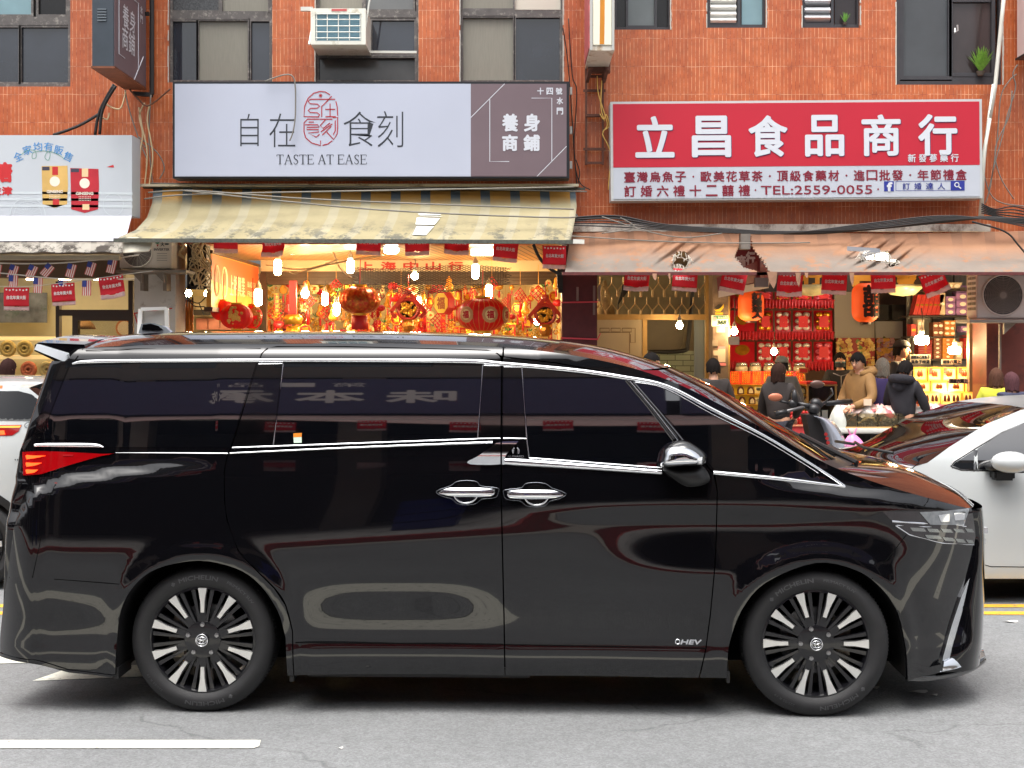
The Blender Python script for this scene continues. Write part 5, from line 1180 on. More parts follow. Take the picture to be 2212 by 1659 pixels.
for i,(u,v,rot,lab,k)in enumerate(pen_spots):
 dd=15.6 if u<1200 else 15.4;p=P(u,v,dd)
 if first is None:
  first=thing('pennant','','pennant',(0,0,0),'red festival pennants hung in rows');cl.build('cloth',[pr,pw],first,smooth=True,solid=.002);tx.build('lettering',pwt,first);o=first;o.location=p
  c2,t2=pennant_meshes(2.4);alt=thing('pennant','','pennant',(0,0,0),'red festival pennants hung in rows');c2 .v=[(x+.05*z,y,z+.06*abs(x))for x,y,z in c2 .v];t2 .v=[(x+.05*z,y-.002,z+.06*abs(x))for x,y,z in t2 .v];c2 .build('cloth',[pr,pw],alt,smooth=True,solid=.002);t2 .build('lettering',pwt,alt)
 elif i==1:o=alt;o.location=p
 else:o=dup(alt if i%3==1 else first,p)
 o['label']='red pennant '+lab;o.rotation_euler=(0,R(rot),R(random.uniform(-14,14)));o.scale=(k*1.02,1,k*random.uniform(1.0,1.08))
mb=MB()
for pts in([P(455,497,15.62),P(700,504,15.62),P(1000,503,15.62),P(1225,530,15.62)],):
 mb.tube(spl(pts,8),.004,4)
mb2=thing('string','thin string carrying red pennants under the cream awning','string',P(800,517,15.52));mb.build('cord',M('string_white',(190,186,176),.8),mb2)
mb=MB();mb.tube(spl([P(-60,613,15.5),P(36,620,15.51),P(136,611,15.51),P(239,597,15.51),P(330,585,15.5)],6),.004,4);tag(mb.build('string',MATS['string_white']),'thin string carrying the red pennants at the left shop','string')
for i in range(9):
 o=dup(first,(-4.6+1.15*i,-3.2,3.02-.05*(i%2)),'red pennant on the opposite side of the street, mirrored in the van windows',R(180+(-1)**i*12));o.scale=(1.35,1,1.2);o['group']='red pennants across the street';o.rotation_euler.y=0
mb=MB();mb.tube([(-6,-3.2,3.06),(6.5,-3.2,3.04)],.008,4);tag(mb.build('string',MATS['string_white']),'string of pennants along the opposite arcade, mirrored in the van windows','string')
fb_,fr_,fw_=M('flag_blue',(52,66,140),.7),M('flag_red',(196,84,78),.7),M('flag_white',(222,212,204),.7)
def flag_mesh():
 mb=MB();w,h=.105,.17
 for k in range(9):
  mb.mat(1 if k%2==0 else 2);mb.grid(lambda a,b:(w*(k+a)/9,.006*math.sin((k+a)*.8+b*3),-h*b),1,6)
 mb.mat(0);mb.add([(-.001,-.0075,.0),(w*.5,-.0075,.0),(w*.5,-.0075,-h*.42),(-.001,-.0075,-h*.42)],[(0,3,2,1)])
 return mb
proto=None
top_flags=[(-14,569,10),(24,570,20),(66,570,26),(104,567,40),(148,568,16),(191,564,18),(235,559,14)]
low_flags=[(20,594,4,.95),(73,600,2,.9),(127,604,2,.8),(178,606,1,.9)]
for i,q in enumerate(top_flags+low_flags):
 u,v,rot=q[:3];p=P(u,v,15.6)
 if proto is None:proto=flag_mesh().build('striped_flag',[fb_,fr_,fw_],at=p,solid=.002);o=proto;tag(o,'','flag','little striped flags on strings at the left shop')
 else:o=proto.copy();COL.objects.link(o);o.location=p
 o.rotation_euler=(0,R(rot),0);o.scale=(1,1,.95 if i<7 else 1.05)
 names=['cut off by the left edge','second from the left edge','third from the left edge','blown nearly flat','fifth along','sixth along','nearest the outdoor unit']
 o['label']=('little stars and stripes flag on the upper string, '+names[i])if i<7 else('little stars and stripes flag on the lower string, '+['above the leftmost red pennant','right of the leftmost red pennant','half hidden by the middle red pennant','right of the middle red pennant'][i-7])
mb=MB();mb.tube(spl([P(-80,564,15.6),P(24,569,15.6),P(130,568,15.6),P(250,557,15.6),P(300,551,15.6)],5),.009,5);tag(mb.build('string',M('ribbon_white',(214,208,196),.8)),'upper white ribbon carrying little striped flags','string')
mb=MB();mb.tube(spl([P(-80,583,15.6),P(24,592,15.6),P(130,602,15.6),P(260,603,15.6),P(290,602,15.6)],5),.007,5);tag(mb.build('string',MATS['ribbon_white']),'lower white ribbon carrying little striped flags','string')
# -- cables and pipes on the facade
ck=M('black_cable',(26,24,24),.6);cw=M('pale_cable',(206,186,146),.6,var=.1);cg=M('grey_cable',(120,116,108),.6)
def cable(pts,r,mat,label,d=16.2,name='cable',n=6):
 mb=MB();mb.tube(spl([P(*(q if len(q)==3 else(*q,d)))for q in pts],n),r,5);return tag(mb.build(name,mat,smooth=True),label,'cable')
def bundle(paths,r,mat,label,name='cable_bundle',d=16.2):
 mb=MB()
 for pts in paths:mb.tube(spl([P(*(q if len(q)==3 else(*q,d)))for q in pts],5),r,5)
 return tag(mb.build(name,mat,smooth=True),label,'cables')
cable([(1236,474),(1330,470),(1420,488),(1540,494),(1640,501),(1760,503),(1900,492),(2040,478),(2130,470),(2230,478)],.022,ck,'thick black cable sagging along the top of the orange awnings',16.0)
bundle([[(1232,470+k*4),(1330,466+k*6),(1430,484+k*3),(1560,494+k*2),(1700,500+k),(1880,494-k*3),(2060,474-k*2),(2230,472+k*5)]for k in range(5)],.009,M('grey_black_cable',(52,50,50),.6),'loose bundle of thin dark wires above the orange awnings',d=15.98)
bundle([[(1300,468),(1400,500),(1480,513),(1560,504)],[(1235,510,15.2),(1420,521,15.2),(1600,525,15.2),(1750,524,15.2)],[(1340,470),(1370,492),(1300,504)]],.007,cg,'thin grey wires looping over the first orange awning',d=15.7)
cable([(2100,479),(2170,500),(2200,530),(2225,560)],.012,ck,'black cable curling down over the second orange awning',15.4)
bundle([[(205,292),(215,240),(246,182)],[(215,290),(222,235),(250,185)],[(115,292),(170,272),(215,246)]],.02,ck,'black cables gathered under the left projecting sign',d=16.3)
bundle([[(300,410),(303,330),(308,290),(301,250),(312,222)],[(312,404),(318,330),(306,270),(300,232)],[(322,400),(330,340),(325,300),(318,260),(323,225)],[(272,196),(262,232),(246,234),(228,224)],[(236,244),(232,258),(218,254),(209,262)]],.010,cw,'tangled pale wires beside the left edge of the white sign',d=16.35)
bundle([[(270,195),(280,240),(300,300),(318,345)],[(326,205),(322,300),(330,400)],[(300,296),(340,330),(355,362),(345,386)],[(268,292),(300,305),(315,320)]],.009,cg,'dark thin wires hanging beside the left edge of the white sign',d=16.36)
cable([(280,193),(300,215),(322,228),(368,192)],.012,M('brown_cable',(110,72,52),.6),'brown wire slung from the left projecting sign to the white sign',16.3)
cable([(572,176),(612,162),(632,165),(638,190),(638,250),(633,285),(626,304)],.009,cg,'grey wire hanging over the face of the white sign',15.94)
bundle([[(325,396),(700,402),(1100,410),(1268,414)],[(320,416,15.9),(420,412,15.9),(640,428,15.6),(900,440,15.6),(1240,452,15.8)],[(312,430,15.9),(420,420,15.8),(800,412,15.9),(1240,404,16)],[(400,412,15.8),(800,452,15.45),(1200,470,15.5),(1245,462,15.5)]],.010,cg,'grey wires draped across the cream awning',d=16.2)
bundle([[(1216,60),(1225,120),(1232,200),(1240,320),(1246,400)],[(1228,40),(1236,160),(1246,200),(1240,320),(1250,390),(1275,410)],[(1244,345),(1252,372),(1248,400)]],.007,ck,'thin dark wires between the white sign and the rusty ladder frame',d=16.42)
bundle([[(1290,164),(1292,200),(1304,240),(1312,270),(1302,290),(1318,330),(1314,410)],[(1300,174),(1298,230),(1306,262)],[(1296,246),(1304,258),(1310,248),(1316,272),(1303,282)]],.007,M('yellow_wire',(222,180,96),.6),'yellow wire running down the rusty ladder frame',d=16.3)
mb=MB();mb.tube([P(2172,-40,16.2),P(2164,40,16.2),P(2150,185,16.2),P(2138,255,16.2)],.026,8);mb.tube([P(2139,250,16.2),P(2124,340,16.2),P(2121,472,16.2)],.024,8);mb.tube([P(2146,182,16.2),P(2130,300,16.2),P(2116,474,16.2)],.02,8)
tag(mb.build('conduit',M('white_conduit',(212,212,202),.4,var=.06),smooth=True),'white plastic conduit slanting down beside the red and white sign','pipe')
bundle([[(2198,140),(2188,160),(2194,190),(2176,250),(2164,300),(2150,350),(2136,410)],[(2196,160),(2180,175),(2162,210),(2154,300),(2140,400),(2128,440)],[(2124,370),(2140,420),(2170,440),(2230,446)],[(2186,196),(2180,250),(2150,320),(2160,380),(2190,430)]],.008,cg,'loose grey and pale wires at the right end of the facade',d=16.3)
bundle([[(2120,440+k*4),(2150,452+3*k),(2190,446+7*k),(2240,460+4*k)]for k in range(6)],.009,ck,'knot of black cables at the right end above the orange awning',d=16.0)
# -- lit bulbs
bulb_warm=M('lit_bulb',(255,222,160),.4,emit=130,ecol=(255,218,158));bulb_soft=M('lit_bulb_soft',(255,226,170),.4,emit=48,ecol=(255,222,165));bulb_cool=M('lit_cool_lamp',(245,255,250),.4,emit=34,ecol=(236,248,240))
socket=M('bulb_socket',(176,164,144),.5);cordm=M('lamp_cord',(60,52,44),.7)
def bulb(u,v,d,size,label,kind='cfl',cord=14,mat=None):
 p=P(u,v,d);t=thing('hanging_bulb',label,'lamp',p);k=size*d/F;mb=MB()
 if kind=='cfl':prof=[(.2,1.05),(.42,.98),(.5,.75),(.5,-.6),(.42,-.88),(.2,-1.02),(.02,-1.05)]
 elif kind=='wide':prof=[(.4,.72),(.92,.64),(1.06,.4),(1.06,-.4),(.85,-.62),(.05,-.70)]
 else:prof=[(.22,.62),(.5,.4),(.62,0),(.5,-.42),(.22,-.62),(.02,-.66)]
 mb.lathe([(r*k,h*k)for r,h in prof],p,14);mb.build('bulb',mat or bulb_warm,t,smooth=True)
 top=.62 if kind=='round' else .95;mb=MB();mb.lathe([(.30*k,top*k),(.40*k,(top+.25)*k),(.40*k,(top+.55)*k),(.18*k,(top+1.0)*k),(.05*k,(top+1.2)*k)],p,12);mb.build('socket',socket,t,smooth=True)
 q=p+Vector((0,0,(top+1.15)*k));mb=MB();mb.tube([q,q+Vector((.01,0,cord*d/F*.5)),q+Vector((0,.02,cord*d/F))],.006,4);mb.build('cord',cordm,t)
 return t
B=[(600,578,17.6,16,'white stubby lit bulb above the orange wall board','cfl',18),(757,575,17.8,15,'white stubby lit bulb left of the big cool white lamp','cfl',16),(845,538,17.5,15,'big wide cool white lamp under the hem of the cream awning','wide',4),(1027,587,17.4,15,'white stubby lit bulb straight above the red lantern with gold characters','cfl',14),(896,596,18.6,13,'small round lit bulb in front of the fascia lettering','round',14),(558,643,17.6,17,'white stubby lit bulb right of the plain red lanterns','cfl',16),(659,634,19.2,14,'small lit bulb left of the glittering gold lantern, hung high','round',14),(702,646,19,13,'white stubby lit bulb left of the glittering gold lantern','cfl',12),(727,668,18.4,13,'lit bulb touching the glittering gold lantern','cfl',12),(1056,630,19.4,14,'slanting lit bulb behind the top of the red lantern with gold characters','cfl',12),(905,652,20.2,10,'small lit bulb beside the gabled red ornament','cfl',8),(1161,693,18.6,13,'lit bulb in front of the right gabled ornament','round',16),(407,634,19.5,11,'dim round bulb by the meter cabinet, left one','round',10),(447,634,19.8,10,'dim round bulb by the meter cabinet, right one','round',10),(620,700,20,10,'candle shaped lit bulb low beside the red pagoda ornament','cfl',6)]
for u,v,d,s,l,k,c in B:bulb(u,v,d,s,l,k,c,bulb_cool if 'cool' in l else bulb_soft if d<18.3 else None)
def tube_lamp(u0,v0,u1,v1,d0,d1,label,r=.045):
 t=thing('fluorescent_lamp',label,'lamp',P(u0,v0,d0));mb=MB();a,b=P(u0,v0,d0),P(u1,v1,d1);mb.tube([a,b],r,8);mb.build('tube',M('lit_tube',(255,250,235),.4,emit=7),t,smooth=True)
 mb=MB();mb.bar(a+Vector((0,0,r+.03)),b+Vector((0,0,r+.03)),.12,.04);mb.build('batten',M('batten_white',(220,214,200),.5),t)
tube_lamp(628,543,722,545,18.6,19,'fluorescent lamp on the wood ceiling above the orange wall board');tube_lamp(1018,545,1070,545,17.6,17.6,'short fluorescent lamp on the wood ceiling above the red lantern')
X=PX(458,16.9);fl=facex(X+.005);wb=thing('wall_sign','long orange and yellow sign board running back into the shop','sign',(X,18.4,2.25))
mb=MB();mb.box((X-.06,16.85,2.27),(X,20,2.96));mb.build('board',M('amber_board',(226,160,60),.5,var=.06),wb)
mb=MB();mb.add([(X+.003,16.86,2.62),(X+.003,19.98,2.44),(X+.003,19.98,2.95),(X+.003,16.86,2.95)],[(0,1,2,3)]);mb.build('orange_band',M('rust_orange_band',(206,92,40),.5,var=.1,vscale=2),wb)
mb=MB()
def bt(s,y0,z0,y1,z1,bold=.008):
 vs,fs=text_mesh(s);mn,mx=vs.min(0),vs.max(0)
 for i,q in enumerate((0,bold,-bold)):mb.add([(X+.005+.0004*i,y0+(y1-y0)*k+q,z0+(z1-z0)*l)for k,l in(vs-mn)/(mx-mn)],fs)
for i,ch in enumerate('上裕興業'):bt(ch,17.95+.26*i,2.46,18.17+.26*i,2.74)
for i,r in enumerate(((17.15,.13),(17.6,.15))):mb.tube([(X+.006,r[0]+r[1]*math.cos(t),2.62+.2*math.sin(t))for t in np.linspace(0,6.28,24)],.012,4)
bt('BLACK TEA',19.15,2.62,19.8,2.70,.003);bt('FRESH',19.15,2.48,19.8,2.56,.003)
mb.build('lettering',M('cream_lettering',(240,222,180),.5),wb)
mb=MB();mb.box((X-.09,16.84,2.21),(X+.02,20,2.27));mb.box((X-.09,16.84,2.96),(X+.02,20,3.0));mb.build('frame',M('dark_brown_frame',(70,44,26),.5),wb)
mc=thing('meter_cabinet','dark open meter cabinet with tangled pale wires beside the left column','cabinet',P(425,622,16.6));mb=MB();rect(mb,404,522,412,622,16.6,.2);rect(mb,438,522,446,622,16.6,.2);rect(mb,404,618,446,624,16.6,.2);rect(mb,412,522,438,620,16.75,.05);mb.build('case',M('cabinet_black',(38,30,24),.6,var=.2,vscale=9),mc)
rr=random.Random(3);mb=MB()
for k in range(16):
 pts=[P(408+rr.random()*50,524+24*j+rr.uniform(-12,12),16.5-rr.random()*.1)for j in range(5)];mb.tube(spl(pts,4),.008,4)
mb.build('wires',cw,mc,smooth=True)
mb=MB()
for v in(540,556,575,592):rect(mb,415,v,428,v+8,16.70,.04)
mb.build('meters',M('meter_grey',(120,104,84),.5),mc)
bundle([[(386,516),(396,530),(388,546),(400,560),(392,552)],[(384,520),(380,545),(398,556)]],.014,cw,'pale coiled cable hanging beside the meter cabinet',d=16.3)
bundle([[(402,625),(408,645),(428,655),(444,642),(450,628)],[(396,632),(418,660),(442,662)],[(430,655),(440,680)]],.007,ck,'thin black wires drooping under the meter cabinet',d=16.6)
gold=M('shiny_gold',(226,170,60),.28,.75,var=.15,vscale=20);redp=M('festive_red',(198,24,28),.45,var=.1,vscale=14);reds=glow_through(M('lantern_silk',(228,44,36),.5,coat=.2),.5);goldd=M('gold_print',(220,160,70),.4,.4);orange_=M('festive_orange',(226,110,40),.5,var=.15,vscale=12);pinkp=M('festive_pink',(222,108,120),.5);creamp=M('festive_cream',(240,214,150),.6,var=.1,vscale=20);greenp=M('festive_green',(60,120,50),.5);darkp=M('festive_dark',(50,30,18),.5)
rk=thing('tassel_rack','rack of hanging bronze-gold tassels beside the left column','rack',P(395,716,17.2));mb=MB();mb.bar(P(369,642,17.2),P(369,760,17.2),.03);mb.bar(P(416,642,17.3),P(416,700,17.3),.02);mb.bar(P(369,645,17.2),P(418,652,17.3),.02);mb.build('rail',M('black_rail',(40,32,26),.5),rk)
for k in range(8):
 mb=MB();q=P(375+5.6*k,662+(k%3),17.15+.02*(k%2));mb.lathe([(.006,.10),(.014,0),(.020,-.06),(.022,-.30),(.018,-.36)],q,7);mb.build('tassel',M('bronze_gold',(196,120,48),.35,.5,var=.3,vscale=12,stretch=(6,6,1)),rk,smooth=True)
sh=thing('goods_shelf','pale back shelf with pink and cream boxes seen past the plain red lanterns','shelf',P(480,716,21));mb=MB();rect(mb,418,640,560,780,21.4,.05);rect(mb,418,679,560,684,21,.3);mb.build('boards',M('shelf_cream',(206,190,150),.6),sh)
mb=MB()
for k in range(5):rect(mb,424+26*k,656,447+26*k,678,21.05,.2)
mb.build('cream_box',M('box_cream',(196,182,150),.5,var=.08),sh);mb=MB()
for k in range(5):rect(mb,424+26*k,688,448+26*k,712,21.05,.2)
mb.build('pink_box',M('box_pink',(224,150,130),.5,var=.2,vscale=6),sh)
rect_dark=obox('dark_shelf',418,669,452,681,20.7,.1,M('dark_board',(44,36,28),.6),sh)
# -- lanterns
def lantern(name,u0,v0,u1,v1,d,mat,label,ribs=16,squash=1.,capm=None,tassel=None,deep=.05):
 c=P((u0+u1)/2,(v0+v1)/2,d);r=(u1-u0)/2*d/F;h=(v1-v0)/2*d/F;t=thing(name,label,'lantern',c-Vector((0,0,h)));mb=MB()
 prof=[(max(.25*r,r*math.cos(a)**.8),h*.94*math.sin(a))for a in np.linspace(-1.42,1.42,15)]
 mb.lathe(prof,c,ribs*4,lobes=ribs,lobe=deep*.35);mb.build('shade',mat,t,smooth=True)
 mb=MB();mb.lathe([(.34*r,h*.90),(.36*r,h*1.04)],c,20);mb.lathe([(.32*r,-h*1.03),(.34*r,-h*.90)],c,20);mb.build('cap',capm or gold,t,smooth=True,ang=40)
 mb=MB();mb.tube([c+Vector((0,0,h)),c+Vector((.01,0,h+.35))],.006,4);mb.build('cord',M('red_cord',(180,50,40),.7),t)
 if tassel:mb=MB();mb.lathe([(tassel*r,-h*1.05),(tassel*r*1.1,-h*2.0)],c,24,lobes=12,lobe=.05);mb.build('tassel',redp,t,smooth=True)
 return t,c,r,h
l1=lantern('red_lantern',455,648,509,694,17.4,reds,'plain red lantern, partly behind its twin below the orange wall board',14);l2=lantern('red_lantern',476,655,546,713,16.9,reds,'big red lantern with a gold child figure below the orange wall board',16);l3=lantern('red_lantern',522,658,567,712,17.3,reds,'red lantern with gold blossoms, right of the one with a gold figure',14)
def on_ball(c,r,h,du,dv,s):z=dv*h;rr_=r*max(.2,(1-dv*dv))**.45;a=-math.pi/2+du;return Vector((c.x+rr_*math.cos(a)*1.015,c.y+rr_*math.sin(a)*1.03,c.z+z))
def decal(l,name,blobs,mat,s):
 t,c,r,h=l;mb=MB()
 for du,dv,k in blobs:
  q=on_ball(c,r,h,du,dv,s);mb.ball(q,(k*s,.004,k*s*.9),8,5)
 mb.build(name,mat,t,smooth=True)
rr=random.Random(5)
decal(l2,'gold_figure',[(rr.gauss(-.05,.2),rr.gauss(.0,.28),rr.uniform(.5,1.3))for _ in range(34)],goldd,.024);decal(l3,'gold_blossom',[(rr.uniform(.1,1.),rr.uniform(-.7,.7),rr.uniform(.5,1.2))for _ in range(30)],goldd,.024)
glit=M('glitter_gold_red',(196,120,46),.3,.6,var=.55,vscale=34,dirt=(190,40,30),dscale=16,damt=.75);lg=lantern('gold_lantern',732,616,822,680,17.4,glit,'glittering gold and red lantern with a red skirt',18,tassel=.36)
lf=lantern('fortune_lantern',988,641,1095,718,17.0,reds,'red lantern with gold seals reading good fortune',12,deep=.08)
t,c,r,h=lf
for a in(-.62,.33,1.15):
 mb=MB();mk_=MB();mt=MB();m0=on_ball(c,r,h,a,-.02,1);n=Vector((math.cos(-math.pi/2+a),math.sin(-math.pi/2+a),0));s=Vector((-n.y,n.x,0));R0=.106
 def disc_(m,R1,R2,off,k=24,wv=0):
  o=len(m.v)
  for i in range(k):q=2*math.pi*i/k;ra=R2*(1+wv*math.cos(q*12));m.v+=[tuple(m0+n*off+s*R1*math.cos(q)+Vector((0,0,R1*math.sin(q)))),tuple(m0+n*(off-.010)+s*ra*math.cos(q)+Vector((0,0,ra*math.sin(q))))]
  for i in range(k):j=(i+1)%k;m.f.append((o+2*i,o+2*i+1,o+2*j+1,o+2*j));m.m.append(0)
  if R1<.09:m.f.append(tuple(o+2*i for i in range(k)));m.m.append(0)
 disc_(mb,.075,R0,.018,36,.03);mb.build('seal',M('seal_bronze',(206,150,96),.5,.2),t,smooth=True);disc_(mk_,.068,.070,.022);mk_.build('seal_face',creamp,t)
 vs,fs=text_mesh('福');mn,mx=vs.min(0),vs.max(0);q=((vs-mn)/(mx-mn)-.5)*.095
 for i,(dx,dz)in enumerate(((0,0),(.004,0),(0,.004),(-.004,0),(0,-.004))):mt.add([m0+n*(.024+.0004*i)+s*(x+dx)+Vector((0,0,z+dz))for x,z in q],fs)
 mt.build('lettering',redp,t)
mb=MB()
for k in range(14):
 a=-math.pi/2+(k-6.5)*.24;pts=[]
 for z in np.linspace(-.85,.85,9):rr_=r*(1-z*z)**.42;pts.append(Vector((c.x+rr_*math.cos(a),c.y+rr_*math.sin(a)*1.01,c.z+z*h)))
 mb.tube(pts,.003,4)
mb.build('gold_seam',goldd,t)
# -- hanging New Year ornaments, each hung on its own
def orn_knot():
 t=thing('knot_ornament','','ornament');mb=MB();s=.1
 for k in range(4):
  o=-s+s*.66*k;mb.tube([(o,0,-s),(o+.0,-.004,s)],.009,4);mb.tube([(-s,-.004,o),(s,.0,o)],.009,4)
 rot=Matrix.Rotation(R(45),3,'Y');mb.v=[tuple(rot@Vector(v))for v in mb.v];mb.build('knot',redp,t,smooth=True)
 mb=MB();mb.lathe([(.012,-.15),(.03,-.2),(.028,-.42)],n=8);mb.build('tassel',redp,t,smooth=True);mb=MB();mb.tube([(0,0,.14),(0,0,.5)],.004,4);mb.build('cord',goldd,t);return t
def orn_ball():
 t=thing('small_lantern','','ornament');mb=MB();mb.lathe([(.02,-.07),(.075,-.05),(.1,0),(.075,.05),(.02,.07)],n=24,lobes=8,lobe=.04);mb.build('shade',redp,t,smooth=True)
 mb=MB();mb.lathe([(.03,.065),(.03,.08)],n=10);mb.lathe([(.025,-.08),(.03,-.065)],n=10);mb.build('cap',gold,t);mb=MB();mb.lathe([(.01,-.08),(.02,-.11),(.02,-.2)],n=8);mb.build('tassel',gold,t);return t
def orn_cluster():
 t=thing('gold_cluster','','ornament');mb=MB();q=random.Random(8)
 for k in range(26):z=-.3*k/26;a=k*2.4;rr_=.06+.04*math.sin(k*.5);mb.ball((rr_*math.cos(a),rr_*math.sin(a),z),q.uniform(.018,.036),8,5)
 mb.build('beads',gold,t,smooth=True);mb=MB()
 for k in range(7):a=k*.9;mb.add([(0,0,.02),(.05*math.cos(a)-.01,.05*math.sin(a),.06),(.08*math.cos(a),.08*math.sin(a),.10),(.05*math.cos(a)+.02,.05*math.sin(a),.05)],[(0,1,2,3)])
 mb.build('leaves',greenp,t);mb=MB();mb.lathe([(.02,-.32),(.03,-.36),(.024,-.52)],n=8);mb.build('tassel',orange_,t);return t
def orn_banner():
 t=thing('red_banner','','ornament');mb=MB();mb.box((-.06,-.004,-.55),(.06,.004,0));mb.build('cloth',redp,t);mb=MB()
 for i,ch in enumerate('吉祥如意'):text_in(mb,ch,-.04,-.13-.13*i,.04,-.04-.13*i,-.006,bold=.004)
 mb.build('lettering',goldd,t);mb=MB();mb.box((-.075,-.012,-.012),(.075,.012,.012));mb.box((-.075,-.012,-.565),(.075,.012,-.545));mb.build('rod',gold,t);return t
def orn_crackers():
 t=thing('firecracker_string','','ornament');mb=MB()
 for k in range(15):
  z=-.036*k
  for s in(-1,1):mb.tube([(s*.008,0,z),(s*.055,-.01,z-.045)],.013,6)
 mb.build('crackers',redp,t,smooth=True);mb=MB();mb.lathe([(.03,.03),(.04,.0),(.02,-.02)],n=10);mb.lathe([(.012,-.56),(.03,-.6),(.03,-.72)],n=8);mb.build('gold_end',gold,t);return t
def orn_plaque():
 t=thing('round_plaque','','ornament');mb=MB();mb.lathe([(.001,-.012),(.1,-.012),(.1,.012),(.001,.012)],n=24,axis='y',cap=False);mb.build('disc',redp,t);mb=MB();mb.tube([(.1*math.cos(a),-.01,.1*math.sin(a))for a in np.linspace(0,6.283,25)],.014,6,cap=False);text_in(mb,'福',-.055,-.055,.055,.055,-.013,bold=.006);mb.build('gold_trim',gold,t,smooth=True)
 mb=MB();mb.lathe([(.01,-.11),(.022,-.15),(.02,-.3)],n=8);mb.build('tassel',redp,t);return t
def orn_fish():
 t=thing('gold_fish_ornament','','ornament');mb=MB();mb.lathe([(.005,-.16),(.05,-.1),(.07,-.02),(.045,.06),(.012,.1)],n=12,squash=.5);mb.prism([(-.01,.09),(-.07,.17),(0,.14),(.07,.17),(.01,.09)],-.006,.006);mb.build('body',orange_,t,smooth=True,ang=50);mb=MB();mb.ball((-.03,-.02,-.1),.012,6,4);mb.ball((.03,-.02,-.1),.012,6,4);mb.build('eye',darkp,t);return t
def orn_flower():
 t=thing('blossom_ornament','','ornament');mb=MB()
 for k in range(10):a=k*.628;mb.ball((.06*math.cos(a),-.01,.06*math.sin(a)),(.034,.012,.034),8,5)
 mb.build('petals',creamp,t,smooth=True);mb=MB();mb.ball((0,-.02,0),.03,8,6);mb.build('centre',orange_,t,smooth=True);return t
def orn_gourd():
 t=thing('gourd_ornament','','ornament');mb=MB();mb.lathe([(.01,-.13),(.07,-.1),(.085,-.04),(.04,.03),(.05,.07),(.03,.11),(.008,.14)],n=14);mb.build('body',M('amber_lacquer',(222,150,50),.25,coat=.5),t,smooth=True);mb=MB();mb.lathe([(.012,-.14),(.02,-.17),(.02,-.28)],n=8);mb.build('tassel',redp,t);return t
KINDS=[(orn_knot,'red knot with tassel'),(orn_ball,'small red lantern'),(orn_cluster,'gold bead cluster with leaves'),(orn_banner,'narrow red banner with gold characters'),(orn_crackers,'red firecracker string'),(orn_plaque,'round red plaque with gold rim'),(orn_fish,'orange fish ornament'),(orn_flower,'cream blossom ornament'),(orn_gourd,'amber gourd ornament')]
protos=[(f(),l)for f,l in KINDS];used=[False]*len(protos)
def zone(u,v):
 zs=[(615,'near the left door post'),(690,'left of the gold lantern'),(735,'just left of the gold lantern'),(830,'behind the gold lantern'),(880,'right of the gold lantern'),(930,'round the middle gabled ornament'),(985,'left of the fortune lantern'),(1100,'behind the fortune lantern'),(1150,'right of the fortune lantern'),(9999,'round the right gabled ornament')]
 return next(l for a,l in zs if u<a)+(', hung high' if v<640 else ', at middle height' if v<675 else ', hung low')
rr=random.Random(21);spots=[]
for k in range(900):
 if len(spots)>=210:break
 u,v=rr.uniform(580,1208),rr.uniform(612,722)
 if all((u-a)**2+(v-b)**2>13**2 for a,b in spots):spots.append((u,v))
for u,v in spots:
 i=rr.choice([0,0,1,1,2,2,2,3,4,5,5,6,7,7,7,8,8,8]);t,l=protos[i];p=P(u,v,rr.uniform(19.3,21.6))
 o=t if not used[i]else dup(t,p);used[i]=True;o.location=p;s=rr.uniform(.5,.95);o.scale=(s,s,s);o.rotation_euler.z=rr.uniform(-.7,.7)
 tag(o,l+' '+zone(u,v),None,'new year ornaments hanging in the lit shop')
for(t,l),us in zip(protos,used):
 if not us:t.location=P(900,690,21);tag(t,l+' at the back of the lit shop',None,'new year ornaments hanging in the lit shop')
def gabled(u,v,d,k,label):
 p=P(u,v,d);t=thing('gabled_ornament',label,'ornament',p);s=k*d/F
 def q(x,z):return p+Vector((x*s,0,z*s))
 mb=MB()
 for a,b in(((-38,-10),(0,34)),((0,34),(38,-10)),((-38,-10),(-26,-22)),((38,-10),(26,-22))):mb.bar(q(*a),q(*b),.07*k,.05)
 mb.tube([q(22*math.cos(a),22*math.sin(a)-4)for a in np.linspace(0,6.283,25)],.03*k,6,cap=False);mb.ball(q(0,34),.06*k,8,6);mb.build('frame',M('red_lacquer',(178,50,34),.4,var=.2,vscale=20),t,smooth=True,ang=40)
 mb=MB();rr_=random.Random(int(u))
 for _ in range(40):a,b=rr_.uniform(0,6.28),rr_.uniform(4,18);mb.ball(q(b*math.cos(a),b*math.sin(a)-6),.022*k*rr_.uniform(.6,1.6),6,4)
 mb.build('figures',gold,t,smooth=True);mb=MB();mb.lathe([(20*s,0),(20*s,.02)],q(0,-4)+Vector((0,.05,0)),20,'y');mb.build('backing',M('green_black',(40,48,26),.6),t)
 mb=MB();mb.bar(q(0,-26),q(0,-54),.12*k,.1);mb.ball(q(0,-40),.09*k,8,6);mb.build('pendant',M('lacquer_gold',(190,120,40),.3,.5),t);mb=MB();mb.tube([q(0,36),q(0,70)],.006,4);mb.build('cord',redp,t)
gabled(882,664,18.6,1.,'big red gabled ornament with a dark round window, middle of the shop');gabled(1178,676,18.4,.95,'big red gabled ornament with gold figures, right end of the shop')
p=P(958,655,18.2);t=thing('drum_ornament','gold octagonal drum with red rim hanging left of the fortune lantern','ornament',p);mb=MB();rot=Matrix.Rotation(R(-28),3,'Z')
o=[(.13*math.cos(a+.39),.17*math.sin(a+.39))for a in np.arange(8)*math.pi/4];mb.prism(o,-.06,.1);mb.v=[tuple(p+rot@Vector(v))for v in mb.v];mb.build('rim',redp,t)
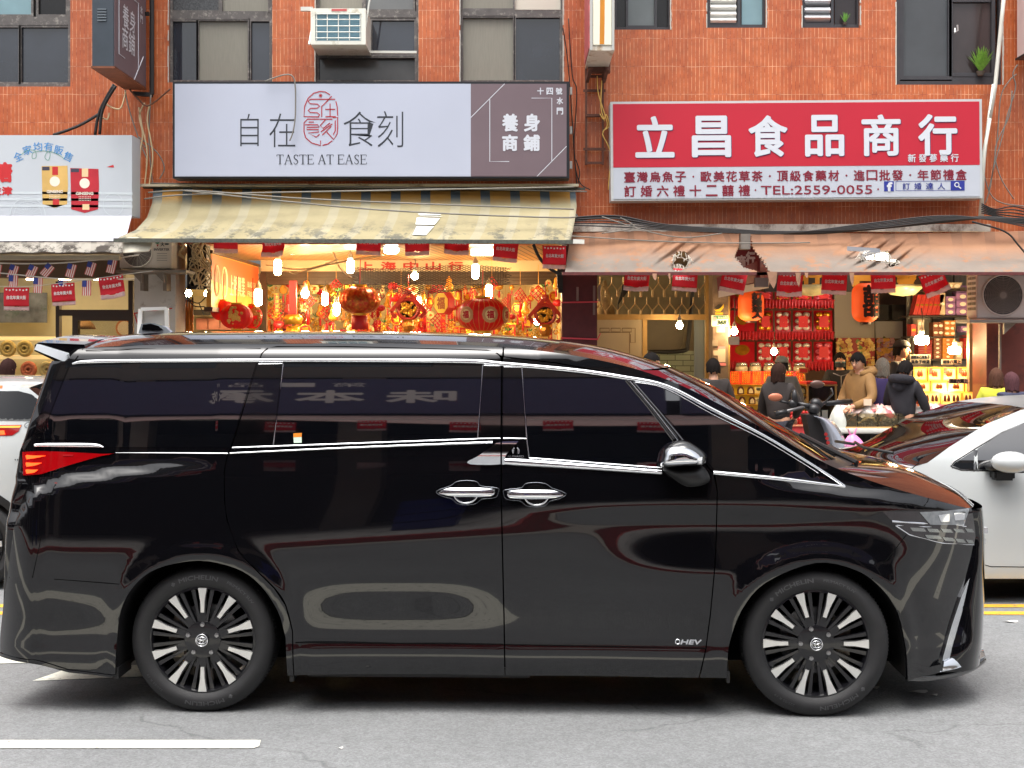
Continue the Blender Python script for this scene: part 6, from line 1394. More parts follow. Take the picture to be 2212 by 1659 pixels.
mb=MB();mb.prism([(x*.88,z*.88)for x,z in o],-.07,-.061);mb.v=[tuple(p+rot@Vector(v))for v in mb.v];mb.build('face',M('drum_gold',(230,190,70),.4,.3),t);mb=MB();text_in(mb,'福',-.06,-.08,.06,.08,-.071,bold=.006);mb.v=[tuple(p+rot@Vector(v))for v in mb.v];mb.build('lettering',M('deep_gold_ink',(170,90,20),.5),t)
p=P(633,625,18.6);t=thing('firecracker_charm','tall red charm with gold coins and a tassel, left of the gold lantern','ornament',p);mb=MB();mb.box(p+Vector((-.05,-.04,-.36)),p+Vector((.05,.04,.12)));mb.build('charm',redp,t);mb=MB();mb.lathe([(.1,-.36),(.14,-.40),(.12,-.5)],p,14);mb.lathe([(.09,-.52),(.13,-.7),(.05,-.75),(.12,-.95)],p,10);mb.build('gold_skirt',gold,t,smooth=True)
p=P(620,716,19.2);t=thing('pagoda_ornament','dark red tiered pagoda ornament low in the lit shop','ornament',p);mb=MB()
for k in range(5):mb.lathe([(.16-.02*k,.12*k),(.08-.01*k,.12*k+.06),(.07-.01*k,.12*k+.12)],p+Vector((0,0,-.2)),6)
mb.build('tiers',M('dark_red_lacquer',(120,26,24),.4),t)
nt_=thing('net','black net sagging below the fascia lettering over the ornaments','net',P(960,630,18.4));mb=MB()
def net(a,b):return P(760+345*a,576+4*math.sin(a*7)+(b*(34+26*math.sin(math.pi*a))),18.5-.5*b+.1*math.sin(a*11+b*4))
for k in range(-14,46):
 for s in(1,-1):
  pts=[net(min(1,max(0,(k+s*b*14+(0 if s>0 else 0))/32)),b)for b in np.linspace(0,1,9)if 0<=(k+s*b*14)/32<=1]
  if len(pts)>1:mb.tube(pts,.0045,3)
mb.build('mesh',M('net_black',(40,30,18),.8),nt_)
mb=MB()
for pts in([(625,586),(640,590),(700,574),(770,560),(830,552)],[(575,572),(640,582),(690,575),(730,560)],[(720,545),(735,580),(760,600)]):mb.tube(spl([P(*q,17.4)for q in pts],5),.01,5)
tag(mb.build('cable_bundle',cw,smooth=True),'twisted pale lamp wires strung between the bulbs of the lit shop','cables')
cable([(1152,528),(1166,558),(1190,582),(1216,594)],.02,ck,'thick black cable curving from the cream awning to the maroon column',16.0)
mb=MB();rect(mb,1204,580,1216,622,16.4,.15);rect(mb,1206,622,1216,632,16.42,.12);tag(mb.build('junction_box',M('black_box',(34,30,28),.5)),'black junction box at the edge of the maroon column','box')
# -- stair door beside the maroon column
d=18.0
brass=M('aged_brass_frame',(176,140,84),.4,.4,var=.15,vscale=9);steelb=M('champagne_door',(190,172,140),.35,.45,var=.1,vscale=2)
sd_=thing('stair_door','champagne metal stair door with fretwork under a latticed fanlight, beside the maroon column','door',P(1410,1000,d))
mb=MB();rect(mb,1286,679,1528,691,d,.12);rect(mb,1388,691,1398,1030,d+.01,.1);rect(mb,1525,590,1539,1030,d-.02,.14);mb.build('frame',brass,sd_)
obox('door_leaf',1286,691,1388,1030,d+.03,.05,steelb,sd_)
mb=MB()
for k in range(3):lines(mb,[(1296+24*k,709),(1316+24*k,709),(1316+24*k,717),(1296+24*k,717),(1296+24*k,709)],.012,d+.03)
lines(mb,[(1352,709),(1372,709),(1372,740),(1362,740),(1362,722)],.012,d+.03);lines(mb,[(1294,718),(1360,718),(1360,800),(1360,830)],.012,d+.03)
mb.build('fretwork',M('fretwork_bronze',(130,108,78),.4,.4),sd_)
mb=MB()
for row in range(2):
 for k in range(20):
  u=1290+12.6*k;a=1 if k%2 else-1;v=598+44*row
  mb.tube([P(u-6*a,v,d+.02),P(u-6*a,v+14,d+.02),P(u+5*a,v+28,d+.02),P(u+5*a,v+44,d+.02)],.008,4)
mb.build('lattice',M('lattice_metal',(160,136,98),.4,.5),sd_)
obox('stair_wall',1280,520,1545,1010,d+2.4,.1,M('olive_tile_wall',(122,112,84),.5,var=.2,vscale=6),bld)
def tiled(name,c,w,h,mort):
 m=M(name,c,.3,coat=.2);nt=m.node_tree;b=nt.nodes['Principled BSDF'];tc=nt.nodes.new('ShaderNodeTexCoord');mp=nt.nodes.new('ShaderNodeMapping');mp.inputs['Rotation'].default_value=(R(-90),0,0);br=nt.nodes.new('ShaderNodeTexBrick');br.offset=.5
 for k,v in(('Scale',1),('Brick Width',w),('Row Height',h),('Mortar Size',.006)):br.inputs[k].default_value=v
 br.inputs['Color1'].default_value=lin(c);br.inputs['Color2'].default_value=lin(tuple(x*.94 for x in c));br.inputs['Mortar'].default_value=lin(mort);nt.links.new(tc.outputs['Object'],mp.inputs[0]);nt.links.new(mp.outputs[0],br.inputs['Vector']);nt.links.new(br.outputs[0],b.inputs['Base Color']);return m
obox('tiled_stair_wall',1398,758,1512,1000,d+2.2,.05,tiled('pale_green_tiles',(170,186,160),.24,.085,(90,98,84)),bld)
mb=MB();mb.prism([(PX(1398,d),PZ(692,d)),(PX(1492,d),PZ(692,d)),(PX(1484,d),PZ(745,d)),(PX(1474,d),PZ(761,d)),(PX(1398,d),PZ(757,d))],d+.5,d+.56);tag(mb.build('shutter',M('olive_shutter',(92,80,56),.5,var=.1)),'tilted olive-brown shutter panel hanging in the stair doorway','shutter')
mb=MB();mb.tube(spl([P(1500,590,d+.45),P(1494,660,d+.45),P(1486,738,d+.45),P(1476,758,d+.45),P(1400,760,d+.45)],5),.03,7);tag(mb.build('drain_hose',ck,smooth=True),'black hose edging the tilted shutter in the stair doorway','hose')
obox('steel_door',1500,688,1526,1000,d+.2,.05,M('blue_grey_steel',(150,164,168),.3,.5,var=.15,vscale=3,stretch=(3,1,.3)),sd_)
mb=MB();mb.prism([(PX(1345,d),PZ(683,d)),(PX(1345,d),PZ(655,d)),(PX(1370,d),PZ(620,d)),(PX(1380,d),PZ(590,d)),(PX(1356,d),PZ(590,d)),(PX(1352,d),PZ(625,d)),(PX(1343,d),PZ(655,d))],d+.7,d+.8);tag(mb.build('pipe_elbow',ck),'black bent duct behind the lattice over the stair door','duct')
mb=MB();mb.lathe([(.16,0),(.12,.15),(.02,.5)],P(1306,682,d+.5),10);tag(mb.build('cloth_bundle',M('buff_cloth',(150,128,92),.9,var=.3,vscale=12),smooth=True),'buff cloth bundle tied up behind the lattice next to the maroon column','cloth')
bulb(1468,703,17.2,12,'round lit bulb hanging in front of the stair doorway','round',26);bulb(1586,716,17.4,12,'round lit bulb right of the house number plate','round',50);bulb(1672,760,17.8,11,'round lit bulb in front of the red frilled shelves','round',60);bulb(1991,735,17.2,14,'wide lit bulb over the man in the black cap','wide',40);bulb(2062,757,17.6,12,'lit bulb in front of the shelves of jars and cartons','wide',26)
mb=MB()
for u,v0,v1,u1 in((1294,617,651,1294),(1283,617,680,1283),(1247,620,650,1247)):rect(mb,u-2,v0,u+3,v1,D-.05,.01)
tag(mb.build('tape_strips',M('grey_tape',(128,108,104),.7)),'old grey tape strips on the maroon column','tape')
mb=MB();mb.bar(P(1212,653.5,D-.06),P(1292,652,D-.06),.006,.02);mb.bar(P(1212,730,D-.06),P(1292,733,D-.06),.006,.02);mb.bar(P(1291,733,D-.06),P(1297,720,D-.08),.01);tag(mb.build('twine',M('pink_twine',(200,70,80),.8)),'pink twine tied round the maroon column','twine')
pil=thing('pillar','brown-grey pillar with number plate and stickers between stair door and gift shop','pillar',P(1556,1000,17.6));d=17.6
obox('shaft',1540,590,1573,1020,d,.5,M('brown_grey_pillar',(112,94,78),.6,var=.25,vscale=7,dirt=(80,60,46),dscale=5,damt=.4),pil)
obox('edge_post',1573,640,1577,1020,d+.02,.05,brass,pil)
npl=obox('number_plate',1537,681,1573,705,d-.012,.01,M('plate_white',(206,218,204),.4),pil)
mb=MB();rect(mb,1541,682.5,1572,689,d-.016,.004);mb.build('green_band',M('plate_green',(52,130,88),.4),npl)
mb=MB();textuv(mb,'368',1549,692.5,1568,701,d-.012,bold=.005,shear=.15);mb.build('digits',M('plate_ink',(26,52,36),.4),npl)
mb=MB();textuv(mb,'民生西路',1551,683.6,1570,687.6,d-.017,bold=.001);mb.build('street_name',M('plate_name',(200,226,206),.4),npl)
mb=MB();mb.lathe([(.028,0),(.028,-.004)],P(1544,689,d-.013),14,'y');mb.build('blossom',M('plate_pink',(206,150,156),.5),npl)
mb=MB();mb.prism([(PX(a,d),PZ(b,d))for a,b in((1542,668),(1547,673),(1556,673),(1563,665),(1563,656),(1560,662),(1553,668),(1546,669))],d-.006,d);rect(mb,1545,675,1562,680,d-.006,.005);mb.build('sticker',M('yellow_sticker',(212,176,50),.5),pil)
mb=MB();mb.prism([(PX(a,d),PZ(b,d))for a,b in((1543,664),(1552,657),(1560,658),(1556,666),(1548,668))],d-.004,d);mb.build('sticker_dark',M('sticker_dark',(50,44,36),.5),pil)
mb=MB()
for q in((1548,706,1566,718),(1541,757,1551,768),(1551,750,1567,782)):rect(mb,*q,d-.008,.006)
mb.build('notice',M('paper_notice',(186,168,150),.7),pil);mb=MB();rect(mb,1551,748,1567,754,d-.012,.004);rect(mb,1554,784,1568,790,d-.012,.004);mb.build('notice_band',M('paper_pink',(206,120,124),.7),pil)
mb=MB();rect(mb,1539,734,1551,748,d-.03,.03,);mb.build('switch_box',M('switch_grey',(122,110,98),.5),pil)
obox('paper_cards',1573,727,1597,745,17.3,.01,M('card_white',(200,194,186),.6),None).update_tag();tag(bpy.data.objects['paper_cards'],'two white paper cards hanging under the bulb by the pillar','cards')
hb=thing('hanging_sign','maroon sign board with white characters hanging under the gap between orange awnings','sign',P(1610,640,16.6));d=16.6
mb=MB();mb.add([P(1548,600,16.2),P(1680,545,16.9),P(1660,622,16.9),P(1552,643,16.2)]+[P(1548,600,16.3),P(1680,545,17),P(1660,622,17),P(1552,643,16.3)],[(3,2,1,0),(4,5,6,7),(0,4,7,3),(2,6,5,1),(3,7,6,2),(0,1,5,4)]);rect(mb,1590,535,1642,600,d+.06,.05);mb.build('board',M('maroon_board',(112,30,34),.5,var=.1),hb)
mb=MB();textuv(mb,'商',1594,552,1610,580,d+.06,bold=.008);textuv(mb,'行',1612,544,1630,577,d+.06,bold=.008);mb.build('lettering',M('faded_white',(200,186,180),.6),hb)
mb=MB();mb.add([P(1552,628,16.17),P(1662,606,16.85),P(1660,622,16.85),P(1552,643,16.17)],[(0,3,2,1)]);mb.build('white_strip',M('cream_strip',(206,188,168),.6),hb);obox('end_box',1632,600,1660,620,16.4,.1,M('grey_end_box',(120,112,110),.6),hb)
# -- the gift shop
bw=20.6
tube_lamp(1668,556,1734,556,16.9,16.9,'fluorescent lamp glimpsed through the torn end of the second orange awning');tube_lamp(1866,552,1934,558,17.2,17.2,'fluorescent lamp behind the two torn holes of the second orange awning');tube_lamp(1720,590,1800,590,18.6,18.6,'unseen fluorescent lamp added to brighten the gift shop')  # last tube is hidden, added to brighten the shelves
obox('roller_shutter',2162,520,3700,1000,19.8,.1,M('shutter_grey',(120,122,124),.5,.3,var=.3,vscale=7,stretch=(.1,.1,4)),bld)
obox('gift_shop_back',1520,520,2160,1000,bw,.1,M('shop_back_brown',(90,62,44),.7,var=.15),bld)
obox('grey_wall_panel',1803,620,1889,731,bw-.1,.05,M('pale_grey_panel',(176,168,158),.6),bld)
obox('side_panels',1892,694,1950,731,bw-.14,.05,M('light_panel',(186,180,172),.5),bld)
obox('side_wall',2094,560,2135,1000,17.4,.1,M('brown_side_wall',(110,90,72),.6,var=.15,vscale=5),bld)
def poster(u0,u1,v0,v1,n,label,cols,seed):
 t=thing('flower_poster',label,'poster',P((u0+u1)/2,v1,bw-.2));d=bw-.2;obox('sheet',u0,v0,u1,v1,d,.012,M('poster_red',(170,40,26),.5,var=.1),t);q=random.Random(seed);L=[MB()for _ in cols]
 for k in range(n):
  cu,cv=u0+(u1-u0)*(.22+.56*(k%2))+q.uniform(-5,5),v0+(v1-v0)*(.25+.5*(k//2)/max(1,(n-1)//2))+q.uniform(-4,4)
  for j in range(44):
   a=q.uniform(0,6.28);r_=19*math.sqrt(q.random());i=min(len(cols)-2,int(r_/19*(len(cols)-1)));w=q.uniform(3,6.5);c=P(max(u0+4,min(u1-4,cu+r_*math.cos(a))),max(v0+4,min(v1-4,cv+r_*math.sin(a))),d-.004-.0008*j-.036*(1-r_/19));k_=w*d/F
   L[i].add([c+Vector((k_*math.cos(b)*(1 if m else .6),0,k_*.8*math.sin(b)*(1 if m else .7)))for m,b in[(x%2,x*.785+a)for x in range(8)]],[tuple(range(8))])
  for j in range(3):c=P(max(u0+5,cu-18+4*j),min(v1-6,cv-8+12*j),d-.003);L[-1].add([c+Vector(x)for x in((-.03,0,0),(.0,0,-.05),(.06,0,0),(0,0,.05))],[(0,1,2,3)])
 for m,c in zip(L,cols):m.build('petals' if c is not cols[-1]else 'leaves',M('petal_%d_%d_%d'%c,c,.5,var=.25,vscale=24),t)
poster(1806,1890,730,802,4,'red poster of big golden peonies on the back wall of the gift shop',[(196,130,40),(230,180,80),(244,206,120),(120,150,50)],3)
poster(1894,1932,730,786,4,'red poster of pink and gold peonies behind the man in the black cap',[(150,90,100),(190,140,140),(224,160,60),(90,100,40)],6)
for u0,u1,l in((1899,1919,'left'),(1927,1956,'right')):
 t=thing('loudspeaker','black box loudspeaker on the gift shop wall, %s of the pair'%l,'speaker',P(u0+10,692,19.8));obox('cabinet',u0,658,u1,692,19.8,.3,M('speaker_black',(28,25,24),.5),t);obox('mesh_front',u0+2,661,u1-2,690,19.79,.012,M('speaker_mesh',(40,36,34),.8,var=.2,vscale=80),t)
fs_=thing('fascia_sign','black fascia board with gold characters half hidden by the orange awning','sign',P(1840,630,18.2));obox('board',1650,570,2005,630,18.2,.1,M('fascia_black',(30,22,18),.4),fs_);mb=MB()
for ch,u in(('行',1732),('藥',1842),('發',1936)):textuv(mb,ch,u,580,u+42,618,18.2,bold=.02)
mb.build('lettering',M('gold_leaf',(190,140,60),.35,.6),fs_)
for i,u in enumerate((1752,1950)):
 mb=MB();mb.lathe([(.01,-.05),(.16,-.03),(.26,.06),(.27,.1),(.2,.1)],P(u,632,17.8),18);tag(mb.build('lamp_shade',M('glass_shade',(190,190,150),.3,var=.2,vscale=12),smooth=True),('pale glass bowl lamp beside the falling orange scrap' if i==0 else 'pale glass bowl lamp right of the double happiness lantern'),'lamp')
def paper_lantern(u,v0,v1,w,d,txt,label,tw):
 c=P(u,(v0+v1)/2,d);h=(v1-v0)/2*d/F;r=w/2*d/F;t=thing('paper_lantern',label,'lantern',c-Vector((0,0,h)));mb=MB();n=46;prof=[]
 for k in range(n):z=-1+2*k/(n-1);prof.append((r*min(1,(1.02-abs(z)**5))**.6*(1-.018*(k%2)),h*z))
 mb.lathe(prof,c,32);mb.build('shade',M('orange_paper',(222,84,30),.6,emit=.2,ecol=(230,80,20)),t,smooth=True);mb=MB();mb.lathe([(r*.4,-h*1.06),(r*.42,-h*.94)],c,20);mb.lathe([(r*.4,h*.94),(r*.42,h*1.06)],c,20);mb.build('rim',M('lantern_rim',(50,26,20),.5),t)
 mb=MB();k=len(txt)
 for i,ch in enumerate(txt):
  z1=h*(.82-1.64*i/k);z0=z1-h*1.5/k
  text_in(mb,ch,-tw,z0,tw,z1,0,bold=.012,place=lambda x,y,z:c+Vector((r*1.01*math.sin(x/r+.35),-r*1.01*math.cos(x/r+.35)+y,z)))
 mb.build('lettering',M('lantern_ink',(40,24,20),.6),t)
paper_lantern(1622,628,695,56,17.6,'訂婚達人','orange paper lantern with four black characters, left of the red frilled shelves',.075);paper_lantern(1869,610,698,58,17.2,'囍','orange paper lantern with a big black double happiness',.13)
frill=M('red_satin',(170,30,38),.45,coat=.2,var=.2,vscale=9);boxred=M('box_red',(172,22,36),.4);silver=M('silver_foil',(206,202,200),.3,.3,var=.4,vscale=18);goldf=M('gold_foil',(216,160,50),.25,.7,var=.35,vscale=16);pinkf=M('pink_foil',(206,100,120),.35,.2,var=.3,vscale=16)
d=19.0;rr=random.Random(9);gb=0
cols=[(1575,1632,1),(1633,1710,2),(1711,1800,2)];rows=[(626,649,668),(668,718,736),(735,783,803)]
names=['bay by the pillar','middle bay','bay beside the peony poster'];rn=['top','middle','bottom']
for ci,(u0,u1,nb)in enumerate(cols):
 for ri,(v0,v1,v2)in enumerate(rows):
  t=thing('display_shelf','red frilled display shelf, %s row, %s'%(rn[ri],names[ci]),'shelf',P((u0+u1)/2,v2,d));mb=MB();mb.box((PX(u0,d),d-.1,PZ(v1+2,d)),(PX(u1,d),d+.35,PZ(v1,d)));mb.build('board',boxred,t)
  mb=MB();mb.grid(lambda a,b:P(u0-1+(u1-u0+2)*a,v1-2+(v2-v1)*b+1.5*math.sin(a*30+ci)*b,d-.13-.05*b-.025*math.sin(a*(u1-u0)*.9)*(.3+b)),int((u1-u0)*1.2),4);mb.build('frill',frill,t,smooth=True,solid=.006)
  w=(u1-u0)/nb
  for k in range(nb):
   a,b=u0+w*k+2,u0+w*(k+1)-2;g=thing('gift_box','','gift box',P((a+b)/2,v1,d-.1));kind=rr.choice(['silver','silver','gold','pink'])if not(ci==0)else 'plain';gb+=1
   pos=('left' if k==0 else 'right')+' box on the ' if nb==2 else 'only box on the '
   tag(g,{'silver':'tray of silver tins','gold':'tray of gold sweets','pink':'tray of pink tins','plain':'plain red gift box'}[kind]+', '+pos+rn[ri]+' red shelf, '+names[ci],None,'gift boxes on the red frilled shelves')
   def q(x,z,o=0):return P(a+(b-a)*x,v1-(v1-v0-3)*z,d-.12+.22*z-o)
   mb=MB();mb.add([q(0,0),q(1,0),q(1,1),q(0,1),q(0,0,-.08),q(1,0,-.08),q(1,1,-.08),q(0,1,-.08)],[(0,1,2,3),(7,6,5,4),(0,4,5,1),(1,5,6,2),(2,6,7,3),(3,7,4,0)]);mb.build('tray',boxred,g)
   fm={'silver':silver,'gold':goldf,'pink':pinkf,'plain':goldf}[kind];mb=MB()
   if kind=='plain':mb.add([q(.5+.3*math.cos(x),.6+.25*math.sin(x),.006)for x in np.arange(16)*.3927],[tuple(range(16))])
   else:
    for i in range(2):
     for j in range(3):x0,z0=.1+.42*i,.08+.3*j;mb.ball(q(x0+.19,z0+.13,.01),((b-a)*.2*d/F,.03,(v1-v0)*.12*d/F),8,6)
   mb.build('sweets',fm,g,smooth=True)
   if kind!='plain':
    mb=MB();a0,a1=q(.3,.25,.05),q(.7,.75,.05);text_in(mb,'囍',a0 .x,a0 .z,a1 .x,a1 .z,a0 .y,bold=.008);mb.build('lettering',M('paper_cut_red',(186,30,40),.6),g)
d=17.9
for i in range(8):
 u0=1553+23.6*i;t=thing('sweet_box','','sweet box',P(u0+11,831,d),'red boxes of gold sweets along the counter');t['label']='red box of gold sweets, '+['first from the pillar','second from the pillar','third from the pillar','fourth from the pillar','fifth, behind the beige hood','sixth, right of the woman in the beige hood','seventh, next to the last','last one before the glass case'][i]
 def q(x,z,o=0):return P(u0+22.5*x,830-28*z,d+.22*z-o)
 mb=MB();mb.add([q(0,0),q(1,0),q(1,1),q(0,1),q(0,0,-.07),q(1,0,-.07),q(1,1,-.07),q(0,1,-.07)],[(0,1,2,3),(7,6,5,4),(0,4,5,1),(1,5,6,2),(2,6,7,3),(3,7,4,0)]);mb.build('tray',M('vermilion_box',(214,52,28),.4),t);mb=MB()
 for a in range(4):
  for b in range(6):mb.ball(q(.18+.2*a,.12+.15*b,.008),(.013,.012,.013),6,4)
 mb.build('sweets',goldf,t,smooth=True)
t=thing('stepped_counter','yellow stepped counter with rows of small windowed bags','counter',P(1650,1000,17.6));yel=M('bright_yellow_card',(232,190,40),.45,coat=.3,var=.08);mb=MB()
for k in range(4):rect(mb,1556,832+22*k,1746,832+22*(k+1),17.75-.14*k,.4)
rect(mb,1556,918,1760,1010,17.3,.5);mb.build('steps',yel,t)
mb=MB()
for k in range(4):rect(mb,1556,830.5+22*k,1746,832.5+22*k,17.73-.14*k,.05)
mb.build('step_edges',M('amber_edge',(196,140,30),.4),t)
bagp=None
for k in range(4):
 for i in range(8):
  u=1578+21.5*i+3*(k%2);dd=17.72-.14*k;p=P(u,851+22*k,dd)
  if i in(3,)and k<2:continue
  if bagp is None:
   bagp=thing('snack_bag','','bag',p,'small windowed bags on the yellow counter');w,h=.045,.1;mb=MB();mb.prism([(p.x+x*w,p.z+z*h)for x,z in((-1,0),(1,0),(1,.6),(.6,.95),(0,1.05),(-.6,.95),(-1,.6))],dd-.03,dd);mb.build('pouch',M('bag_brown',(96,54,28),.4,var=.3,vscale=20),bagp)
   mb=MB();mb.prism([(p.x+x*w*.7,p.z+.012+z*h*.62)for x,z in((-.9,0),(.9,0),(.8,.7),(0,1.1),(-.8,.7))],dd-.034,dd-.03);mb.build('window',M('bag_window',(236,228,180),.3,coat=.4,var=.3,vscale=50),bagp);o=bagp
  else:o=dup(bagp,p)
  o['label']='small windowed bag on the %s step of the yellow counter, place %s'%(['first','second','third','fourth'][k],['one','two','three','four','five','six','seven','eight'][i])
for k,v in enumerate((836,859)):
 mb=MB();rect(mb,1630,v,1656,v+14,17.7-.14*k,.01);o=mb.build('price_card',M('card_cream',(240,226,150),.5));tag(o,'cream price card on the yellow counter, %s step'%['first','second'][k],'price card');mb=MB()
 textuv(mb,'特選' if k==0 else '小包裝',1634,v+2,1650,v+8,17.7-.14*k,bold=.002);mb.build('lettering',ink,o)
for i,u in enumerate((1602,1631,1662,1696,1727)):
 p=P(u,806,18.5);t=thing('glass_jar','glass jar with silver lid behind the red sweet boxes, %s from the pillar'%['first','second','third','fourth','fifth'][i],'jar',p,'jars behind the sweet boxes');mb=MB();mb.lathe([(.07,0),(.09,.02),(.09,.08),(.075,.1)],p,16);mb.build('jar',M('jar_glass',(186,170,140),.1,coat=.6,var=.3,vscale=20),t,smooth=True);mb=MB();mb.lathe([(.08,.1),(.08,.13),(.07,.145),(.01,.15)],p,16);mb.build('lid',M('tin_lid',(206,204,196),.2,.8),t,smooth=True)
t=thing('glass_case','dark glass display case with brass edges and a red top, where the masked woman leans','display case',P(1775,1000,17.2));obox('case',1746,833,1806,1010,17.3,.5,M('case_glass',(34,32,26),.08,coat=.6,var=.5,vscale=5),t);mb=MB();rect(mb,1744,830.5,1809,834,17.27,.5);rect(mb,1804,834,1808,960,17.28,.04);rect(mb,1744,834,1747,960,17.28,.04);mb.build('brass_edge',brass,t);obox('red_top',1742,825,1808,830,17.25,.5,M('red_cloth_top',(184,36,30),.6),t)
mb=MB();rect(mb,1776,886,1788,908,17.26,.02);rect(mb,1760,890,1772,900,17.26,.02);mb.build('papers',M('paper_grey',(170,178,172),.6),t)
t=thing('price_stand','small framed price stand at the end of the red sweet boxes','sign',P(1735,830,17.7));obox('frame',1726,795,1746,806,17.7,.02,brass,t);obox('face',1728,797,1744,804,17.69,.01,M('stand_red',(170,50,40),.5),t);obox('stem',1738,806,1741,832,17.71,.02,brass,t)
t=thing('wall_shelves','black wall shelves of cartons and tins at the right of the gift shop','shelves',P(2030,790,19));mb=MB()
for v,ua in((626,1990),(682,1962),(727,1966),(776,1968)):rect(mb,ua,v,2096,v+3,18.7,.45)
for u in(1969,2013,2060):rect(mb,u,560,u+2,790,19.0,.04)
mb.build('boards',M('shelf_black',(44,36,30),.5),t);obox('back',1960,540,2100,800,19.2,.05,M('zinc_back',(150,146,136),.5,.2,var=.2,vscale=5,stretch=(5,1,.2)),t)
CT={'red':M('carton_red',(168,40,32),.45,var=.2,vscale=12),'purple':M('carton_purple',(150,110,160),.45,var=.25,vscale=16),'gold':M('carton_gold',(206,130,50),.4,var=.25,vscale=14),'cream':M('carton_cream',(200,180,150),.5,var=.2,vscale=12),'brown':M('carton_brown',(134,80,50),.45,var=.3,vscale=14),'deep':M('carton_deep_red',(140,22,22),.5)}
pat=M('carton_print',(236,226,206),.5);n=0
def cartons(u0,u1,v0,v1,c,nx,ny,tilt,where):
 for i in range(nx):
  for j in range(ny):
   w,h=(u1-u0)/nx,(v1-v0)/ny;a,b=u0+w*i+.4,v0+h*j+.4;mb=MB();dd=18.72+.02*(ny-j);s=tilt
   x0,x1,z0,z1=PX(a,dd),PX(a+w-.8,dd),PZ(b+h-.6,dd),PZ(b,dd);mb.add([(x0,dd,z0),(x1,dd,z0),(x1+s,dd,z1),(x0+s,dd,z1),(x0,dd+.2,z0),(x1,dd+.2,z0),(x1+s,dd+.2,z1),(x0+s,dd+.2,z1)],[(0,1,2,3),(7,6,5,4),(0,4,5,1),(1,5,6,2),(2,6,7,3),(3,7,4,0)])
   mb.mat(1);cx,cz,k=(x0+x1+s)/2,(z0+z1)/2,min(x1-x0,z1-z0)*.28
   mb.add([(cx+1.6*k*math.cos(q),dd-.002,cz+k*math.sin(q))for q in np.arange(10)*.628],[tuple(range(10))])
   o=mb.build('carton',[CT[c],pat if c in('purple','gold','brown','cream')else goldf]);rows_=['top','second','third','fourth','fifth','sixth','seventh','eighth']
   tag(o,'%s carton on %s%s%s'%(c,where,', %s layer down'%rows_[j]if ny>1 else '',', %s across'%rows_[i].replace('top','first')if nx>1 else ''),'carton','cartons on the black wall shelves')
cartons(2008,2072,610,625,'cream',4,1,.05,'top board');cartons(1972,2030,636,681,'red',6,1,.07,'second board, leaning row');cartons(2030,2042,632,681,'cream',1,1,.0,'second board end of the leaning row');cartons(2043,2064,640,681,'purple',1,3,0,'second board, lower stack');cartons(2066,2094,616,681,'purple',1,4,0,'second board, taller stack')
cartons(1968,1980,700,726,'red',1,1,0,'third board');cartons(1982,1996,690,726,'cream',1,2,0,'third board by the wide bulb');cartons(2016,2038,696,726,'brown',2,2,0,'third board');cartons(2040,2064,692,726,'gold',2,3,0,'third board');cartons(2076,2094,704,718,'purple',1,1,0,'third board at the end')
cartons(1984,2014,734,775,'deep',1,7,0,'bottom board');cartons(2017,2034,729,775,'brown',1,5,0,'bottom board');cartons(2036,2060,730,775,'gold',1,5,0,'bottom board');cartons(2064,2080,738,775,'cream',1,3,0,'bottom board');cartons(2082,2094,724,775,'red',1,1,0,'bottom board at the end')
def price(u0,v0,u1,v1,d,txt,label,bg=(242,226,190)):
 t=thing('price_sign',label,'price sign',P((u0+u1)/2,v1,d));obox('card',u0,v0,u1,v1,d,.012,M('price_card_%d'%u0,bg,.5,emit=.05),t);mb=MB()
 for i,s in enumerate(txt):h=(v1-v0)/len(txt);rowuv(mb,s,u0+2,v0+h*i+h*.15,u1-2,v0+h*(i+1)-h*.15,d,gap=.06,bold=.003)
 mb.build('lettering',ink,t)
price(1966,766,2010,787,17.2,['嘉義東石烏魚子','烏魚子特選'],'cream price sign with two lines of characters, beside the man in the black cap');price(2034,776,2077,787,17.4,['極珍八兩上'],'peach price sign over the top row of roe boxes',(240,206,164));price(2049,818,2092,829,17.1,['頂級六兩上'],'peach price sign in front of the second row of roe boxes',(240,206,180))
roe=M('roe_brown',(110,52,22),.3,coat=.4,var=.25,vscale=30);tray=M('gold_tray',(226,178,70),.3,.4,var=.1,vscale=9);tray2=M('pale_gold_lining',(240,214,140),.35,.2)
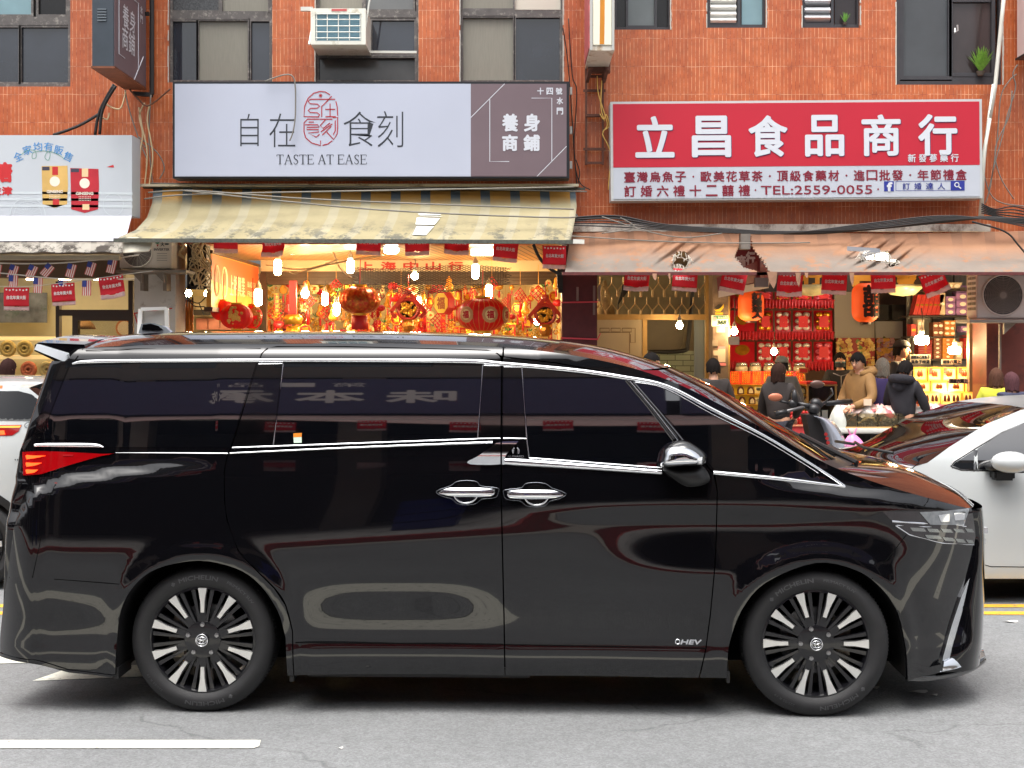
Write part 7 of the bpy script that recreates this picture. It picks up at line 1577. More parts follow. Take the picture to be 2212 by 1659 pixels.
for ri,(u0,w,v0,v1,n,dd)in enumerate(((1972,31.5,793,823,5,17.8),(1974,36.5,824,847,5,17.5),(1986,46,847,876,4,17.2))):
 for i in range(n):
  a,b=u0+w*i+1,u0+w*(i+1)-1;t=thing('roe_box','','roe box',P((a+b)/2,v1,dd),'boxes of dried roe on the stepped stand');t['label']='gold box of dried roe, %s row of the stand, %s from the price sign side'%(['back','middle','front'][ri],['first','second','third','fourth','fifth'][i])
  def q(x,z,o=0):return P(a+(b-a)*x,v1-(v1-v0)*z,dd+.2*z-o)
  mb=MB()
  mb.add([q(0,0),q(1,0),q(1,1),q(0,1),q(0,0,-.08),q(1,0,-.08),q(1,1,-.08),q(0,1,-.08)],[(0,1,2,3),(7,6,5,4),(0,4,5,1),(1,5,6,2),(2,6,7,3),(3,7,4,0)])
  for x0,z0,x1,z1 in((0,0,1,.07),(0,.93,1,1),(0,0,.06,1),(.94,0,1,1)):mb.add([q(x0,z0,.03),q(x1,z0,.03),q(x1,z1,.03),q(x0,z1,.03)],[(0,1,2,3)])
  mb.build('tray',tray,t);mb=MB();mb.add([q(.08,.1,.006),q(.92,.1,.006),q(.92,.9,.006),q(.08,.9,.006)],[(0,1,2,3)]);mb.build('lining',tray2,t)
  mb=MB();k=2 if ri==2 else 1
  for j in range(k):
   cx=.5 if k==1 else .28+.44*j
   for s in(-1,1):c=q(cx+s*.09,.45,.02);mb.ball(c,((b-a)*(.13 if k==1 else .08)*dd/F,.02,(v1-v0)*.36*dd/F),10,7)
  mb.build('roe',roe,t,smooth=True)
  if ri==0 and i in(1,2,3):mb=MB();mb.add([q(.1,.55,.04),q(.36,.5,.04),q(.36,.95,.04),q(.1,.95,.04)],[(0,1,2,3)]);mb.build('red_tag',M('tag_red',(206,70,60),.5),t)
t=thing('stand','yellow and red stepped stand under the roe boxes','stand',P(2050,1000,17.5));mb=MB();rect(mb,1968,876,2132,1010,17.25,.4);rect(mb,1968,848,2132,900,17.6,.3);mb.build('stand',M('orange_stand',(206,110,40),.5,var=.3,vscale=6),t)
d=14.8;t=thing('folding_table','white folding table carrying clear bins of dried goods','table',P(2000,1000,d));mb=MB();mb.box((PX(1806,d),d,PZ(937,d)),(PX(2330,d),d+.75,PZ(926,d)),bev=.015);mb.build('top',M('table_white',(206,206,200),.5,var=.04),t)
for u,dy in((1850,.06),(1850,.68),(2290,.06)):mb=MB();mb.bar(P(u,937,d)+Vector((0,dy,0)),Vector((PX(u+14,d),d+dy,.12)),.03);mb.build('leg',M('table_leg',(120,120,120),.4,.5),t)
d=14.9;b_=thing('bin_tray','wooden tray of clear bins holding dried mushrooms and snacks, on the folding table','bins',P(2000,928,d));mb=MB();mb.box((PX(1826,d),d,PZ(927,d)),(PX(2320,d),d+.6,PZ(922,d)));mb.build('base',M('pale_wood',(206,160,96),.5,var=.15,vscale=8,stretch=(.4,4,4)),b_)
acr=M('acrylic',(206,192,160),.1,coat=.3,trans=.92,ior=1.12);mb=MB();rect(mb,1826,893,2320,922,d+.01,.006)
for u in(1826,1853,1897,1941,1984,2028,2072,2116,2160,2204):mb.box((PX(u,d)-.004,d+.01,PZ(922,d)),(PX(u,d)+.004,d+.55,PZ(893,d)))
mb.build('bins',acr,b_);obox('bin_back',1826,893,2320,922,d+.5,.02,M('bin_back_tan',(150,122,80),.6,var=.3,vscale=5),b_);rr=random.Random(2)
for k,(u0,u1,c,s,hgt,nm)in enumerate(((1830,1851,(206,150,80),.03,.6,'snack pieces'),(1856,1895,(222,200,140),.035,.7,'dried slices'),(1900,1939,(222,216,196),.02,.8,'white beans'),(1944,1982,(170,158,140),.016,.8,'grey seeds'),(1987,2026,(150,120,84),.015,.5,'brown shreds'),(2031,2070,(190,186,130),.02,.7,'green pieces'))):
 mb=MB()
 for _ in range(150):u=rr.uniform(u0,u1);x=(u-u0)/(u1-u0);mb.ball(P(u,921-rr.random()*26*hgt*(.35+math.sin(x*3.1)*.65),d+.03+rr.random()*.1),(s*rr.uniform(.5,1),s*.6,s*rr.uniform(.3,.8)),5,4)
 mb.build('dried_goods',M('goods_%d'%k,c,.7,var=.35,vscale=30),b_)['kind']='stuff'
pk=[]
for c,nm in(((222,120,124),'pink'),((232,224,214),'white'),((226,190,176),'peach')):
 mb=MB();mb.grid(lambda a,b:((a-.5)*.15,-.035*math.sin(3.14*a)*math.sin(3.14*b),(b-.5)*.12),6,6);mb.grid(lambda a,b:((a-.5)*.15,.035*math.sin(3.14*a)*math.sin(3.14*b),(b-.5)*.12),6,6,flip=True)
 pk.append((mb,M('packet_'+nm,c,.25,coat=.5,var=.3,vscale=22),nm))
po=[None]*3
for k in range(64):
 i=rr.choice([0,1,1,2]);u=1829+4.4*k+rr.uniform(-3,3);layer=k%2;p=P(u,890-4*layer+rr.uniform(-2,2),d+.08+.14*rr.random())
 if po[i]is None:po[i]=pk[i][0].build('packet',pk[i][1],at=p,smooth=True);o=po[i];tag(o,'','packet','shiny packets heaped over the clear bins')
 else:o=po[i].copy();COL.objects.link(o);o.location=p
 o['label']='%s packet heaped over the bins, %s, %s layer'%(pk[i][2],'behind the brown jacket' if u<1870 else 'in front of the two dark jackets' if u<1970 else 'in front of the roe boxes' if u<2060 else 'above the white saloon windscreen','upper' if layer else 'lower');o.rotation_euler=(R(rr.uniform(-70,-25)),R(rr.uniform(-40,40)),R(rr.uniform(-30,30)))
price(1866,862,1883,876,14.9,['  '],'blank cream card standing among the packets',(226,196,170));price(1704,866,1728,880,15.8,['  '],'blank pale card by the scooter mirror',(206,200,192))
t=thing('red_table','low red table with bins of red wrapped sweets behind the scooter','table',P(1700,1000,15.6));d=15.6;mb=MB();rect(mb,1660,918,1762,921,d-.02,.5);mb.build('edge',M('peach_edge',(230,150,110),.5),t);obox('cloth',1662,921,1760,1000,d,.5,M('coral_cloth',(206,64,66),.7,var=.08),t)
mb=MB();rect(mb,1664,894,1705,918,d+.05,.3);mb.build('clear_bin',M('bin_clear',(190,170,140),.15,var=.3,vscale=8),t);mb=MB()
for k in range(30):mb.ball(P(1710+(k%5)*8+rr.random()*3,914-(k//5)*4.5,d+.05+.02*(k%3)),.026,7,5)
for k in range(18):mb.ball(P(1676+(k%6)*5,903-(k//6)*5,d+.04),.024,7,5)
mb.build('red_sweets',M('red_wrap',(206,44,40),.4,coat=.3),t,smooth=True)
# -- people
def skin(nodes,edges,sub=2):
 """one continuous surface grown round a skeleton; nodes: name -> (x, y, z, rx, ry)"""
 me=bpy.data.meshes.new('limbs');ks=list(nodes);me.from_pydata([nodes[k][:3]for k in ks],[(ks.index(a),ks.index(b))for a,b in edges],[]);o=bpy.data.objects.new('limbs',me);COL.objects.link(o)
 m=o.modifiers.new('skin','SKIN');m.use_smooth_shade=True;s=o.modifiers.new('sub','SUBSURF');s.levels=s.render_levels=sub
 for i,k in enumerate(ks):me.skin_vertices[0].data[i].radius=nodes[k][3:5]if len(nodes[k])>4 else(nodes[k][3],)*2
 me.skin_vertices[0].data[0].use_root=True
 dg=bpy.context.evaluated_depsgraph_get();r=bpy.data.meshes.new_from_object(o.evaluated_get(dg));bpy.data.objects.remove(o);bpy.data.meshes.remove(me);return r
skinm=M('skin',(206,154,124),.5,var=.05,vscale=20);eyew=M('eye_white',(220,214,206),.3);eyed=M('eye_dark',(30,22,18),.2);lipm=M('lips',(160,84,78),.5)
def person(u,v,d,face,label,jacket,trousers,hair,arms='down',turn=0,style='short',collar=None,floor=.12,nod=0,slim=1.,puffer=False):
 top=PZ(v,d);H=top-floor;k=H/1.70;base=Vector((PX(u,d),d,floor));t=thing('person',label,'person',base)
 rot=Matrix.Rotation(R(face),4,'Z');W=Matrix.Translation(base)@rot@Matrix.Scale(k,4)
 A={'down':[((-.25,.02,1.12),(-.25,-.06,.86)),((.25,.02,1.12),(.25,-.06,.86))],'reach':[((-.25,-.10,1.12),(-.20,-.34,.92)),((.25,-.05,1.12),(.2,-.26,1.0))],'lean':[((-.26,-.12,1.14),(.02,-.30,1.08)),((.26,-.12,1.14),(.10,-.32,.98))],'bag':[((-.25,-.05,1.12),(-.1,-.26,1.02)),((.30,-.06,1.13),(.24,-.36,1.03))],'carry':[((-.25,-.08,1.13),(-.12,-.30,.98)),((.26,-.10,1.11),(.24,-.38,.84))]}[arms]
 n={'pel':(0,0,.93,.14*slim,.10),'bel':(0,0,1.08,.135*slim,.10),'che':(0,-.01,1.28,.155*slim,.105),'nek':(0,.01,1.45,.055),'hd0':(0,-.01,1.53,.066,.075)}
 e=[('pel','bel'),('bel','che'),('che','nek'),('nek','hd0')]
 for s,(el,ha)in zip('lr',A):
  x=-1 if s=='l' else 1
  n.update({s+'sh':(x*.17,.01,1.38,.062),s+'el':(*el,.044),s+'wr':(*ha,.028),s+'hi':(x*.09,0,.88,.085),s+'kn':(x*.10,-.02,.50,.06),s+'an':(x*.10,.02,.09,.042),s+'to':(x*.11,-.13,.035,.038)})
  e+=[('che',s+'sh'),(s+'sh',s+'el'),(s+'el',s+'wr'),('pel',s+'hi'),(s+'hi',s+'kn'),(s+'kn',s+'an'),(s+'an',s+'to')]
 mb=MB();mb.mesh_in(skin(n,e),W)
 hr=Matrix.Translation((0,-.02,1.50))@Matrix.Rotation(R(turn),4,'Z')@Matrix.Rotation(R(nod),4,'X')@Matrix.Translation((0,.02,-1.50))
 hd=MB()
 o=len(hd.v)
 def skull(a,b):
  th=2*math.pi*a;ph=math.pi*(b-.5);z=math.sin(ph);c=math.cos(ph);w=.076*(1-.20*max(0,-z)**1.2)*(1.04 if z>0 else 1);q=.094*(1-.10*max(0,-z))
  return(w*c*math.sin(th),-.012-q*c*math.cos(th)*(1.02 if math.cos(th)>0 else 1.0)-.012*max(0,-z)*max(0,math.cos(th)),1.585+.118*z)
 hd.mat(0).grid(skull,24,16);hd.ball((0,-.115,1.572),(.013,.018,.020),8,6);hd.ball((0,-.108,1.592),(.008,.012,.022),8,6)
 for x in(-1,1):
  hd.mat(0).ball((x*.080,.0,1.58),(.012,.022,.032),8,6);hd.mat(1).ball((x*.032,-.098,1.597),(.013,.008,.006),8,6);hd.mat(2).ball((x*.032,-.104,1.597),(.006,.004,.006),8,5);hd.mat(2).box((x*.032-.017,-.108,1.612),(x*.032+.017,-.098,1.618))
 hd.mat(3).ball((0,-.104,1.535),(.022,.008,.007),10,6);hw=W@hr;off=len(mb.v);mb.v+=[tuple(hw@Vector(q))for q in hd.v];mb.f+=[tuple(i+off for i in f)for f in hd.f];mb.m+=hd.m
 mb.mat(0)
 for s,(el,ha)in zip((-1,1),A):
  f=(Vector(ha)-Vector(el)).normalized();sd=f.cross(Vector((0,-1,.2))).normalized();up=sd.cross(f);h=Vector(ha);L=lambda a,b,c:W@(h+f*a+sd*b+up*c)
  mb.tube([L(-.01,0,0),L(.03,0,0),L(.075,0,-.004)],[.024*k,.034*k,.032*k],8)
  for j,(b,ln)in enumerate(((-.027,.062),(-.009,.074),(.009,.070),(.026,.054))):mb.tube([L(.07,b,0),L(.07+ln*.5,b*1.1,-.008),L(.07+ln*.85,b*1.1,-.028)],[.0095*k,.009*k,.0075*k],6)
  mb.tube([L(.02,-s*.03,0),L(.05,-s*.05,-.012),L(.08,-s*.052,-.026)],[.012*k,.011*k,.009*k],6)
 mb.build('body',[skinm,eyew,eyed,lipm],t,smooth=True)
 jn={a:(*b[:3],*[q+(.030 if a in('pel','bel','che')else .024)for q in b[3:]])for a,b in n.items()if a in('pel','bel','che','lsh','rsh','lel','rel')}
 for s in 'lr':b=Vector(n[s+'el'][:3]).lerp(Vector(n[s+'wr'][:3]),.93);jn[s+'wr']=(*b,.047)
 jn['nk']=(0,.015,1.43,.082,.075);je=[('pel','bel'),('bel','che'),('che','nk')]+[q for s in 'lr' for q in(('che',s+'sh'),(s+'sh',s+'el'),(s+'el',s+'wr'))]
 mb=MB();mb.mesh_in(skin(jn,je),W)
 if puffer:mb.v=[tuple(Vector(q)+(Vector(q)-Vector((base.x,base.y,q[2])))*.10*math.sin((q[2]-floor)*62))for q in mb.v]
 jm=M('jacket_%d_%d_%d'%jacket,jacket,.8,var=.22,vscale=7,bump=.5,bscale=9);jo=mb.build('jacket',jm,t,smooth=True)
 if collar:
  mb=MB();c0=[(.125*math.sin(a),.03-.125*math.cos(a+math.pi),1.445+.022*math.cos(a))for a in np.linspace(-2.6,2.6,13)];mb.tube([W@Vector((q[0],q[1]+.02,q[2]+.01))for q in c0],[.03*k]+[(.042+.022*math.sin(math.pi*i/12))*k for i in range(1,12)]+[.03*k],8)
  if abs(collar[0]-jacket[0])<30:mb.ball(W@Vector((0,.13,1.38)),(.10*k,.045*k,.07*k),12,8);mb.build('hood',M('hood_%d_%d_%d'%collar,collar,.95,var=.15,vscale=14,bump=.6,bscale=40),jo,smooth=True)
 tn={a:(*b[:3],*[q+.018 for q in b[3:]])for a,b in n.items()if a in('pel','lhi','rhi','lkn','rkn','lan','ran')};mb=MB();mb.mesh_in(skin(tn,[('pel',s+'hi')for s in 'lr']+[(s+'hi',s+'kn')for s in 'lr']+[(s+'kn',s+'an')for s in 'lr']),W);mb.build('trousers',M('trousers_%d_%d_%d'%trousers,trousers,.85,var=.15,vscale=8),t,smooth=True)
 mb=MB()
 for x in(-1,1):mb.ball(W@Vector((x*.105,-.05,.05)),(.055*k,.055*k,.05*k),10,6);mb.ball(W@Vector((x*.11,-.12,.035)),(.05*k,.05*k,.035*k),10,6)
 mb.build('shoes',M('shoe_dark',(34,32,32),.6),t,smooth=True)
 low={'short':1.555,'bob':1.455,'long':1.36}[style if style in('short','bob','long')else 'short'];q0=u%7
 def hfn(a,b):
  th=2*math.pi*a;fr=max(0,math.cos(th));zl=max(low,(1.632 if style=='short' else 1.640)*fr**.35+low*(1-fr**.35))if fr>.30 else low
  if style=='short' and fr<=.3:zl=1.585 if fr>.0 else 1.525
  zl+=(.010*math.sin(a*93)+.008*math.sin(a*41+q0));z=1.718-(1.718-zl)*b;zz=min(1,max(-1,(z-1.585)/.128));c=math.sqrt(max(0,1-zz*zz))if z>1.585 else 1.-.04*(1.585-z)/.12;j=1+.04*math.sin(a*75+b*7+q0)*(.3+b)
  return hw@Vector(((.088*c*math.sin(th))*j,-.010-.106*c*math.cos(th)*j,z+.006*math.sin(a*44)*b))
 mb=MB();mb.grid(hfn,48,12);mb.build('hair',M('hair_%d_%d_%d'%hair,hair,.85,var=.5,vscale=60,stretch=(4,4,.5),spec=.15),t,smooth=True,solid=.012*k)
 t['_']=0;del t['_']
 return t,W,hw,k
def add_cap(pr,col,back):
 t,W,hw,k=pr;mb=MB();mb.grid(lambda a,b:hw@Vector((.094*math.cos(b*1.45)*math.sin(6.283*a),-.010-.112*math.cos(b*1.45)*math.cos(6.283*a),1.635+.092*math.sin(b*1.45))),28,8)
 s=1 if back else-1;mb.grid(lambda a,b:hw@Vector(((a-.5)*.15,s*(.085+.085*b*(1-(2*a-1)**2*.5))-.01,1.638-.018*b)),8,4);mb.build('cap',M('cap_%d_%d_%d'%col,col,.8,var=.1),t,smooth=True,solid=.006)
person(1405,764,14.6,95,'man with short black hair walking right, only his head above the van roof',(52,48,46),(40,40,44),(22,19,18))
person(1541,776,15.2,190,'person seen from behind in a dark jacket with cream fleece collar, by the stair door',(48,40,37),(44,44,50),(26,21,19),collar=(222,206,178))
person(1682,786,14.7,150,'woman in dark jacket with a beige fleece hood, facing the yellow counter',(46,38,36),(34,34,44),(48,30,24),'carry',turn=-25,style='bob',collar=(214,190,158))
pc_=person(1689,773,16.2,180,'shopper in a grey-green cap, mostly hidden behind the woman with the beige hood',(90,84,74),(50,48,46),(30,26,22));add_cap(pc_,(112,108,90),False)
pm=person(1814,763,17.95,-6,'masked woman with black bobbed hair and black jacket leaning on the glass case',(30,29,31),(30,30,32),(20,17,17),'lean',style='bob',nod=4)
t,W,hw,k=pm;mb=MB();mb.grid(lambda a,b:hw@Vector((.074*math.sin((a-.5)*2.9),-.022-.104*math.cos((a-.5)*2.5),1.572-.078*b+.012*math.cos((a-.5)*3)*(1-b))),14,6);mb.build('face_mask',M('mask_black',(30,38,44),.8),t,smooth=True,solid=.004);mb=MB();mb.grid(lambda a,b:hw@Vector((.075*math.sin((a-.5)*2.9),-.024-.105*math.cos((a-.5)*2.5),1.574-.014*b+.012*math.cos((a-.5)*3))),14,2);mb.build('mask_edge',M('mask_blue',(104,138,146),.8),t,smooth=True,solid=.003)
mb=MB();mb.tube([W@Vector(q)for q in((-.12,-.145,1.40),(-.04,-.155,1.37),(0,-.15,1.36),(0,-.15,1.2))],.006,5);mb.tube([W@Vector(q)for q in((.12,-.145,1.40),(.04,-.155,1.37),(0,-.15,1.36))],.006,5);mb.build('zip',M('zip_silver',(150,150,152),.3,.6),t)
pb_=person(1857,763,15.3,-62,'stocky man in a brown hooded jacket holding a white carrier bag',(138,102,58),(26,26,30),(20,17,16),'bag',turn=18,nod=14,slim=1.3,collar=(142,106,62))
t=thing('carrier_bag','white plastic carrier bag hanging from the brown-jacketed man','bag',P(1811,925,14.95));mb=MB();c=P(1810,912,14.95);mb.grid(lambda a,b:c+Vector(((.02+.075*math.sin(b*2.4))*math.cos(6.283*a)*(1+.1*math.sin(a*30)),(.02+.06*math.sin(b*2.4))*math.sin(6.283*a),.20-.32*b)),24,10);mb.build('bag',M('bag_white',(206,208,200),.4,var=.12,vscale=14),t,smooth=True)
mb=MB();mb.tube([c+Vector((-.03,0,.19)),c+Vector((0,.02,.26)),c+Vector((.03,0,.19))],.008,5);mb.build('handle',MATS['bag_white'],t)
person(1907,775,15.7,185,'person with grey bobbed hair in a purple jacket seen from behind',(62,48,98),(50,46,50),(128,120,108),style='bob')
person(1952,780,15.0,140,'man in a black hooded top bending towards the roe boxes',(38,36,42),(66,62,50),(24,20,19),'reach',turn=-20,nod=16,collar=(42,40,46))
pk_=person(1946,738,17.3,50,'man in a black cap looking right, standing behind the shoppers',(40,42,46),(40,40,44),(24,21,20),turn=12,floor=.12);add_cap(pk_,(30,30,32),True)
person(2186,806,14.3,200,'woman with purplish brown hair in a navy quilted jacket, right edge of the photo',(58,60,84),(40,40,50),(84,54,58),style='bob',puffer=True)
person(2152,797,14.7,160,'person in a lime yellow jacket beside the red-brown column',(196,196,60),(60,60,64),(84,56,44),style='bob')
person(16,777,14.6,150,'woman with dark hair in a cream top at the left shop counter',(214,200,170),(80,70,60),(48,28,26),style='bob')
# -- left shop
cl_=M('left_shop_wall',(200,196,168),.7,var=.05);d=19.4;dkf=M('dark_bronze_frame',(52,38,28),.5)
obox('left_shop_back',-420,560,300,1000,d,.1,cl_,bld)
fr=thing('door_frame','dark bronze shop door frame left of the off-white column','door frame',P(220,1000,16.8));mb=MB()
for q in((120,608,128,1000),(277,606,287,1000),(128,669,277,682),(156,682,168,1000),(168,682,277,693)):rect(mb,*q,16.8+.003*(q[1]%5),.1)
mb.build('frame',dkf,fr);obox('pane',168,693,277,1000,16.86,.01,M('clear_pane',(200,200,190),.03,trans=.95,ior=1.05),fr)
obox('lintel_board',-420,556,262,600,17.6,.2,M('brown_lintel',(104,84,64),.6,var=.08),bld)
t=thing('landscape_picture','green and grey landscape picture on the left shop wall','picture',P(50,697,19));obox('print',-60,632,101,697,19.1,.03,M('landscape_print',(92,98,108),.5,var=.8,vscale=4,dirt=(50,72,56),dscale=3,damt=.2),t)
wr=None;sh=thing('display_shelves','cream shelves with added glow holding round fruit wreaths in the left shop','shelves',P(40,830,18.6));mb=MB()
for v in(727,768,812):rect(mb,-200,v,118,v+8,18.5,.5)
mb.build('boards',M('glowing_cream_shelf',(236,210,150),.5,emit=.25,ecol=(255,220,150)),sh)  # boards emit a faint warm glow in place of shelf lighting
for i,(u,v,c,l)in enumerate(((17,752,(196,168,96),'straw coloured wreath at the upper left of the cream shelves'),(54,752,(190,164,92),'straw coloured wreath on the upper cream shelf, right one'),(62,797,(196,112,78),'pinkish wreath on the lower cream shelf'),(102,797,(186,170,116),'pale wreath on the lower cream shelf by the door frame'),(-24,752,(190,164,92),'straw coloured wreath cut by the left edge'))):
 p=P(u,v+14,18.45);r=.085;mb=MB();a=np.linspace(0,6.283,29)
 mb.tube([p+Vector((r*math.cos(x),0,r+r*math.sin(x)))for x in a],.034,8,cap=False);mb.tube([p+Vector((.04*math.cos(x),-.01,r+.04*math.sin(x)))for x in a],.022,6,cap=False);mb.lathe([(.10,.03),(.10,.05)],p+Vector((0,0,r)),24,'y');tag(mb.build('wreath',M('wreath_%d'%i,c,.7,var=.2,vscale=30,bump=.4),smooth=True),l,'wreath')
t=thing('counter_box','amber cardboard boxes below the cream shelves of the left shop','box',P(118,900,18));mb=MB();rect(mb,98,822,122,880,18.2,.2);rect(mb,122,830,150,850,18.1,.2);rect(mb,112,850,150,900,18,.3);mb.build('boxes',M('amber_box',(220,160,80),.6,var=.15,vscale=6),t)
t=thing('ceiling_lamp','row of small downlights in the left shop','lamp',P(100,600,18));mb=MB()
for u in(70,215,-40,140):mb.lathe([(.08,0),(.08,-.03)],P(u,600,18.2),14)
mb.build('lamp',M('downlight',(255,232,190),.4,emit=38,ecol=(255,226,180)),t)
t=thing('dome_pendant','brown dome pendant lamp behind the left shop door','lamp',P(186,712,18.5));mb=MB();mb.lathe([(.16,0),(.14,.06),(.08,.12),(.01,.15)],P(182,711,18.5),18);mb.build('shade',M('dome_brown',(150,110,60),.5),t,smooth=True)
t=thing('round_wall_sign','round orange and cream emblem sign behind the left shop door','sign',P(268,720,18.8));mb=MB();mb.lathe([(.13,0),(.13,-.02)],P(270,709,18.8),24,'y');mb.build('disc',M('emblem_orange',(206,130,80),.5),t);mb=MB();mb.lathe([(.10,-.022),(.10,-.026)],P(270,709,18.8),24,'y');mb.build('face',M('emblem_cream',(232,214,186),.5),t)
t=thing('easel_sign','white framed easel board leaning by the off-white column','sign',P(330,730,15.6));mb=MB();q=[(300,740),(304,668),(360,666),(362,740)]
for a,b in zip(q,q[1:]):mb.bar(P(*a,15.6),P(*b,15.7),.05,.04)
mb.build('frame',M('easel_white',(214,214,210),.5),t);obox('board',306,672,358,760,15.72,.02,M('easel_grey',(170,168,164),.6),t)
mb=MB();mb.tube(spl([P(289,677,16.3),P(330,671,16.3),P(372,666,16.3)],4),.008,4);mb.tube([P(290,677,16.3),P(298,702,16.3)],.008,4);tag(mb.build('ribbon',M('ribbon_red',(180,40,40),.7)),'red ribbon tied across the off-white column','ribbon')
# -- scooter, pink bag
d=13.4;sc=thing('motor_scooter','silver and black motor scooter parked at the kerb with its handlebar turned left','scooter',P(1770,1000,d));blk=M('scooter_black',(26,25,27),.4,var=.1);slv=M('scooter_silver',(172,176,188),.25,.5,coat=.6);orl=M('mirror_back_bronze',(176,104,76),.4,.2)
def S_(u,v,o=0.):return P(u,v,d+o)
mb=MB();mb.tube(spl([S_(1682,893,-.1),S_(1716,884,-.08),S_(1740,880,0),S_(1752,892,0),S_(1762,890,0),S_(1772,872,.05),S_(1812,871,.25),S_(1840,868,.35)],4),.018,8);mb.build('handlebar',M('bar_metal',(110,108,108),.3,.7),sc,smooth=True)
mb=MB();mb.tube([S_(1674,894,-.1),S_(1700,889,-.1)],.028,10);mb.tube([S_(1786,872,.1),S_(1838,866,.3)],.026,10);mb.build('grip',blk,sc,smooth=True)
mb=MB();mb.ball(S_(1712,872,-.05),(.05,.05,.05),10,7);mb.ball(S_(1716,860,-.05),(.04,.05,.09),10,7);mb.ball(S_(1762,872,.05),(.07,.06,.06),10,7);mb.ball(S_(1758,884,0),(.07,.07,.06),10,7);mb.bar(S_(1716,872,0),S_(1768,880,0),.05);mb.tube([S_(1684,866,-.05),S_(1700,870,-.05),S_(1712,874,0)],.014,6);mb.tube([S_(1768,884,0),S_(1800,850,.1),S_(1795,838,.1)],.010,6);mb.build('controls',blk,sc,smooth=True)
for u,v,o,l,m in((1675,858,-.06,'bronze mirror',orl),(1765,830,.12,'dark mirror',M('mirror_dark',(90,66,58),.3,.3))):mb=MB();mb.ball(S_(u,v,o),(.075,.02,.042),14,8);o_=mb.build('mirror',m,sc,smooth=True);o_['label']=l+' of the scooter'
mb=MB();pr_=[S_(*q)for q in((1738,896),(1762,894),(1778,910),(1798,1010),(1770,1010),(1752,960))]
mb.prism([(q.x,q.z)for q in pr_],d-.06,d+.2);mb.build('leg_shield',blk,sc)
mb=MB();fa=spl([(1757,898),(1786,905),(1806,925),(1824,962),(1828,1010)],4);fb2=spl([(1757,899),(1772,912),(1786,950),(1798,1010),(1800,1012)],4)
mb.grid(lambda a,b:S_(*[(1-b)*p+b*q for p,q in zip(fb2[int(a*16)],fa[int(a*16)])],-.10*math.sin(b*2.6)-.06),16,6);mb.grid(lambda a,b:S_(*[p+(6*b if i==0 else 0)for i,p in enumerate(fa[int(a*16)])],-.06+.28*b),16,4);mb.build('front_fairing',slv,sc,smooth=True)
mb=MB()
for k in range(5):q=S_(1784+2.2*k,938+9*k,-.17);mb.lathe([(.018,0),(.018,-.006)],q,8,'y')
mb.build('red_marks',M('scooter_red',(150,24,24),.5),sc)
mb=MB();mb.lathe([(.25,-.05),(.25,.05),(.15,.06),(.15,-.06),(.25,-.05)],Vector((PX(1800,d),d+.1,.25)),28,'y');mb.lathe([(.25,-.05),(.25,.05),(.15,.06),(.15,-.06),(.25,-.05)],Vector((PX(1540,d),d+.1,.25)),28,'y');mb.build('wheel',rubber,sc,smooth=True,ang=40)
mb=MB();mb.box((PX(1560,d),d-.1,.3),(PX(1780,d),d+.25,.42),bev=.03);mb.box((PX(1520,d),d-.1,.42),(PX(1680,d),d+.25,.78),bev=.06);mb.build('seat_body',blk,sc,smooth=True,ang=40)
t=thing('pink_bag','knotted pink plastic bag hanging under the folding table','bag',P(1842,985,14.3));mb=MB();c=P(1841,985,14.3);mb.grid(lambda a,b:c+Vector(((.02+.09*math.sin(b*2.6)**.8)*math.cos(6.283*a)*(1+.14*math.sin(a*38))+.04*b,(.02+.06*math.sin(b*2.6))*math.sin(6.283*a),.24-.24*b)),28,10);mb.build('bag',M('bag_pink',(232,140,190),.3,var=.2,vscale=16),t,smooth=True);mb=MB();mb.prism([(c.x-.05,c.z+.3),(c.x,c.z+.22),(c.x+.05,c.z+.31),(c.x+.02,c.z+.2),(c.x-.02,c.z+.2)],14.28,14.32);mb.build('knot',MATS['bag_pink'],t)
# -- white cars in the far lane
def car_tilt(x,z):
 t=np.interp(z,[-1,.2,.3,.45,.6,.75,.85,.95,1.1,1.35,1.45,2],[-14,-14,-3,-5,-2,4,8,12,26,30,55,60]);return t+0*x
def white_car(X0,D0,W,tilt,plan,label,name):
 s=Skin(X0,D0,0,W,tilt,plan,(-6,6),(0,2.2),.7,420,240);t=thing(name,label,'car',(X0,D0,0),local=True);return s,t
def wheel2(par,x,y,r,w=.2):
 g=bpy.data.objects.new('wheel',None);COL.objects.link(g);g.parent=par;g.location=(x,y,r)
 mb=MB();mb.lathe([(r*.68,.01),(r*.85,-.01),(r*.97,.005),(r,.03),(r,w-.03),(r*.95,w)],n=56,axis='y',cap=False);mb.build('tyre',rubber,g,smooth=True,ang=40)
 mb=MB();mb.lathe([(r*.69,.0),(r*.66,.012),(r*.62,.08)],n=48,axis='y',cap=False);mb.lathe([(r*.62,.08),(.02,.08)],n=36,axis='y',cap=False)
 for k in range(10):a=k*.628;mb.mat(1);mb.bar((.05*math.cos(a),.015,.05*math.sin(a)),(r*.66*math.cos(a+.06),.012,r*.66*math.sin(a+.06)),.04,.025,up=(0,1,0))
 mb.lathe([(.06,.0),(.05,-.01)],n=18,axis='y');mb.build('rim',[alloyk,alloy],g)
SX=PX(2420,9.05)
CAR,car=white_car(SX,9.05,.88,lambda x,z:car_tilt(x,z),lambda x,z:.5*np.clip((-1.5-x)/1.0,0,None)**2.2+.4*np.clip((x-1.6)/.9,0,None)**2.2,'white saloon facing left in the far lane, cut off by the right edge','white_saloon')
ce=[(1660,1110),(1700,1075),(1790,1042),(1890,1019),(1975,1008),(2003,1000),(2050,966),(2130,916),(2205,886),(2300,872),(2450,868),(2600,880),(2720,925),(2840,985),(2960,1000),(3010,1040)]
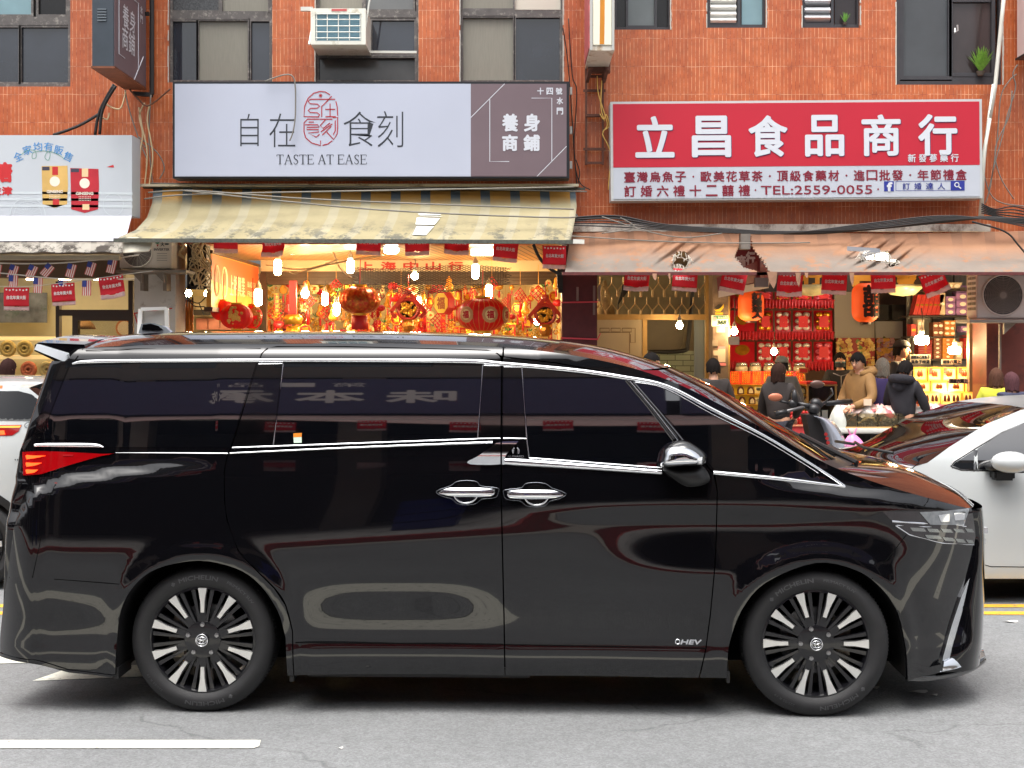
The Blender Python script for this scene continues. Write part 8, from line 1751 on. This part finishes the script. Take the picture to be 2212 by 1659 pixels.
def arc_u(cu,r,v0=1250):c=1172;a=math.asin((v0-c)/r);return[(cu+r*math.cos(t),c+r*math.sin(t))for t in np.linspace(math.pi-a,2*math.pi+a,20)]
side=ce+[(3015,1150),(2990,1245)]+arc_u(2850,112)[::-1]+arc_u(1870,112)[::-1]+[(1690,1245),(1655,1170)]
cb=CAR.patch('body',white_paint,car,[side],mirror=True,step=.06)
def cpatch(nm,poly,m,off=.003,par=None):return CAR.patch(nm,m,par or cb,[poly],off=off,skirt=.004,step=.05)
cpatch('quarter_light',[(2058,1006),(2062,1000),(2104,974),(2103,1016),(2075,1013)],glass);cpatch('side_pane',[(2111,970),(2160,938),(2212,914),(2320,896),(2420,892),(2420,1022),(2280,1020),(2112,1014)],glass);cpatch('rear_side_pane',[(2432,892),(2560,900),(2650,935),(2720,990),(2700,1020),(2432,1022)],glass)
mb=MB()
for pl in([(2104,1016),(2103,1120),(2106,1180),(2120,1218),(2140,1224),(2300,1226),(2426,1226)],[(2428,890),(2428,1226)],[(2102,1005),(2104,970)],[(1970,1012),(1985,1000)],[(2108,1210),(2113,1211)]):CAR.strip(mb,pl,.006,.001)
mb.build('shut_line',dark,cb);mb=MB();CAR.strip(mb,[(2054,1008),(2060,998),(2106,969),(2165,934),(2230,908),(2400,888)],.014,.003);CAR.strip(mb,[(2056,1009),(2076,1015),(2300,1023),(2480,1024)],.012,.003);CAR.strip(mb,[(2107,972),(2107,1014)],.03,.003);mb.build('window_seal',gloss,cb,smooth=True)
def top_(nm,mat,e,c,pw=2.2,n=6):
 E3=[tuple(CAR.at(*CAR.xz(*q)))for q in e];V,f,N=loft_rows(across(spl(E3,n),spl(c,n),CAR.W,33,pw));V,f,N=facing(V,f,N,(0,.88,.5));return mk(nm,V,f,N,mat,car)
lx=lambda X:X-SX
ws_=top_('windscreen',shield,[(1975,1008),(2003,1000),(2050,966),(2130,916),(2205,886)],[(lx(2.55),.985),(lx(2.70),1.01),(lx(2.98),1.10),(lx(3.38),1.235),(lx(3.78),1.345)])
top_('roof',white_paint,[(2205,886),(2300,872),(2450,868),(2600,880),(2720,925)],[(lx(3.78),1.345),(lx(4.1),1.385),(lx(4.7),1.40),(lx(5.3),1.37),(lx(5.7),1.25)]);top_('bonnet',white_paint,[(1660,1110),(1700,1075),(1790,1042),(1890,1019),(1975,1008)],[(lx(1.62),.75),(lx(1.75),.86),(lx(2.0),.93),(lx(2.3),.97),(lx(2.55),.99)]);top_('boot',white_paint,[(2720,925),(2840,985),(2960,1000),(3010,1040)],[(lx(5.7),1.25),(lx(6.0),1.08),(lx(6.3),1.03),(lx(6.45),.9)])
for q,xc in(([(1660,1110),(1655,1170),(1690,1245)],-2.62),([(3010,1040),(3015,1150),(2990,1245)],2.12)):
 E3=[tuple(CAR.at(*CAR.xz(*p)))for p in densify(q,12,False)];V,f,N=facing(*loft_rows(ends(E3,lambda z:xc,CAR.W,e=.6)),(0,.88,.5));mk('bumper',V,f,N,white_paint,car)
mb=MB();mb.grid(lambda a,b:(lx(2.45+.12*math.sin(a*3.14)*-1+.16*b),.12+1.5*a,.965+.03*b+.02*math.sin(a*3.14)),10,3);mb.tube([(lx(2.72),.3,1.035),(lx(2.62),.7,1.04),(lx(2.66),1.1,1.05)],.012,5);mb.tube([(lx(2.60),.9,1.05),(lx(2.56),1.3,1.04)],.012,5);mb.build('wiper_cowl',matte,car,smooth=True)
def mell(nm,u0,v0,u1,v1,y,ry,m,par):x0,z1=CAR.ray(u0,v0,y);x1,z0=CAR.ray(u1,v1,y);mb=MB();mb.ball(((x0+x1)/2,y,(z0+z1)/2),((x1-x0)/2,ry,(z1-z0)/2),18,12);return mb.build(nm,m,par,smooth=True)
wm2=mell('wing_mirror',2141,975,2226,1022,-.10,.10,white_paint,car);mell('mirror_base',2128,998,2160,1018,-.02,.06,matte,wm2);mb=MB();a,b=CAR.ray(2146,1015,-.05),CAR.ray(2166,1036,0);mb.box((a[0],-.08,b[1]),(b[0]+.06,.06,a[1]),bev=.015);mb.build('mirror_arm',matte,wm2)
mb=MB();mb.box((-1.9,.15,.2),(1.9,1.6,.5));mb.build('underbody',dark,car)
for u in(1870,2850):x=CAR.ray(u,1172,.02)[0];wheel2(car,x,.03,.32);wheel2(car,x,1.55,.32)
VX=PX(-330,9.6)
SUV,suv=white_car(VX,9.6,.92,lambda x,z:np.interp(z,[-1,.3,.5,.8,1.0,1.1,1.6,2],[-6,-4,-3,2,8,14,24,60])+0*x,lambda x,z:.35*np.clip((x-.95)/.6,0,None)**2,'white utility car in the far lane, its lit tail behind the black van','white_utility_car');s2=SUV
out=[(-1000,1030),(-940,985),(-760,960),(-620,850),(-480,832),(-200,826),(0,829),(62,838),(104,872),(134,906),(142,935),(146,1010),(138,1060),(150,1110),(120,1215)]
def arc2(cu,r,v0=1215):c=1178;a=math.asin((v0-c)/r);return[(cu+r*math.cos(t),c+r*math.sin(t))for t in np.linspace(math.pi-a,2*math.pi+a,20)]
sb=s2 .patch('body',white_paint,suv,[out+arc2(-60,112)[::-1]+arc2(-830,112)[::-1]+[(-985,1215)]],mirror=True,step=.06)
rl=[(-1000,1030),(-940,985),(-760,960),(-620,850),(-480,832),(-200,826),(0,829),(62,838)];E3=[tuple(s2 .at(*s2 .xz(*q)))for q in rl];V,f,N=facing(*loft_rows(across(E3,[(x+(.0 if z>1.4 else-.08),z+.04)for x,y,z in E3],s2 .W,25)),(0,.9,.5));mk('roof',V,f,N,white_paint,suv)
for nm,q,m in(('rear_screen',[(62,838),(104,872),(134,906)],shield),('tailgate',[(134,906),(142,935),(146,1010),(138,1060),(150,1110),(120,1215)],white_paint),('bumper',[(-1000,1030),(-985,1215)],white_paint)):
 E3=[tuple(s2 .at(*s2 .xz(*p)))for p in densify(q,14,False)];dx=.12 if nm!='bumper' else-.2;V,f,N=facing(*loft_rows(across(E3,[(x+dx,z)for x,y,z in E3],s2 .W,25)),(0,.9,.7));mk(nm,V,f,N,m,suv)
def sp_(nm,poly,m,off=.004):return s2 .patch(nm,m,suv,[poly],off=off,skirt=.004,step=.04)
sp_('rear_side_glass',[(-500,842),(-200,843),(40,845),(68,852),(98,876),(116,904),(-300,908),(-560,912)],shield);tl2=sp_('tail_lamp',[(-60,918),(47,918),(40,932),(26,941),(-60,941)],redlens);s2 .patch('lit_bar',redlit,tl2,[[(-60,932),(9,930),(11,939),(-60,940)]],off=.008,skirt=.002);s2 .patch('amber_bar',M('lamp_orange',(236,150,60),.3,emit=.6),tl2,[[(-60,920),(45,920),(42,924),(-60,924)]],off=.008,skirt=.002)
sp_('waist_line',[(0,904),(138,904),(140,908),(0,908)],M('suv_seam',(90,92,92),.4));sp_('stop_lamp',[(-40,833),(6,833),(4,839),(-40,839)],redlit)
mb=MB();x0,z0=s2 .xz(31,995);x1,z1=s2 .xz(66,990.5);row_in(mb,'TERRIT',x0,z0,x1,z1,0,gap=.7,bold=.001,place=lambda x,y,z:s2 .at(x,z,.004-y));mb.build('badge_lettering',M('badge_black',(40,42,44),.4),suv)
x,z=s2 .xz(61,918);mb=MB();s2 .strip(mb,[(x+.022*math.cos(a),z+.022*math.sin(a))for a in np.arange(16)*.3927],.006,.003,uv=False,closed=True);s2 .strip(mb,[(x-.012,z-.008),(x,z+.008),(x+.012,z-.004)],.005,.003,uv=False);mb.build('emblem',M('badge_steel',(120,126,130),.3,.7),suv)
s2 .patch('arch_trim',matte,suv,[arc2(-60,124)+arc2(-60,108)[::-1]],off=.006,step=.05);mb=MB();mb.box((-2.3,.15,.2),(1.2,1.7,.5));mb.build('underbody',dark,suv)
for u in(-60,-830):x=s2 .ray(u,1178,.02)[0];wheel2(suv,x,.02,.33);wheel2(suv,x,1.6,.33)
